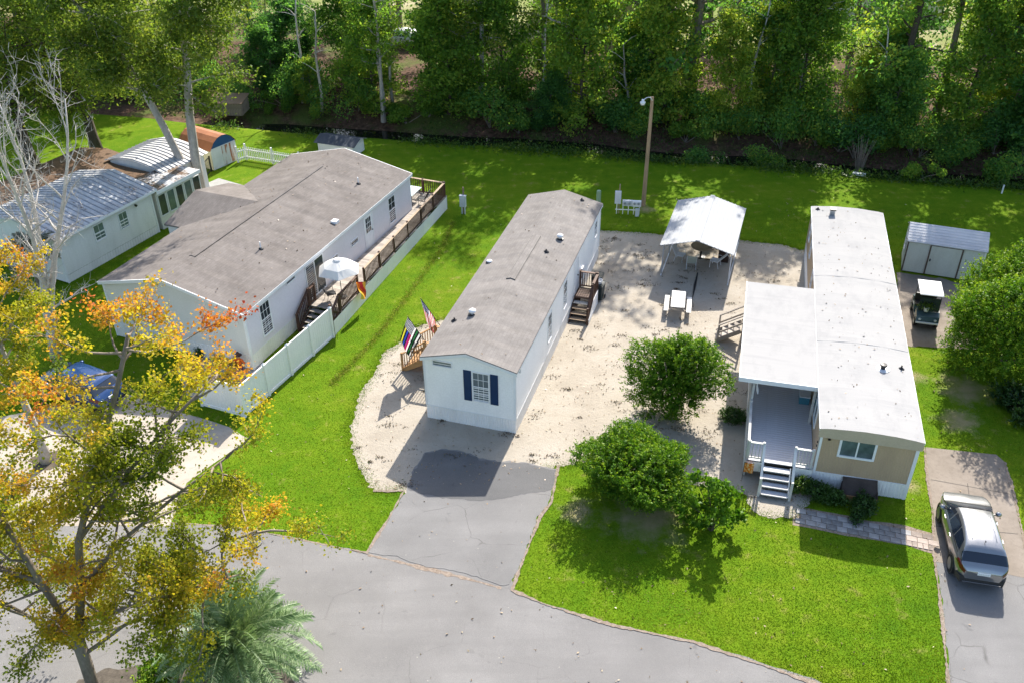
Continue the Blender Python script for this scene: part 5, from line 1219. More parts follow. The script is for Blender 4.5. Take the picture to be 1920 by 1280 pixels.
sr_ = MB().add([(-0.08, -0.1, 1.98), (SWd + 0.08, -0.1, 1.98), (SWd + 0.08, SDp / 2, 2.6), (-0.08, SDp / 2, 2.6), (SWd + 0.08, SDp + 0.1, 1.98), (-0.08, SDp + 0.1, 1.98), (-0.08, -0.1, 1.92), (SWd + 0.08, -0.1, 1.92), (SWd + 0.08, SDp / 2, 2.54), (-0.08, SDp / 2, 2.54), (SWd + 0.08, SDp + 0.1, 1.92), (-0.08, SDp + 0.1, 1.92)], [(0, 1, 2, 3), (3, 2, 4, 5), (0, 6, 7, 1), (1, 7, 8, 2), (2, 8, 10, 4), (4, 10, 11, 5), (0, 3, 9, 6), (3, 5, 11, 9), (6, 9, 8, 7), (9, 11, 10, 8)]).build('roof', M['shed_roof'], ws)
for i in range(7):
    t = (i + 0.5) / 7; piece_between('roof_lap', (-0.07, -0.1 + (SDp / 2 + 0.1) * t, 1.985 + 0.62 * t), (SWd + 0.07, -0.1 + (SDp / 2 + 0.1) * t, 1.985 + 0.62 * t), 0.02, 0.012, M['shed_roof'], sr_)
M['brown_trim'] = plain('brown_trim_paint', (0.12, 0.085, 0.07), 0.6)
dd = MB(wms['front']).box(1.25, 2.85, 0.02, 0.045, 0.08, 1.85).build('door', M['shed_white'], ws)
MB(wms['front']).box(1.17, 1.25, 0.02, 0.06, 0.05, 1.95).box(2.85, 2.93, 0.02, 0.06, 0.05, 1.95).box(1.25, 2.85, 0.02, 0.06, 1.86, 1.95).build('door_frame', M['brown_trim'], dd)
MB(wms['front']).box(1.3, 1.36, 0.045, 0.08, 0.9, 1.05).build('handle', M['black'], dd)
MB(wms['front']).box(-0.04, 0.04, 0.0, 0.04, 0, 1.95).build('corner_trim', M['brown_trim'], ws); MB(wms['front']).box(SWd - 0.04, SWd + 0.04, 0.0, 0.04, 0, 1.95).build('corner_trim', M['trim'], ws)
window(ws, wms['left'], 0.8, 1.5, 1.0, 1.7, 1, 1, glass=M['glass_teal'], fw=0.05, b0=0.02)

# ------------------------------------------------------------------ light pole and utility pedestals
lp_o = at(1206, 386); tipw = Vector((8.843, 55.9, 7.43))
lpo = thing('light_pole', 'tall wooden light pole with lamp arm on the back lawn', 'light pole', lp_o)
MB().tube([(0, 0, -0.1), (0.03, 0, 3.5), (0.06, 0, 7.35)], [0.15, 0.125, 0.10], 10).build('pole', M['pole_wood'], lpo)
ar = MB().tube([(0.05, -0.08, 7.15), (-0.1, -0.2, 7.4), (-0.35, -0.35, 7.42), (-0.55, -0.45, 7.3)], [0.025, 0.025, 0.025, 0.03], 8).build('lamp_arm', M['pale_grey'], lpo)
MB().lathe((-0.58, -0.47, 7.0), [(0.001, 0.0), (0.12, 0.02), (0.16, 0.14), (0.17, 0.2), (0.09, 0.24), (0.08, 0.36), (0.001, 0.38)], 12).build('lamp_head', M['trim'], ar, smooth=True)
gp = thing('utility_pedestal', 'pale green cable pedestal behind the white home', 'pedestal', at(1122, 380), 0)
MB().lathe((0, 0, 0), [(0.15, 0), (0.15, 0.8), (0.13, 0.86), (0.001, 0.88)], 10).build('tube_cover', plain('pale_green_plastic', (0.32, 0.42, 0.27), 0.5), gp); MB().lathe((0, 0, 0), [(0.17, 0), (0.17, 0.12), (0.15, 0.13)], 10).build('base_ring', plain('dull_green_plastic', (0.2, 0.28, 0.17), 0.5), gp)
mt = thing('meter_rack', 'grey electric meter rack with boxes beside the light pole', 'meter rack', at(1176, 402), -0.12)
MB().box(-0.85, -0.45, -0.1, 0.06, 0.75, 1.6).build('tall_cabinet', M['pale_grey'], mt); MB().box(-0.35, 0.3, -0.1, 0.05, 0.62, 1.0).build('meter_box', M['pale_grey'], mt); MB().box(0.3, 0.85, -0.12, 0.06, 0.6, 0.98).build('meter_box', M['trim'], mt)
for x in (-0.7, -0.3, 0.05, 0.4, 0.75): piece('leg', (0.05, 0.05, 0.75), M['trim'], mt, (x, 0.0, 0.375))
for x in (-0.2, 0.1, 0.42, 0.68): MB().tube([(x, -0.1, 0.82), (x, -0.19, 0.82)], [0.085, 0.075], 10).build('meter', M['grey_metal'], mt)
piece('rail', (1.6, 0.04, 0.05), M['trim'], mt, (0, 0.03, 0.3)); MB().box(-0.6, -0.53, 0.06, 0.12, 0, 2.05).build('back_post', M['wood_top'], mt); MB().box(0.5, 0.75, -0.3, -0.1, 0, 0.5).build('junction_box', M['pale_grey'], mt)
wd = thing('drain_cover', 'white plastic panel lying in the weeds by the ditch', 'panel', at(1610, 329), -0.4); MB().box(-0.45, 0.45, -0.15, 0.15, 0.02, 0.16).build('panel_board', M['trim'], wd)
MB().box(-0.4, -0.34, -0.12, 0.12, 0.0, 0.02).box(0.34, 0.4, -0.12, 0.12, 0.0, 0.02).build('batten', M['trim'], wd)
wp = thing('marker_post', 'small white marker post at the right end of the ditch', 'post', at(1878, 363), 0); MB().tube([(0, 0, 0), (0, 0, 0.55)], [0.05, 0.05], 8).build('tube', M['trim'], wp); MB().lathe((0, 0, 0.55), [(0.06, 0), (0.06, 0.05), (0.001, 0.07)], 8).build('cap', M['pale_grey'], wp)
cb = thing('concrete_block', 'grey hollow concrete block lying on the parking pad', 'block', at(1815, 618, 0.0) , 0.25)
MB().box(-0.2, 0.2, -0.1, -0.07, 0.012, 0.2).box(-0.2, 0.2, 0.07, 0.1, 0.012, 0.2).box(-0.2, -0.165, -0.07, 0.07, 0.012, 0.2).box(0.165, 0.2, -0.07, 0.07, 0.012, 0.2).box(-0.02, 0.02, -0.07, 0.07, 0.012, 0.2).build('shell', M['conc_block'], cb)

# ------------------------------------------------------------------ golf cart
gyaw = math.atan2(-0.42, -1.42) + math.pi / 2
ga = at(1740, 575, 0.9); gc = thing('golf_cart', 'dark golf cart with white roof parked by the white shed', 'golf cart', (21.95, 41.75, 0.012), -0.27)
gcm = plain('dark_teal_paint', (0.03, 0.065, 0.075), 0.25, 0.1, spec=0.5)
# local frame: -y is the front, facing the road
body = MB()
prof = [(-1.1, 0.32), (-1.14, 0.5), (-1.05, 0.72), (-0.75, 0.86), (-0.5, 0.88), (-0.42, 0.42), (0.1, 0.38), (0.16, 0.62), (0.75, 0.62), (0.85, 0.8), (1.1, 0.78), (1.15, 0.35)]
V = [(s * 0.56, y, z) for s in (-1, 1) for y, z in prof]; n = len(prof)
body.add(V, [tuple(range(n)), tuple(range(2 * n - 1, n - 1, -1))] + [(i, (i + 1) % n, (i + 1) % n + n, i + n) for i in range(n)])
body.build('body', gcm, gc)
MB().box(-0.55, 0.55, -1.2, -1.1, 0.36, 0.44).build('front_bumper', M['trim'], gc)
MB().box(-0.53, 0.53, 0.14, 0.62, 0.63, 0.75).build('seat', plain('black_vinyl_seat', (0.03, 0.03, 0.03), 0.5), gc); MB().box(-0.53, 0.53, 0.6, 0.7, 0.75, 1.15).build('backrest', plain('black_vinyl_back', (0.03, 0.03, 0.03), 0.5), gc)
rf_ = MB(); 
V = []
for (hx, y0_, y1_, z) in ((0.56, -0.72, 0.85, 1.78), (0.58, -0.75, 0.88, 1.82), (0.53, -0.68, 0.8, 1.86)):
    V += [(-hx, y0_, z), (hx, y0_, z), (hx, y1_, z), (-hx, y1_, z)]
groof = rf_.add(V, [(0, 3, 2, 1), (0, 1, 5, 4), (1, 2, 6, 5), (2, 3, 7, 6), (3, 0, 4, 7), (4, 5, 9, 8), (5, 6, 10, 9), (6, 7, 11, 10), (7, 4, 8, 11), (8, 9, 10, 11)]).build('roof', M['trim'], gc)
for s in (-1, 1): MB().box(s * 0.47 - 0.012, s * 0.47 + 0.012, -0.6, 0.7, 1.861, 1.872).build('roof_groove', M['black'], groof)
for (x, y, yt) in ((-0.5, -0.62, -0.6), (0.5, -0.62, -0.6), (-0.5, 0.72, 0.7), (0.5, 0.72, 0.7)):
    MB().tube([(x, y - (0.12 if y < 0 else -0.1), 0.8), (x, yt, 1.78)], [0.018, 0.018], 6).build('roof_strut', M['black'], gc)
MB().add([(-0.5, -0.76, 0.88), (0.5, -0.76, 0.88), (0.5, -0.64, 1.6), (-0.5, -0.64, 1.6), (-0.5, -0.745, 0.88), (0.5, -0.745, 0.88), (0.5, -0.625, 1.6), (-0.5, -0.625, 1.6)], [(0, 1, 2, 3), (4, 7, 6, 5), (0, 4, 5, 1), (2, 6, 7, 3)]).build('windshield', M['glass'], gc)
MB().tube([(-0.25, -0.5, 0.85), (-0.25, -0.28, 1.02)], [0.015, 0.015], 6).lathe((-0.25, -0.27, 1.02), [(0.15, 0.0), (0.18, 0.015), (0.15, 0.03)], 14).build('steering_wheel', M['black'], gc)
for (x, y) in ((-0.5, -0.78), (0.5, -0.78), (-0.5, 0.8), (0.5, 0.8)):
    wo = MB().tube([(x - 0.09, y, 0.23), (x + 0.09, y, 0.23)], [0.23, 0.23], 14).build('wheel', M['black'], gc); s = 1 if x > 0 else -1
    MB().tube([(x + s * 0.091, y, 0.23), (x + s * 0.1, y, 0.23)], [0.12, 0.11], 10).build('hub', M['grey_metal'], wo)
for s in (-1, 1): MB().lathe((s * 0.38, -1.1, 0.56), [(0.001, -0.07), (0.07, -0.04), (0.07, 0.04), (0.001, 0.07)], 8).build('headlight', M['pale_grey'], gc)
po_ = thing('potted_plant', 'potted yellow-green plant resting on the golf cart front', 'plant', Vector((21.95, 41.75, 0)) + Vector((-0.33, -0.72, 0.898)), 0)
MB().lathe((0, 0, 0), [(0.1, 0), (0.14, 0.22), (0.12, 0.22), (0.11, 0.18), (0.001, 0.18)], 12).build('pot', M['trim'], po_)

# ------------------------------------------------------------------ cars: body as a parametric surface, panels cut from it
def car(name, label, loc, rz, paint, group=None, plate=True):
    c = thing(name, label, 'car', loc, rz, group)
    LN = 4.55                                              # y from 0 (rear) to LN (front)
    interp = lambda x, t: float(np.interp(x, [p[0] for p in t], [p[1] for p in t]))
    hw = [(0.0, 0.60), (0.06, 0.72), (0.18, 0.82), (0.5, 0.895), (1.2, 0.925), (3.2, 0.925), (3.8, 0.90), (4.1, 0.845), (4.3, 0.74), (4.45, 0.56), (4.55, 0.3)]
    belt = [(0.0, 0.86), (0.10, 1.02), (0.3, 1.08), (1.0, 1.06), (2.6, 1.00), (3.35, 0.98), (3.9, 0.93), (4.3, 0.83), (4.5, 0.68), (4.55, 0.55)]
    roof = [(0.0, 0.87), (0.10, 1.03), (0.22, 1.13), (0.66, 1.51), (0.85, 1.575), (1.3, 1.63), (1.9, 1.645), (2.4, 1.60), (2.75, 1.52), (3.5, 1.06), (3.62, 1.02), (3.95, 0.97), (4.3, 0.86), (4.5, 0.70), (4.55, 0.56)]
    sill = [(0.0, 0.45), (0.15, 0.32), (0.6, 0.28), (4.0, 0.26), (4.4, 0.32), (4.55, 0.42)]
    def sect(y):
        """list of (x, z) from the sill up to the centre line, t = 0..1"""
        h, b, r, s = interp(y, hw), interp(y, belt), interp(y, roof), interp(y, sill)
        r = max(r, b + 0.01); gh = max(0.0, min(1.0, (r - b) / 0.6)); rh = h * (1 - 0.33 * gh)
        return [(h * 0.93, s), (h * 0.985, s + (b - s) * 0.3), (h * 1.0, s + (b - s) * 0.62), (h * 0.975, b - 0.03), (h * 0.93, b + 0.015), (h * 0.93 + (rh - h * 0.93) * 0.55, b + (r - b) * 0.5), (rh, b + (r - b) * 0.86), (rh * 0.9, b + (r - b) * 0.965), (rh * 0.5, r + 0.012 * gh), (0.0, r + 0.02 * gh + (0.02 if gh < 0.1 else 0))]
    T = [0, 0.12, 0.24, 0.36, 0.42, 0.56, 0.70, 0.78, 0.9, 1.0]
    def S(y, t, side, off=0.0):
        q = sect(y); x = float(np.interp(t, T, [p[0] for p in q])); z = float(np.interp(t, T, [p[1] for p in q]))
        if off:
            e = 0.02
            x2, z2 = float(np.interp(min(1, t + e), T, [p[0] for p in q])), float(np.interp(min(1, t + e), T, [p[1] for p in q]))
            x1, z1 = float(np.interp(max(0, t - e), T, [p[0] for p in q])), float(np.interp(max(0, t - e), T, [p[1] for p in q]))
            tx, tz = x2 - x1, z2 - z1; L = math.hypot(tx, tz) or 1
            nx_, nz_ = tz / L, -tx / L
            ra = interp(min(LN, y + 0.05), roof) - interp(max(0, y - 0.05), roof)
            w_ = max(0.0, (t - 0.6) / 0.4); ny_ = -ra / 0.1 * w_
            k = 1 / math.sqrt(nx_ ** 2 + nz_ ** 2 + ny_ ** 2)
            return (side * (x + nx_ * off * k), y + ny_ * off * k, z + nz_ * off * k)
        return (side * x, y, z)
    ys = [0, 0.03, 0.07, 0.12, 0.18, 0.25, 0.35, 0.48, 0.62, 0.7, 0.8, 1.0, 1.3, 1.6, 1.9, 2.2, 2.5, 2.65, 2.8, 3.0, 3.2, 3.4, 3.52, 3.65, 3.8, 4.0, 4.15, 4.3, 4.4, 4.48, 4.53, 4.55]
    ts = [0, 0.06, 0.12, 0.18, 0.24, 0.30, 0.36, 0.42, 0.49, 0.56, 0.63, 0.70, 0.74, 0.78, 0.84, 0.9, 0.95, 1.0]
    V, F = [], []
    full = [(t, -1) for t in ts] + [(t, 1) for t in ts[::-1][1:]]; m = len(full)
    for y in ys: V += [S(y, t, s) for t, s in full]
    for i in range(len(ys) - 1):
        for j in range(m - 1): F.append((i * m + j, (i + 1) * m + j, (i + 1) * m + j + 1, i * m + j + 1))
    F.append(tuple(range(m))); F.append(tuple(range((len(ys) - 1) * m, len(ys) * m))[::-1])
    MB().add(V, F).build('body', paint, c, smooth=True)
    def patch(name_, corners, mat, side=1, off=0.006, nu=8, nv=5, parent=c, mirror=False):
        """corners (y, t) of a quad on the surface, in order"""
        V, F = [], []
        (ya, ta), (yb, tb), (yc, tc), (yd, td) = corners
        for j in range(nv + 1):
            v = j / nv
            for i in range(nu + 1):
                u = i / nu
                y = (ya * (1 - u) + yb * u) * (1 - v) + (yd * (1 - u) + yc * u) * v; t = (ta * (1 - u) + tb * u) * (1 - v) + (td * (1 - u) + tc * u) * v
                V.append(S(y, t, side, off))
        for j in range(nv):
            for i in range(nu): F.append((j * (nu + 1) + i, j * (nu + 1) + i + 1, (j + 1) * (nu + 1) + i + 1, (j + 1) * (nu + 1) + i))
        return MB().add(V, F).build(name_, mat, parent, smooth=True)
    def full_patch(name_, y0, y1, t0, mat, off=0.006, ny=8, nt=8, t0b=None, parent=c):
        V, F = [], []; tt = [(t0, -1)]; t0b = t0 if t0b is None else t0b
        for j in range(ny + 1):
            y = y0 + (y1 - y0) * j / ny; a = t0 + (t0b - t0) * j / ny
            row = [a + (1 - a) * k / nt for k in range(nt + 1)]
            V += [S(y, t, -1, off) for t in row] + [S(y, t, 1, off) for t in row[::-1][1:]]
        m_ = 2 * nt + 1
        for j in range(ny):
            for i in range(m_ - 1): F.append((j * m_ + i, j * m_ + i + 1, (j + 1) * m_ + i + 1, (j + 1) * m_ + i))
        return MB().add(V, F).build(name_, mat, parent, smooth=True)
    gl = M['car_glass']
    full_patch('rear_window', 0.24, 0.57, 0.52, gl, 0.008, t0b=0.6)
    full_patch('windshield', 2.74, 3.44, 0.62, gl, 0.008, t0b=0.5)
    full_patch('cowl', 3.46, 3.56, 0.5, M['black'], 0.01, 3)
    rp = full_patch('roof_panel', 0.72, 2.66, 0.80, paint, 0.012, 12)
    for x in (-0.42, -0.2, 0.2, 0.42):
        MB().tube([(x, 0.95, interp(0.95, roof) + 0.014), (x, 1.6, interp(1.6, roof) + 0.018), (x, 2.3, interp(2.3, roof) + 0.012)], [0.012] * 3, 5).build('roof_rib', paint, rp, smooth=True)
    full_patch('rear_spoiler', 0.52, 0.72, 0.72, paint, 0.03, 4)
    MB().add([(-0.015, 0.82, 1.64), (0.015, 0.82, 1.64), (0, 0.78, 1.74), (0, 0.94, 1.65)], [(0, 1, 2), (1, 3, 2), (3, 0, 2)]).build('antenna_fin', M['black'], c)
    for s in (-1, 1):
        patch('side_window', [(0.75, 0.47), (1.55, 0.44), (1.62, 0.67), (1.0, 0.67)], gl, s)
        patch('side_window', [(1.62, 0.44), (2.42, 0.44), (2.42, 0.675), (1.69, 0.675)], gl, s)
        patch('side_window', [(2.5, 0.44), (3.28, 0.45), (2.8, 0.66), (2.5, 0.67)], gl, s)
        patch('window_trim', [(0.7, 0.425), (3.35, 0.425), (3.35, 0.437), (0.7, 0.437)], M['chrome'], s, 0.012, 20, 1)
        patch('tail_light', [(0.02, 0.27), (0.52, 0.31), (0.44, 0.40), (0.02, 0.41)], M['tail_red'], s, 0.012)
        patch('headlight', [(4.05, 0.30), (4.46, 0.26), (4.44, 0.36), (4.0, 0.38)], M['pale_grey'], s, 0.012)
        patch('sill_trim', [(0.15, 0.0), (4.3, 0.0), (4.3, 0.1), (0.15, 0.1)], M['black'], s, 0.01, 20, 2)
        for y in (1.72, 2.75): 
            p = S(y, 0.34, s, 0.03); MB().beam((p[0], y - 0.1, p[2]), (p[0], y + 0.1, p[2]), 0.03, 0.035).build('door_handle', M['chrome'], c)
        p = S(3.12, 0.42, s, 0.0)
        mr = MB().lathe((p[0] + s * 0.16, 3.1, p[2] + 0.08), [(0.001, -0.07), (0.10, -0.05), (0.12, 0.02), (0.08, 0.08), (0.001, 0.1)], 10).build('mirror', paint, c, smooth=True)
        MB().beam((p[0], 3.12, p[2] + 0.02), (p[0] + s * 0.12, 3.1, p[2] + 0.05), 0.06, 0.04).build('mirror_arm', M['black'], mr)
        for y in (0.86, 3.55):
            h = interp(y, hw)
            MB().tube([(s * (h - 0.18), y, 0.37), (s * (h + 0.012), y, 0.37)], [0.40, 0.405], 22).build('wheel_arch', M['black'], c)
            wo = MB().tube([(s * (h - 0.16), y, 0.345), (s * (h + 0.03), y, 0.345)], [0.345, 0.335], 22).build('wheel', M['tyre'], c)
            MB().tube([(s * (h + 0.03), y, 0.345), (s * (h + 0.04), y, 0.345)], [0.235, 0.22], 18).build('rim', M['rim'], wo)
    # lower rear bumper, plate, chrome strip
    MB().add([(-0.74, -0.04, 0.36), (0.74, -0.04, 0.36), (0.78, 0.02, 0.62), (-0.78, 0.02, 0.62), (-0.86, 0.25, 0.36), (0.86, 0.25, 0.36), (0.88, 0.25, 0.62), (-0.88, 0.25, 0.62)], [(0, 1, 2, 3), (1, 5, 6, 2), (4, 0, 3, 7), (0, 4, 5, 1), (3, 2, 6, 7)]).build('rear_bumper', M['black'], c)
    MB().box(-0.66, 0.66, -0.055, -0.035, 0.40, 0.44).build('bumper_trim', M['chrome'], c)
    MB().box(-0.22, 0.22, -0.02, 0.02, 0.78, 0.9).build('license_plate', M['trim'], c)
    if plate:
        lt = MB()                                            # blurred plate characters as small blocks
        for i in range(6): lt.box(-0.17 + 0.06 * i, -0.13 + 0.06 * i, -0.024, -0.0205, 0.81, 0.87)
        lt.build('plate_text', M['pale_grey'], c)
    return c
g = NG('tinted_car_glass'); M['car_glass'] = g.fin((0.012, 0.018, 0.03, 1), 0.03, 0.8)
M['chrome'] = plain('chrome', (0.75, 0.75, 0.76), 0.12, 0.02, metal=1.0); M['tyre'] = plain('tyre_rubber', (0.018, 0.018, 0.018), 0.8)
M['rim'] = plain('dark_alloy', (0.16, 0.165, 0.17), 0.35, 0.1, metal=0.6)
M['tail_red'] = plain('tail_light_red', (0.10, 0.004, 0.006), 0.15, 0.05, spec=0.6)
def car_paint(name, col, metal=0.6):
    g = NG(name); f = g.noise(g.obj(), 400, 1); g.fin(g.mix(0.15, col + (1,), g.ramp(f, [(0.3, 0.3), (0.7, 1.0)]), 'MULTIPLY'), 0.28, 0.5, metal)
    g.b.inputs['Coat Weight'].default_value = 0.8; g.b.inputs['Coat Roughness'].default_value = 0.04; return g.m
silver = car_paint('silver_grey_paint', (0.30, 0.305, 0.315), 0.8)
car('parked_car', 'silver grey crossover car parked on the concrete driveway', (17.02, 23.18, 0.02), -R(13.0), silver)
navy_p = car_paint('navy_paint', (0.012, 0.05, 0.16), 0.3)
car('parked_car', 'navy blue car parked behind the orange maple at the left', (-18.6, 34.6, 0.014), R(62), navy_p, plate=False)

# ------------------------------------------------------------------ vegetation
def leaves(name, C, size, rng, mat, rnd, aspect=0.55, up=0.3, N=None, jit=0.35):
    """one quad per leaf, folded along its midrib; C (n,3) centres"""
    n = len(C); nrm = rng.normal(size=(n, 3)); nrm[:, 2] += up
    if N is not None: nrm = nrm * 0.75 + N
    nrm /= np.linalg.norm(nrm, axis=1)[:, None] + 1e-9
    a = rng.normal(size=(n, 3)); u = np.cross(nrm, a); u /= np.linalg.norm(u, axis=1)[:, None] + 1e-9; v = np.cross(nrm, u)
    s = size * (1 + jit * rng.uniform(-1, 1, n))[:, None]
    V = np.empty((n, 4, 3)); V[:, 0] = C - u * s * 0.5; V[:, 1] = C + v * s * aspect * 0.5 + nrm * s * 0.1; V[:, 2] = C + u * s * 0.5; V[:, 3] = C - v * s * aspect * 0.5 + nrm * s * 0.1
    return np_mesh(name, V.reshape(-1, 3), np.arange(n * 4).reshape(-1, 4), mat, {'rnd': np.repeat(rnd, 4)})

def unit(v): return v / (np.linalg.norm(v) + 1e-9)
def tree_geo(seed, H, r0, base=0.25, spread=3.5, nmain=22, nsub=5, shape='round', wob_=0.25, lean=(0, 0), trunks=1, per=14, cl=0.5, droop=0.0, up0=0.5, sparse=1.0):
    """trunk MB plus leaf-cluster points"""
    rng = np.random.default_rng(seed); mb = MB(); pts = []
    for k in range(trunks):
        ang = 0.4 + k * 6.28 / trunks; ln = np.array([lean[0] + (0.11 * H * math.cos(ang) if trunks > 1 else 0), lean[1] + (0.11 * H * math.sin(ang) if trunks > 1 else 0)])
        n = 9; tp = []
        for i in range(n + 1):
            t = i / n; tp.append(np.array([ln[0] * t ** 1.2 + wob_ * math.sin(t * 5 + seed + k) * t, ln[1] * t ** 1.2 + wob_ * math.cos(t * 4 + seed * 2 + k) * t, H * t]))
        rr = [r0 * (1 - 0.88 * (i / n) ** 0.9) * (1.35 if i == 0 else 1) for i in range(n + 1)]
        mb.tube([tuple(p) for p in tp], rr, 8)
        m = nmain // trunks
        for j in range(m):
            t = base + (0.97 - base) * (j + rng.uniform(0, 0.8)) / m; i = min(n - 1, int(t * n)); f = t * n - i; p0 = tp[i] * (1 - f) + tp[i + 1] * f
            s = (t - base) / (1 - base)
            prof = {'round': math.sin(math.pi * min(1, 0.18 + 0.82 * s)) ** 0.6, 'cone': (1 - s) ** 0.75 + 0.12, 'column': 0.75 + 0.25 * math.sin(3 * s) - 0.35 * s, 'vase': 0.55 + 0.6 * s - 0.45 * s ** 3}[shape]
            L = spread * prof * rng.uniform(0.65, 1.15); az = j * 2.4 + rng.uniform(-0.5, 0.5) + k
            el = up0 + 0.5 * s + rng.uniform(-0.2, 0.2); d = np.array([math.cos(az) * math.cos(el), math.sin(az) * math.cos(el), math.sin(el)])
            bp = [p0]; dd = d.copy(); q = 5
            for b in range(q):
                dd = unit(dd + rng.normal(0, 0.16, 3) + np.array([0, 0, 0.05 - droop * b / q])); bp.append(bp[-1] + dd * L / q)
            br = max(0.012, rr[min(n, i + 1)] * 0.5); mb.tube([tuple(p) for p in bp], [br * (1 - 0.85 * b / q) + 0.006 for b in range(q + 1)], 5, cap=False)
            for w in range(nsub):
                u_ = 0.25 + 0.75 * (w + rng.uniform(0, 1)) / nsub; ii = min(q - 1, int(u_ * q)); pp = bp[ii] + (bp[ii + 1] - bp[ii]) * (u_ * q - ii)
                sd_ = unit(dd + rng.normal(0, 0.75, 3)); SL = L * rng.uniform(0.18, 0.42) + 0.15; e = pp + sd_ * SL + np.array([0, 0, -droop * SL * 0.4])
                mb.tube([tuple(pp), tuple((pp + e) / 2 + rng.normal(0, 0.05, 3)), tuple(e)], [br * 0.3 + 0.005, br * 0.2 + 0.004, 0.004], 4, cap=False)
                for x in range(3):
                    if rng.random() < sparse: pts.append((pp + (e - pp) * (0.35 + 0.33 * x), rng.random(), j))
    return mb, pts, rng
def cluster_leaves(pts, rng, per, cl, flat=0.8):
    C, r = [], []
    for (p, h, j) in pts:
        n = max(2, int(per * rng.uniform(0.5, 1.4))); o = rng.normal(0, cl, (n, 3)) * np.array([1, 1, flat]); C.append(p + o); r.append(np.clip(h * 0.7 + rng.uniform(0, 0.3, n), 0, 1))
    return np.concatenate(C), np.concatenate(r)

GREEN = [(0.0, (0.012, 0.04, 0.008)), (0.4, (0.026, 0.075, 0.012)), (0.75, (0.05, 0.115, 0.016)), (1.0, (0.12, 0.16, 0.02))]
M['leaf_wood'] = leafmat('woodland_leaves', [(0.0, (0.05, 0.14, 0.045)), (0.4, (0.105, 0.25, 0.06)), (0.75, (0.18, 0.33, 0.06)), (1.0, (0.34, 0.41, 0.06))], 0.6, 0.7, 0.6, 0.15)
M['leaf_olive'] = leafmat('olive_leaves', [(0.0, (0.06, 0.11, 0.018)), (0.4, (0.13, 0.20, 0.03)), (0.8, (0.21, 0.26, 0.04)), (1.0, (0.3, 0.31, 0.06))], 0.5, 0.3, 0.6, 0.15)
M['leaf_bush'] = leafmat('glossy_bush_leaves', [(0.0, (0.022, 0.07, 0.006)), (0.35, (0.06, 0.15, 0.009)), (0.7, (0.125, 0.235, 0.013)), (1.0, (0.25, 0.33, 0.03))], 0.38, 0.15, 0.5, 0.15)
M['leaf_fresh'] = leafmat('fresh_green_leaves', [(0.0, (0.07, 0.16, 0.03)), (0.4, (0.14, 0.27, 0.04)), (0.75, (0.22, 0.34, 0.05)), (1.0, (0.36, 0.41, 0.06))], 0.6, 0.6, 0.6, 0.15)
M['leaf_dark'] = leafmat('dark_shrub_leaves', [(0.0, (0.012, 0.04, 0.008)), (0.5, (0.03, 0.08, 0.012)), (1.0, (0.06, 0.12, 0.02))], 0.3, 0.3)
M['leaf_maple'] = leafmat('autumn_maple_leaves', [(0.0, (0.11, 0.17, 0.015)), (0.3, (0.27, 0.29, 0.022)), (0.55, (0.50, 0.38, 0.03)), (0.75, (0.58, 0.24, 0.04)), (0.9, (0.50, 0.12, 0.03)), (1.0, (0.38, 0.06, 0.04))], 0.5, 0.0, 0.6, 0.15)
M['leaf_weed'] = leafmat('bank_weeds', [(0.0, (0.03, 0.075, 0.012)), (0.5, (0.06, 0.13, 0.016)), (1.0, (0.16, 0.21, 0.03))], 0.45, 0.2)
M['leaf_grass'] = leafmat('grass_blades', [(0.0, (0.065, 0.14, 0.007)), (0.35, (0.098, 0.18, 0.008)), (0.6, (0.138, 0.215, 0.01)), (0.85, (0.21, 0.25, 0.025)), (1.0, (0.36, 0.33, 0.11))], 0.5, 0.0, 0.8, 0.05)
M['leaf_palm'] = leafmat('silvery_palm_leaflets', [(0.0, (0.10, 0.18, 0.08)), (0.5, (0.22, 0.33, 0.16)), (1.0, (0.42, 0.50, 0.32))], 0.4, 0.15, 0.4, 0.4, 1.1)

# --- woodland beyond the ditch: five tree kinds, copied one by one
VAR = []
for k, (H, r0, base, sp, shape, bark) in enumerate(((19, 0.30, 0.22, 4.6, 'round', 'bark'), (18, 0.24, 0.24, 3.6, 'column', 'bark_pale'), (20, 0.32, 0.16, 4.8, 'round', 'bark'), (17, 0.2, 0.30, 3.6, 'column', 'bark_pale'), (18.5, 0.28, 0.18, 4.2, 'cone', 'bark_dark'), (9.0, 0.13, 0.03, 2.7, 'column', 'bark_dark'), (7.0, 0.11, 0.02, 2.6, 'round', 'bark'), (21, 0.3, 0.46, 5.2, 'round', 'bark'))):
    mb, pts, rng = tree_geo(100 + k, H, r0, base, sp, *((26, 4) if k < 5 else (40, 5) if k < 7 else (20, 3)), shape, 0.45, up0=0.12, sparse=0.62 if k < 5 else 1.0)
    C, r = cluster_leaves(pts, rng, *((30, 0.4, 0.6) if k < 5 else (24, 0.36, 0.6) if k < 7 else (55, 0.5, 0.6)))
    me = bpy.data.meshes.new('trunk'); me.from_pydata(mb.v, [], mb.f); me.materials.append(M[bark]); me.update()
    VAR.append((me, leaves('crown', C, (0.27, 0.23, 0.31, 0.24, 0.27, 0.22, 0.28, 0.34)[k], rng, M[('leaf_wood', 'leaf_olive', 'leaf_wood', 'leaf_fresh', 'leaf_wood', 'leaf_fresh', 'leaf_wood', 'leaf_wood')[k]], r, 0.6, 0.5)))
rf = random.Random(21)
def wood_tree(x, y, s, v, rz, label, group='trees in the wood beyond the ditch', name='woodland_tree', lean=(0, 0)):
    t = thing(name, label, 'tree', (x, y, ditch_z(*ud(x, y)) - 0.05), rz, group); t.scale = (s * rf.uniform(0.9, 1.15), s * rf.uniform(0.9, 1.15), s); t.rotation_euler = (lean[0], lean[1], rz)
    link('trunk', VAR[v][0], t); link('crown', VAR[v][1], t)
    return t
placed = []
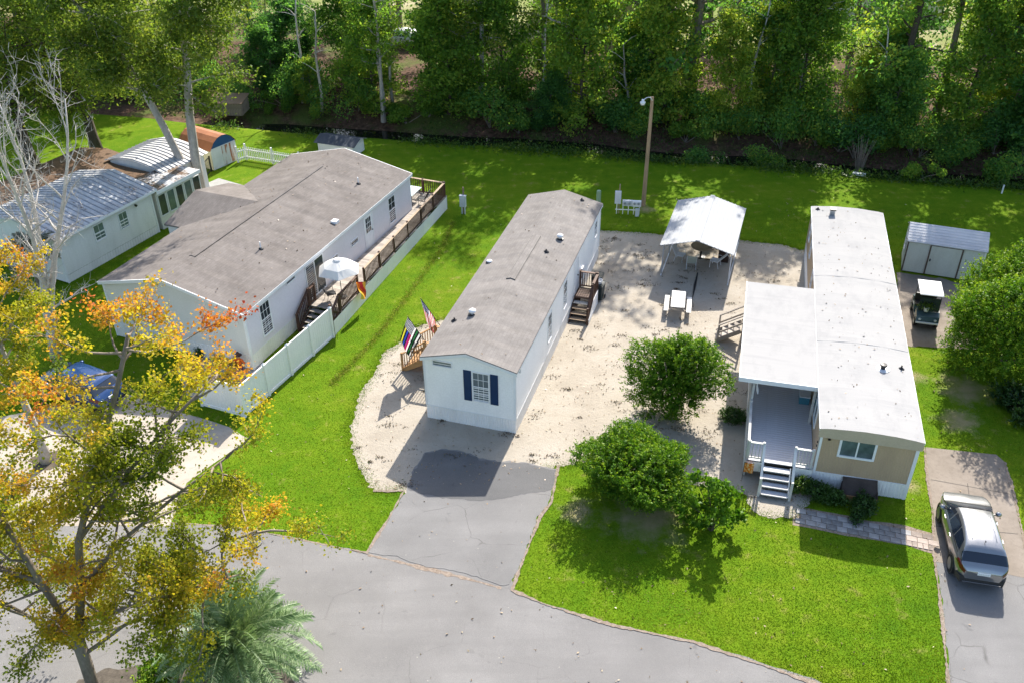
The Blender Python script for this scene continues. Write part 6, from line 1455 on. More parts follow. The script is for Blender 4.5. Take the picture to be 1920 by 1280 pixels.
rows = ((7.2, 4.7, 1.0), (8.6, 8.6, 1.0), (11.5, 8.0, 1.0), (13.5, 8.2, 1.0), (19.5, 7.5, 1.0), (27, 10.5, 0.98), (36, 15, 0.95))
for_high = ((9.8, 9.6),)                        # tall trees whose crowns start high
UNDER = (0, 2)                                             # rows of lower trees, leafy to the ground
WL = 'tall leafy woodland tree in the dense wood beyond the ditch'
WU = 'lower leafy tree along the front of the wood beyond the ditch'
for ri, (d, stp, s0) in enumerate(rows):
    u = -52 - 6 * ri
    while u < 50 + 6 * ri:
        uu = u + rf.uniform(-0.9, 0.9); dd_ = d + rf.uniform(-1.3, 1.3); p = from_ud(uu, dd_)
        u += stp * rf.uniform(0.8, 1.25)
        s = s0 * rf.uniform(0.8, 1.08); v = rf.randrange(5) if ri not in UNDER else 5 + rf.randrange(2)
        if ri in UNDER: s = rf.uniform(0.5, 1.3)
        if p.x > 2 and v < 5 and d < 15: s *= 1.14                          # tallest on the right
        if -27 < p.x < -9 and p.y < 92 and v < 5: s *= 0.55                           # lower growth lets sun onto the lawn at the left
        if abs(p.x + 25) < 2.2 and p.y > 79 and p.y < 90: continue
        if abs(p.x - 8.5) < 2.5 and p.y > 84: continue
        wood_tree(p.x, p.y, s, v, rf.uniform(0, 6.28), WU if v > 4 else WL, 'low trees along the front of the wood' if v > 4 else 'trees in the wood beyond the ditch')
for (d, stp) in for_high:
    u = -48.0
    while u < 52:
        p = from_ud(u + rf.uniform(-1, 1), d + rf.uniform(-1.2, 1.2)); u += stp * rf.uniform(0.75, 1.3)
        if -26 < p.x < -7: continue
        wood_tree(p.x, p.y, rf.uniform(0.86, 1.05) if p.x < 6 else rf.uniform(0.92, 1.08), 7, rf.uniform(0, 6.28), 'tall bare-stemmed tree with a high crown in the wood', 'high-crowned trees in the wood')
# pale-trunked trees that stand out at the wood's edge
for (px, py, lab, v) in ((718, 212, 'pale straight trunk at the wood edge left of the path gap', 3), (1490, 228, 'pale broad trunk standing clear at the right wood edge', 3), (885, 192, 'pale leaning trunk in the middle of the wood edge', 3)):
    p = at(px, py); wood_tree(p.x, p.y, 0.95, v, rf.uniform(0, 6), lab, None, 'pale_trunk_tree', (0.0, 0.05))

# dead and bare pale stems standing at the wood's edge
rsn = random.Random(12)
for i, (px, py, h, lx) in enumerate(((603, 205, 8, 0.3), (720, 208, 10, -0.2), (735, 200, 9, 0.5), (905, 200, 7.5, -1.6), (880, 196, 9, 0.2), (1015, 205, 10, 0.6), (1180, 222, 6, -0.9), (1395, 225, 10, 0.9), (1470, 222, 9, 0.7), (1640, 250, 8, -0.4), (1790, 262, 10, 1.2), (570, 190, 9, 0.4))):
    sn = thing('dead_tree', ['slim pale', 'bleached slanting', 'thin grey'][i % 3] + ' dead tree at the wood edge, %s of twelve from the left' % ['second', 'third', 'fourth', 'sixth', 'fifth', 'seventh', 'eighth', 'ninth', 'tenth', 'eleventh', 'twelfth', 'first'][i], 'tree', at(px, py), 0, 'dead pale trees at the wood edge'); mb = MB()
    bp = [(lx * (k / 5) ** 1.3 + 0.12 * math.sin(k * 1.7 + i), 0.3 * k / 5, -0.2 + h * k / 5) for k in range(6)]; mb.tube(bp, [0.15 - 0.022 * k for k in range(6)], 7)
    mb.build('stem', M['bark_bare'] if i % 2 else M['bark_pale'], sn, smooth=True); mb = MB()
    for k in range(7):
        b0 = Vector(bp[2 + k % 4]); a = rsn.uniform(0, 6.28); e = b0 + Vector((math.cos(a), 0.6 * math.sin(a), rsn.uniform(0.2, 0.9))) * rsn.uniform(0.7, 1.7); mb.tube([b0, (b0 + e) / 2 + Vector((0, 0, 0.1)), e], [0.035, 0.025, 0.008], 4)
    mb.build('dead_branches', M['bark_bare'], sn)
# shrubs along the wood edge
SHR = []
def shrub_geo(seed, rx, rz_, n, size, mat, stems=6, asp=0.55):
    rng = np.random.default_rng(seed); C = []; Nn = []
    lumps = [(np.array([rng.normal(0, 0.5) * rx, rng.normal(0, 0.5) * rx, rz_ * rng.uniform(0.25, 0.85)]), rng.uniform(0.35, 0.6) * rx) for _ in range(9)]
    for (c0_, rl) in lumps:
        k = n // 9; d = rng.normal(size=(k, 3)); d /= np.linalg.norm(d, axis=1)[:, None]; rad = rl * rng.uniform(0.55, 1.08, k)[:, None]
        q = c0_ + d * rad * np.array([1, 1, 0.8]); q[:, 2] = np.abs(q[:, 2]) + 0.03; C.append(q); Nn.append(d)
    C = np.concatenate(C); Nn = np.concatenate(Nn); r = np.clip(rng.normal(0.5, 0.22, len(C)), 0, 1)
    mb = MB()
    for k in range(stems):
        c0_ = lumps[k % 9][0]; mb.tube([(rng.normal(0, 0.05), rng.normal(0, 0.05), -0.05), tuple(c0_ * np.array([0.5, 0.5, 0.6])), tuple(c0_)], [0.035, 0.025, 0.01], 5)
    me = bpy.data.meshes.new('stems'); me.from_pydata(mb.v, [], mb.f); me.materials.append(M['bark']); me.update()
    return me, leaves('foliage', C, size, rng, mat, r, asp, 0.3, Nn)
for k, (rx, rz_) in enumerate(((1.5, 2.2), (1.1, 1.5), (1.9, 3.0))): SHR.append(shrub_geo(300 + k, rx, rz_, 1800, 0.2, M[('leaf_wood', 'leaf_fresh', 'leaf_wood')[k]]))
def shrub(x, y, s, v, label, group='shrubs along the wood edge', name='shrub'):
    t = thing(name, label, 'shrub', (x, y, ditch_z(*ud(x, y))), rf.uniform(0, 6), group); t.scale = (s, s, s * rf.uniform(0.8, 1.2)); link('stems', SHR[v][0], t); link('foliage', SHR[v][1], t)
u = -50
while u < 48:
    p = from_ud(u + rf.uniform(-0.6, 0.6), rf.choice((rf.uniform(4.4, 6.0), rf.uniform(5.4, 9.0)))); shrub(p.x, p.y, rf.uniform(0.55, 1.35), rf.randrange(3), 'dark leafy shrub at the foot of the wood'); u += rf.uniform(0.7, 1.6)
for (px, py, s, lab) in ((1312, 288, 1.0, 'bright leafy sapling on the ditch bank right of the light pole'), (1440, 292, 1.05, 'arching green shrub on the ditch bank above the carport'), (1715, 335, 0.8, 'green shrub on the ditch bank above the white shed'), (1880, 320, 1.1, 'green shrub at the right end of the ditch')):
    p = at(px, py); shrub(p.x, p.y, s, 0 if s > 0.9 else 1, lab, None, 'bank_shrub')
# bare twiggy bush
tb = thing('bare_bush', 'leafless pale twiggy bush on the far ditch bank', 'bush', at(1612, 312), 0); mb = MB(); rr_ = random.Random(4)
for i in range(46):
    a = rr_.uniform(0, 6.28); l_ = rr_.uniform(0.1, 0.9); h = rr_.uniform(1.2, 2.3); mb.tube([(0.15 * math.cos(a), 0.15 * math.sin(a), -0.9), (l_ * 0.5 * math.cos(a), l_ * 0.5 * math.sin(a), h * 0.4), (l_ * math.cos(a), l_ * math.sin(a), h)], [0.02, 0.014, 0.006], 4)
mb.build('twigs', M['bark'], tb)
# brush pile and weeds on the banks
rng = np.random.default_rng(77); n = 26000
uu = rng.uniform(-24, 46, n); dd_ = np.where(rng.random(n) < 0.6, rng.normal(-0.35, 0.55, n), rng.uniform(3.6, 7.5, n)); keep = np.array([(math.sin(a * 0.7) + math.sin(a * 0.23 + 1) + (a - 2) * 0.06) > rng.uniform(-1.6, 0.9) for a in uu]); uu, dd_ = uu[keep], dd_[keep]
zz = np.array([ditch_z(a, b) for a, b in zip(uu, dd_)]); C = np.stack([uu * EU.x + dd_ * EN.x, 66.3 + uu * EU.y + dd_ * EN.y, zz + np.abs(rng.normal(0, 0.28, len(uu))) + 0.03], 1)
tag(link('bank_weeds', leaves('bank_weeds', C, 0.2, rng, M['leaf_weed'], np.clip(rng.normal(0.5, 0.25, len(C)), 0, 1), 0.4, 0.0)), 'green weeds growing along the ditch banks', 'weeds', kind='stuff')

# --- trees at the left
def own_tree(name, label, loc, geo, per, cl, size, leaf, bark, rnd_fn=None, aspect=0.55, group=None, flat=0.8):
    mb, pts, rng = geo; t = thing(name, label, 'tree', loc, 0, group)
    mb.build('trunk', M[bark], t, smooth=True)
    C, r = cluster_leaves(pts, rng, per, cl, flat)
    if rnd_fn is not None: r = rnd_fn(C, r, rng)
    link('crown', leaves('crown', C, size, rng, M[leaf], r, aspect, 0.4), t); return t
# twin-trunk tree: two leaning stems from one base
mb = MB(); rng = np.random.default_rng(5); pts = []
stems = ([(0.0, 0, -0.1), (-0.5, 0.1, 2.2), (-1.3, 0.2, 5.0), (-2.4, 0.4, 8.2), (-3.6, 0.6, 10.6), (-5.2, 0.6, 12.8), (-6.2, 0.8, 15)], [(0.25, 0.1, -0.1), (0.3, 0.2, 2.5), (0.45, 0.4, 5.5), (0.9, 0.5, 8.8), (1.3, 0.2, 12.0), (2.4, -1.0, 15.2), (4.0, -2.6, 17.6)])
for si, stp in enumerate(stems):
    r0 = 0.32 if si == 0 else 0.36; mb.tube(stp, [r0 * (1 - 0.75 * i / 6) for i in range(7)], 10)
    for j in range(40):
        t = rng.uniform(0.42, 1.0) * 6; i = min(5, int(t)); p0 = np.array(stp[i]) + (np.array(stp[i + 1]) - np.array(stp[i])) * (t - i)
        az = rng.uniform(0, 6.28) if j % 3 else rng.uniform(-1.6, 0.6); el = rng.uniform(-0.35, 0.6); L = rng.uniform(2.0, 5.6); d = np.array([math.cos(az) * math.cos(el), math.sin(az) * math.cos(el), math.sin(el)]); bp = [p0]
        for b in range(5): d = unit(d + rng.normal(0, 0.15, 3) + np.array([0, 0, -0.04])); bp.append(bp[-1] + d * L / 5)
        mb.tube([tuple(q) for q in bp], [0.07, 0.055, 0.04, 0.03, 0.02, 0.01], 5, cap=False)
        for w in range(6):
            u_ = 0.4 + 0.6 * rng.random(); pp = bp[int(u_ * 5 - 1e-6)]; e = pp + unit(d + rng.normal(0, 0.8, 3)) * rng.uniform(0.5, 1.4)
            mb.tube([tuple(pp), tuple(e)], [0.018, 0.005], 4, cap=False)
            for x in (0.4, 0.7, 1.0): pts.append((pp + (e - pp) * x, rng.random(), j))
own_tree('twin_trunk_tree', 'tall tree with two pale leaning trunks behind the grey home', at(371, 372), (mb, pts, rng), 40, 0.42, 0.22, 'leaf_olive', 'bark_pale')
own_tree('shade_tree', 'dark dense shade tree behind the leaf-covered carport', at(185, 296), tree_geo(41, 15, 0.42, 0.3, 5.5, 34, 6, 'round', 0.3, up0=0.0), 34, 0.5, 0.24, 'leaf_olive', 'bark_dark')
own_tree('shade_tree', 'dark dense shade tree at the far left edge of the lawn', at(66, 322), tree_geo(42, 14, 0.45, 0.28, 5.2, 34, 6, 'round', 0.3, up0=0.0), 34, 0.5, 0.24, 'leaf_olive', 'bark_dark')
for i, (x, y, s) in enumerate(((-41, 72, 0.8), (-36, 79, 0.85), (-45, 63, 0.75), (-30, 82, 0.7), (-47, 80, 0.9))):
    wood_tree(x, y, s, i % 5, i * 1.3, 'leafy tree at the back of the left lawn', 'trees at the back of the left lawn', 'background_tree')
# weathered grey garden hut at the wood's left edge
gh = thing('garden_hut', 'weathered grey wooden hut at the left wood edge', 'hut', at(425, 217), -0.1); gh.scale = (0.9, 0.9, 0.62)
for i in range(12): piece('plank', (0.24, 0.03, 1.7), M['bark'], gh, (-1.4 + 0.25 * i, 0, 0.85))
MB().box(-1.5, 1.5, 0.02, 2.0, 0, 1.68).build('wall', M['bark'], gh); MB().add([(-1.65, -0.2, 1.72), (1.65, -0.2, 1.72), (1.65, 2.2, 2.0), (-1.65, 2.2, 2.0), (-1.65, -0.2, 1.68), (1.65, -0.2, 1.68), (1.65, 2.2, 1.96), (-1.65, 2.2, 1.96)], [(0, 1, 2, 3), (4, 7, 6, 5), (0, 4, 5, 1), (1, 5, 6, 2), (2, 6, 7, 3), (3, 7, 4, 0)]).build('roof', M['metal_litter'], gh)

# --- autumn maples in the foreground
def maple_hue(bias, seed):
    def f(C, r, rng_):
        q = np.sin(C[:, 0] * 1.1 + seed) + np.sin(C[:, 1] * 1.4 + seed * 2) + np.sin(C[:, 2] * 0.9 + seed * 3)
        hz = np.clip((C[:, 2] - 4) / 9, 0, 1)
        return np.clip(bias + 0.13 * q + 0.30 * (hz - 0.42) + (r - 0.5) * 0.32 + rng_.normal(0, 0.05, len(C)), 0, 1)
    return f
mb = MB(); rng = np.random.default_rng(15); pts = []
# stems of the big maple, hand-laid: bole, left limb, right limb
limbs = ([(0, 0, -0.1), (0.05, 0.1, 1.6), (0.05, 0.2, 3.0)], [(0.05, 0.2, 3.0), (-0.6, 0.5, 5.0), (-1.3, 1.0, 7.2), (-1.9, 1.5, 9.4), (-2.3, 1.9, 11.5)], [(0.05, 0.15, 2.6), (0.5, 0.6, 4.6), (0.7, 1.0, 6.2), (1.6, 1.7, 8.6), (2.6, 2.3, 11.0), (3.2, 2.6, 12.6)], [(0.5, 0.6, 4.6), (1.9, 1.2, 6.0), (3.6, 1.9, 7.2), (5.2, 2.5, 8.2)], [(-0.6, 0.5, 5.0), (-2.2, 0.4, 6.0), (-4.0, 0.3, 7.0)], [(0.2, 0.3, 3.4), (1.8, 0.3, 4.0), (3.6, 0.5, 4.5), (5.4, 0.8, 4.9)], [(0.7, 1.0, 6.2), (2.2, 1.8, 8.0), (3.8, 2.6, 9.6), (5.2, 3.2, 10.8)], [(-1.3, 1.0, 7.2), (-3.0, 1.2, 8.4), (-4.6, 1.6, 9.4)], [(0.05, 0.1, 2.0), (1.4, 0.5, 2.9), (3.0, 1.0, 3.6), (4.6, 1.6, 4.4), (5.8, 2.0, 5.6)], [(0.0, 0.1, 2.2), (-1.4, 0.6, 3.2), (-3.0, 1.0, 4.2), (-4.4, 1.4, 5.4)])
for k, lb in enumerate(limbs):
    r0 = (0.2, 0.13, 0.15, 0.08, 0.08, 0.07, 0.08, 0.06, 0.07, 0.07)[k]; n = len(lb); mb.tube(lb, [r0 * (1 - 0.6 * i / (n - 1)) if k else r0 for i in range(n)], 8)
    if k == 0: continue
    for j in range((0, 18, 24, 18, 14, 18, 20, 12, 18, 18)[k]):
        t = (0.12 + 0.88 * rng.random()) * (n - 1); i = min(n - 2, int(t)); p0 = np.array(lb[i]) + (np.array(lb[i + 1]) - np.array(lb[i])) * (t - i)
        az = rng.uniform(0, 6.28); el = rng.uniform(-0.25, 0.8); L = rng.uniform(1.1, 2.9); d = np.array([math.cos(az) * math.cos(el), math.sin(az) * math.cos(el), math.sin(el)]); bp = [p0]
        for b in range(5): d = unit(d + rng.normal(0, 0.18, 3) + np.array([0, 0, 0.04])); bp.append(bp[-1] + d * L / 5)
        mb.tube([tuple(q) for q in bp], [0.05, 0.04, 0.032, 0.024, 0.016, 0.008], 5, cap=False)
        for w in range(6):
            u_ = 0.3 + 0.7 * rng.random(); pp = bp[min(5, int(u_ * 5 + 0.5))]; e = pp + unit(d + rng.normal(0, 0.7, 3)) * rng.uniform(0.3, 0.9)
            mb.tube([tuple(pp), tuple((pp + e) / 2 + rng.normal(0, 0.03, 3)), tuple(e)], [0.013, 0.009, 0.004], 4, cap=False)
            for tw in range(2): mb.tube([tuple(pp + (e - pp) * 0.6), tuple(pp + (e - pp) * 0.6 + unit(d + rng.normal(0, 0.9, 3)) * 0.35)], [0.007, 0.003], 3, cap=False)
            for x in (0.5, 0.8, 1.05):
                if rng.random() < 0.8: pts.append((pp + (e - pp) * x, rng.random(), j))
own_tree('maple_tree', 'large orange and yellow autumn maple in the left foreground', (-13.9, 19.1, 0), (mb, pts, rng), 35, 0.17, 0.1, 'leaf_maple', 'bark', maple_hue(0.37, 1.0), 0.8)
own_tree('maple_tree', 'smaller yellow-green autumn maple at the left edge beside the parking', (-20.4, 31.0, 0), tree_geo(52, 9.5, 0.22, 0.35, 3.2, 26, 6, 'round', 0.5, up0=0.35, sparse=0.8), 44, 0.15, 0.11, 'leaf_maple', 'bark_pale', maple_hue(0.42, 2.0), 0.8)
# bare bleached tree
bt = thing('bare_tree', 'leafless bleached tree in front of the old white trailer', 'tree', (-23.0, 38.6, 0), 0)
mb, pts, rng = tree_geo(61, 13.2, 0.22, 0.22, 3.6, 48, 6, 'vase', 0.5, up0=0.8, trunks=3, lean=(2.3, 0.0)); mb.build('trunk', M['bark_bare'], bt, smooth=True)
mb = MB()
for (p, h, j) in pts:
    for w in range(2):
        e = p + unit(rng.normal(0, 0.6, 3) + np.array([0, 0, 0.7])) * rng.uniform(0.2, 0.55); mb.tube([tuple(p), tuple(e)], [0.008, 0.003], 3, cap=False)
mb.build('twigs', M['bark_bare'], bt)

# --- palms: each frond a part
def frond_mesh(seed, L, arch, n=38, leaf=0.5, mat=None, width=0.036):
    rng = np.random.default_rng(seed); mid = []
    for i in range(n + 1):
        t = i / n; mid.append(np.array([L * (t - 0.18 * arch * t * t), 0, arch * L * (0.75 * t - 1.05 * t * t)]))
    V, F, r = [], [], []
    def quad(a, b, c, d, q): k = len(V); V.extend([a, b, c, d]); F.append((k, k + 1, k + 2, k + 3)); r.extend([q] * 4)
    for i in range(n):
        for s in (-1, 1): quad(mid[i] + [0, -0.014 * s, 0], mid[i + 1] + [0, -0.01 * s, 0], mid[i + 1] + [0, 0.01 * s, 0.01], mid[i] + [0, 0.014 * s, 0.01], 0.7)
    for i in range(4, n + 1):
        t = i / n; ll = leaf * math.sin(math.pi * (0.12 + 0.80 * t)) ** 0.7
        tg = unit(mid[i] - mid[i - 1])
        for s in (-1, 1):
            for rep in range(2):
                d = unit(tg * (0.75 + 0.2 * rng.random()) + np.array([0, s * 0.9, 0.35 + 0.25 * rng.normal()])); b = mid[i] - tg * (0.5 * rep * L / n); m_ = b + d * ll * 0.55 + np.array([0, 0, 0.02]); e = b + d * ll + np.array([0, 0, -0.10 * ll]); sd_ = unit(np.cross(d, [0, 0, 1])) * width * 0.5
                q = float(np.clip(rng.normal(0.5, 0.22), 0, 1)); quad(b - sd_ * 0.5, m_ - sd_, m_ + sd_, b + sd_ * 0.5, q); quad(m_ - sd_, e, e + sd_ * 0.1, m_ + sd_, q)
    return np_mesh('frond', np.array(V), F, mat or M['leaf_palm'], {'rnd': r})
def palm(name, label, loc, H, nf, L, seed, mat=None, bark='bark'):
    t = thing(name, label, 'palm', loc, 0); rng_ = random.Random(seed)
    prof = []
    for i in range(int(H / 0.12) + 1): prof += [(0.17 + 0.03 * (i % 2), 0.12 * i), ]
    MB().lathe((0, 0, -0.05), prof + [(0.001, H + 0.05)], 12).build('trunk', M[bark], t)
    ms = [frond_mesh(seed + k, L * (0.9 + 0.1 * k), 0.55 + 0.12 * k, mat=mat) for k in range(4)]
    for k in range(nf):
        tt = k / nf; el = 1.15 - 1.35 * tt + rng_.uniform(-0.12, 0.12)
        link('frond', ms[k % 4], t, (0, 0, H - 0.05), (rng_.uniform(-0.3, 0.3), -el, k * 2.4 + rng_.uniform(-0.2, 0.2)))
    return t
pc_ = at(446, 1214, 1.5)
palm('pindo_palm', 'silvery green feather palm at the bottom by the road', (pc_.x, pc_.y, 0), 1.4, 74, 2.6, 400)
palm('cabbage_palm', 'shaggy grey-green palm behind the bare tree', (-26.4, 45.2, 0), 2.6, 22, 1.6, 420, leafmat('grey_palm_leaflets', [(0.0, (0.05, 0.07, 0.05)), (0.6, (0.14, 0.15, 0.11)), (1.0, (0.26, 0.24, 0.19))], 0.25, 0.2))

# --- bushes in the sand yard and lawn: many short leafy shoots over a lumpy crown
def shoot_bush(name, label, loc, rx, ry, h, n, seed, mat, size=0.13, base=0.1, shoot=0.34, skew=(0, 0), low=0.25, holes=0.0):
    rng = np.random.default_rng(seed); t = thing(name, label, 'bush', loc, rng.uniform(0, 6))
    C, r, Nn = [], [], []; mb = MB(); ph = rng.uniform(0, 6, 6)
    for i in range(n):
        d = rng.normal(size=3); d[2] = d[2] * 0.9 + 0.15; d = unit(d)
        lump = 0.97 + 0.19 * math.sin(3 * d[0] + ph[0] + 2 * d[2]) + 0.17 * math.sin(4.3 * d[1] + ph[1]) + 0.14 * math.sin(6 * d[2] + 5 * d[0] + ph[2])
        if holes and math.sin(4 * d[0] + ph[3]) * math.sin(4 * d[1] + ph[4]) > 1 - holes: continue
        rad = lump * rng.choice([1.0, 1.0, 0.8, 0.62]) * rng.uniform(0.9, 1.06)
        zc = base + (h - base) * 0.5; p = np.array([d[0] * rx * rad + skew[0] * d[2], d[1] * ry * rad + skew[1] * d[2], zc + d[2] * (h - base) * 0.5 * rad])
        if p[2] < low * 0.4: p[2] = low * 0.4 + rng.random() * 0.3
        sd_ = unit(d * 0.9 + rng.normal(0, 0.4, 3) + np.array([0, 0, 0.45])); L = shoot * rng.uniform(0.6, 1.5); tone = rng.random()
        for k in range(13):
            u_ = k / 12; q = p + sd_ * L * (u_ - 0.3) + rng.normal(0, 0.035, 3); C.append(q); r.append(np.clip(0.0 + 0.6 * tone + 0.42 * u_ + rng.normal(0, 0.08), 0, 1)); Nn.append(unit(rng.normal(0, 1, 3) + np.array([0, 0, 0.6])))
    for k in range(9):
        a = k * 0.7; e = np.array([math.cos(a) * rx * 0.6, math.sin(a) * ry * 0.6, h * (0.55 + 0.3 * rng.random())]); mb.tube([(0.12 * math.cos(a), 0.12 * math.sin(a), -0.05), tuple(e * np.array([0.4, 0.4, 0.5])), tuple(e)], [0.05, 0.035, 0.012], 6)
    mb.build('stems', M['bark'], t); C = np.array(C)
    link('foliage', leaves('foliage', C, size, rng, mat, np.array(r), 0.42, 0.3, np.array(Nn)), t); return t
shoot_bush('yard_bush', 'tall loose green bush on the sand left of the porch', (7.45, 34.0, 0), 1.8, 1.55, 3.9, 3200, 501, M['leaf_bush'], 0.12, 0.4, 0.4, (0.2, 0.35), 0.4, 0.2)
shoot_bush('yard_bush', 'dense round green bush at the front lawn edge', (5.05, 28.55, 0), 2.1, 1.75, 2.9, 4200, 502, M['leaf_bush'], 0.115, 0.15, 0.32)
shoot_bush('yard_bush', 'big bright green bush at the right edge by the parking pad', (24.3, 37.2, 0), 3.3, 2.7, 6.3, 6500, 503, M['leaf_bush'], 0.14, 0.2, 0.55, (-0.3, 0.3))
# small open shrub with big leaf clumps
sb = thing('small_tree', 'small open multi-stemmed shrub tree beside the round front bush', 'tree', at(1333, 992), 0); mb = MB(); rng = np.random.default_rng(9); C = []; r = []
for k in range(22):
    a = rng.uniform(0, 6.28); rr = rng.uniform(0.3, 1.2); h = rng.uniform(0.35, 2.9) * (1 - 0.15 * rr); e = np.array([rr * math.cos(a), rr * math.sin(a) * 0.8, h])
    mb.tube([(0.05 * math.cos(a), 0.05 * math.sin(a), -0.05), tuple(e * np.array([0.35, 0.35, 0.5]) + rng.normal(0, 0.06, 3)), tuple(e)], [0.028, 0.02, 0.008], 5)
    for w in range(3):
        c0_ = e + rng.normal(0, 0.16, 3); m_ = 34; C.append(c0_ + rng.normal(0, 0.11, (m_, 3))); r.append(np.clip(0.3 * rng.random() + rng.uniform(0.1, 0.5, m_), 0, 1))
mb.build('stems', M['bark_dark'], sb); link('foliage', leaves('foliage', np.concatenate(C), 0.17, rng, M['leaf_bush'], np.concatenate(r), 0.75, 0.3), sb)
shoot_bush('foundation_shrub', 'dark foundation shrub by the trailer steps', tuple(L4P(-0.75, 0.55)), 0.95, 0.45, 0.6, 420, 511, M['leaf_dark'], 0.1, 0.0, 0.2)
shoot_bush('foundation_shrub', 'dark foundation shrub in front of the cold frame', tuple(L4P(-1.15, 2.0)), 0.8, 0.4, 0.45, 320, 512, M['leaf_dark'], 0.1, 0.0, 0.2)
shoot_bush('foundation_shrub', 'yellow-green shrub right beside the porch stairs', tuple(L4P(-0.6, -0.45)), 0.28, 0.26, 0.75, 120, 513, M['leaf_weed'], 0.1, 0.0, 0.16)
shoot_bush('foundation_shrub', 'low green shrub in the shade left of the porch', tuple(L4P(3.6, -3.35)), 0.45, 0.7, 0.55, 200, 514, M['leaf_dark'], 0.1, 0.0, 0.18)
shoot_bush('garden_shrub', 'leafy garden shrub below the big right bush', (23.4, 34.2, 0), 0.9, 0.8, 1.0, 320, 515, M['leaf_dark'], 0.14, 0.0, 0.25)
shoot_bush('garden_shrub', 'leafy shrub at the right edge above the driveway', (23.6, 32.9, 0), 0.8, 0.7, 0.8, 260, 516, M['leaf_dark'], 0.14, 0.0, 0.25)
shoot_bush('hedge_shrub', 'green shrub under the orange maple at the bottom', (-11.9, 19.5, 0.018), 1.1, 0.6, 0.9, 380, 517, M['leaf_bush'], 0.12, 0.0, 0.2)
for i, (px, py) in enumerate(((375, 668), (415, 678), (442, 688))):
    p = at(px, py); shoot_bush('flower_clump', ['dark green garden clump by the grey home skirting', 'low flowering clump in the middle of the patio bed', 'yellow flowering clump by the scarecrow'][i], (p.x, p.y, 0.01), 0.35, 0.3, 0.45, 90, 520 + i, M['leaf_dark'] if i < 2 else M['leaf_maple'], 0.08, 0.0, 0.14)
# plant in the pot on the golf cart
rng = np.random.default_rng(31); C = rng.normal(0, 0.15, (240, 3)) * np.array([1.3, 1, 0.6]) + np.array([0, 0, 0.36]); link('foliage', leaves('foliage', C, 0.11, rng, M['leaf_weed'], rng.uniform(0.5, 1, 240), 0.4), po_)
# agave rosette at the right edge
ag = thing('agave', 'blue-grey agave rosette at the right edge of the garden', 'plant', at(1903, 757), 0); am = plain('agave_blue', (0.16, 0.26, 0.27), 0.5)
lm = MB().add([(0, -0.03, 0), (0.35, -0.075, 0.05), (0.75, 0, 0.28), (0.35, 0.075, 0.05), (0, 0.03, 0), (0.35, 0, 0.0)], [(0, 1, 5), (1, 2, 5), (2, 3, 5), (3, 4, 5), (4, 0, 5)]); me = bpy.data.meshes.new('agave_leaf'); me.from_pydata(lm.v, [], lm.f); me.materials.append(am)
for k in range(22): link('agave_leaf', me, ag, (0, 0, 0.05), (0, -0.05 - 0.95 * k / 22, k * 2.4))

# --- far background seen through the wood
fb = thing('background_building', 'beige two-storey building glimpsed through the wood', 'building', (2.5, 96, 0.15), -0.08)
MB().box(0, 14, 0, 8, 0, 4.6).build('wall', plain('beige_cladding', (0.5, 0.44, 0.26), 0.7), fb); MB().add([(-0.4, -0.4, 4.55), (14.4, -0.4, 4.55), (14.4, 4, 5.6), (-0.4, 4, 5.6), (14.4, 8.4, 4.55), (-0.4, 8.4, 4.55)], [(0, 1, 2, 3), (3, 2, 4, 5)]).build('roof', M['pale_grey'], fb)
for i in range(5):
    for z in (0.9, 3.0): window(fb, lambda a, b, c: (a, -b, c), 1.2 + 2.7 * i, 2.3 + 2.7 * i, z, z + 1.1, 1, 1, fw=0.08)
fb = thing('background_building', 'white long building glimpsed through the right wood', 'building', (24, 104, 0.15), -0.2)
MB().box(0, 22, 0, 8, 0, 3.0).build('wall', M['siding3'], fb); MB().add([(-0.4, -0.4, 2.95), (22.4, -0.4, 2.95), (22.4, 4, 4.4), (-0.4, 4, 4.4), (22.4, 8.4, 2.95), (-0.4, 8.4, 2.95)], [(0, 1, 2, 3), (3, 2, 4, 5)]).build('roof', M['pale_grey'], fb)
for i in range(6): window(fb, lambda a, b, c: (a, -b, c), 1.2 + 3.4 * i, 2.6 + 3.4 * i, 1.0, 2.1, 1, 1, fw=0.08)
car('parked_van', 'white car parked among the far trees', (-8.6, 91.5, 0.16), R(60), car_paint('white_car_paint', (0.7, 0.7, 0.7), 0.0), plate=False)

# --- grass blades over the near lawn, thinning with distance; none on sand, paving or under houses
rng = np.random.default_rng(88); N = 460000
yy = 19 + 36 * rng.random(N) ** 1.5; xx = (rng.random(N) * 2 - 1) * (0.64 * yy + 6)
Q = np.stack([xx, yy], 1); bad = np.zeros(N, bool)
def rect(Pf, l0, l1, w0, w1): return [tuple(Pf(l, w).xy) for l, w in ((l0, w0), (l1, w0), (l1, w1), (l0, w1))]
for poly in (SAND, DRIVE, ROAD, CDRIVE, APRON, PAD, LEFTC, walk_poly, rect(L1P, 0, L1, 0, W1), rect(L2P, 0, L2, 0, W2), rect(L2P, 4, 20, W2 - 0.2, 10.4), rect(L4P, 0, L4, 0, W4), rect(L4P, -0.1, 11, PW, 0), rect(L2P, -3.4, 4, 8.3, 10.3)): bad |= inside(Q + (rng.normal(0, 0.16, Q.shape) if poly is SAND else rng.normal(0, 0.035, Q.shape)), poly)
for (x, y, rr) in ((21.6, 35.4, 1.3), (20.4, 33.1, 0.9), (5.4, 27.2, 1.6)): bad |= ((xx - x) ** 2 + (yy - y) ** 2 < (rr * rng.uniform(0.6, 1.2, N)) ** 2)
Q = Q[~bad]
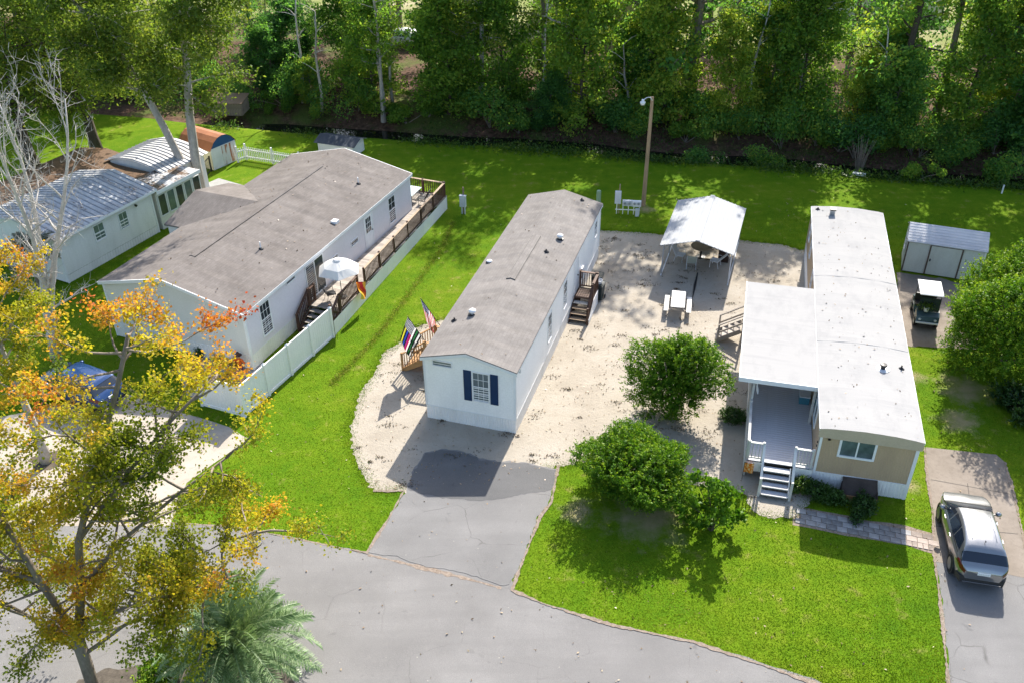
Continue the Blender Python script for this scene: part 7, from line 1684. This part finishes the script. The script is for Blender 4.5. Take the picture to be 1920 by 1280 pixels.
sp = np.array(SAND); nx_ = np.roll(sp, -1, 0); ln_ = np.linalg.norm(nx_ - sp, axis=1); ok = ln_ < 12; k_ = rng.choice(np.flatnonzero(ok), 26000, p=(ln_[ok] / ln_[ok].sum())); tt = rng.random(26000)[:, None]
B_ = sp[k_] + (nx_[k_] - sp[k_]) * tt + rng.normal(0, 0.2, (26000, 2)); hb = np.zeros(26000, bool)
for poly in (DRIVE, rect(L1P, -0.3, L1, -0.2, W1 + 0.2), rect(L4P, -0.2, L4, PW, W4)): hb |= inside(B_, poly)
SW = np.array([tuple(at(x, y).xy) for x, y in ((622, 720), (650, 690), (700, 640), (730, 600), (765, 555), (800, 505), (832, 460), (850, 415))])
k_ = rng.integers(0, 7, 9000); tt = rng.random(9000)[:, None]; S_ = SW[k_] + (SW[k_ + 1] - SW[k_]) * tt + rng.normal(0, 0.13, (9000, 2)) * (0.5 + 0.8 * np.abs(np.sin(k_ * 3.1 + tt[:, 0] * 9)))[:, None]
Q = np.concatenate([Q, B_[~hb], S_]); n = len(Q); h = 0.02 + 0.04 * rng.random(n); a = rng.uniform(0, 6.28, n); w_ = 0.009 + 0.009 * rng.random(n); lx, ly = rng.normal(0, 0.03, n), rng.normal(0, 0.03, n)
V = np.zeros((n, 3, 3)); V[:, 0, 0] = Q[:, 0] - np.cos(a) * w_; V[:, 0, 1] = Q[:, 1] - np.sin(a) * w_; V[:, 1, 0] = Q[:, 0] + np.cos(a) * w_; V[:, 1, 1] = Q[:, 1] + np.sin(a) * w_; V[:, 2, 0] = Q[:, 0] + lx; V[:, 2, 1] = Q[:, 1] + ly; V[:, 2, 2] = h
h[-9000:] *= 2.4; big = np.sin(Q[:, 0] * 0.7 + 1) * np.sin(Q[:, 1] * 0.5) * 0.12 + 0.12 * np.sin(Q[:, 0] * 0.23 + Q[:, 1] * 0.31) + 0.08 * np.sin(Q[:, 0] * 1.9 - Q[:, 1] * 1.3) + 0.07 * np.sin((Q[:, 0] * 0.33 + Q[:, 1] * 0.94) * 5.5 + np.sin(Q[:, 0])) + 0.45
big[-9000:] = np.where(rng.random(9000) < 0.55, 0.95, 0.05)
tag(link('grass_blades', np_mesh('grass_blades', V.reshape(-1, 3), np.arange(n * 3).reshape(-1, 3), M['leaf_grass'], {'rnd': np.repeat(np.clip(big + rng.normal(0, 0.14, n), 0, 1), 3)})), 'short grass blades of the mown lawn', 'grass', kind='stuff')
# --- fallen leaves and twigs
rng = np.random.default_rng(90); N = 9000; yy = 19 + 38 * rng.random(N); xx = (rng.random(N) * 2 - 1) * (0.62 * yy + 3); Q = np.stack([xx, yy], 1)
ins = inside(Q, SAND); hh = np.zeros(N, bool)
for poly in (rect(L1P, 0, L1, 0, W1), rect(L2P, 0, L2, 0, W2), rect(L4P, 0, L4, 0, W4), rect(L2P, 4, 20, W2 - 0.2, 10.8), rect(L4P, -0.1, 11, PW, 0)): hh |= inside(Q, poly)
Q = Q[~hh & (ins | (rng.random(N) < 0.15))]; n = len(Q); C = np.concatenate([Q, np.full((n, 1), 0.035)], 1)
tag(link('fallen_leaves', leaves('fallen_leaves', C, 0.085, rng, leafmat('dry_leaves', [(0.0, (0.10, 0.06, 0.03)), (0.5, (0.24, 0.16, 0.09)), (0.9, (0.34, 0.26, 0.16)), (1.0, (0.5, 0.43, 0.3))], 0.1, 0.0), rng.random(n), 0.5, 2.5, None, 0.6)), 'dry fallen leaves scattered over sand, road and lawn', 'leaves', kind='stuff')
rng = np.random.default_rng(92); C = []
for (Pf, L_, W_, E_, R_, rx_, n_) in ((L1P, L1, W1, E1, R1, RX1, 60), (L2P, L2, W2, E2, R2, RX2, 260)):
    for i in range(n_):
        l_, w_2 = rng.uniform(0.2, L_ - 0.2) if rng.random() < 0.5 else L_ * rng.random() ** 0.5, rng.uniform(0.1, W_ - 0.1); q = Pf(l_, w_2); C.append((q.x, q.y, roof_z(w_2, W_, E_, R_, rx_) + 0.02))
for i in range(160):
    l_, w_2 = rng.uniform(0, L4), rng.uniform(0.1, W4 - 0.1); q = L4P(l_, w_2); C.append((q.x, q.y, z_(w_2) + 0.02))
C = np.array(C); tag(link('roof_litter', leaves('roof_litter', C, 0.09, rng, leafmat('roof_litter_leaves', [(0.0, (0.08, 0.05, 0.03)), (1.0, (0.24, 0.16, 0.09))], 0.1, 0.0), rng.random(len(C)), 0.5, 2.5, None, 0.6)), 'small dry leaves lying on the roofs', 'leaves', kind='stuff')
# dark clumps of weeds and debris on the sand
rng = np.random.default_rng(91); C = []
for i in range(330):
    p = np.array([rng.uniform(-7, 15), rng.uniform(28, 53)])
    if not inside(p[None], SAND)[0] or any(inside(p[None], q)[0] for q in (rect(L1P, 0, L1, 0, W1), rect(L4P, 0, L4, 0, W4))): continue
    k = int(rng.uniform(8, 40)); st_ = rng.uniform(0.05, 0.2); C.append(np.concatenate([p + rng.normal(0, st_, (k, 2)) * np.array([1.5, 0.8]), np.abs(rng.normal(0, 0.02, (k, 1))) + 0.02], 1))
C = np.concatenate(C); tag(link('sand_debris', leaves('sand_debris', C, 0.1, rng, leafmat('dark_debris', [(0.0, (0.05, 0.035, 0.02)), (0.7, (0.15, 0.10, 0.06)), (1.0, (0.12, 0.13, 0.04))], 0.1, 0.0), rng.random(len(C)), 0.35, 1.2)), 'dark twigs and dead weeds lying on the sand', 'debris', kind='stuff')
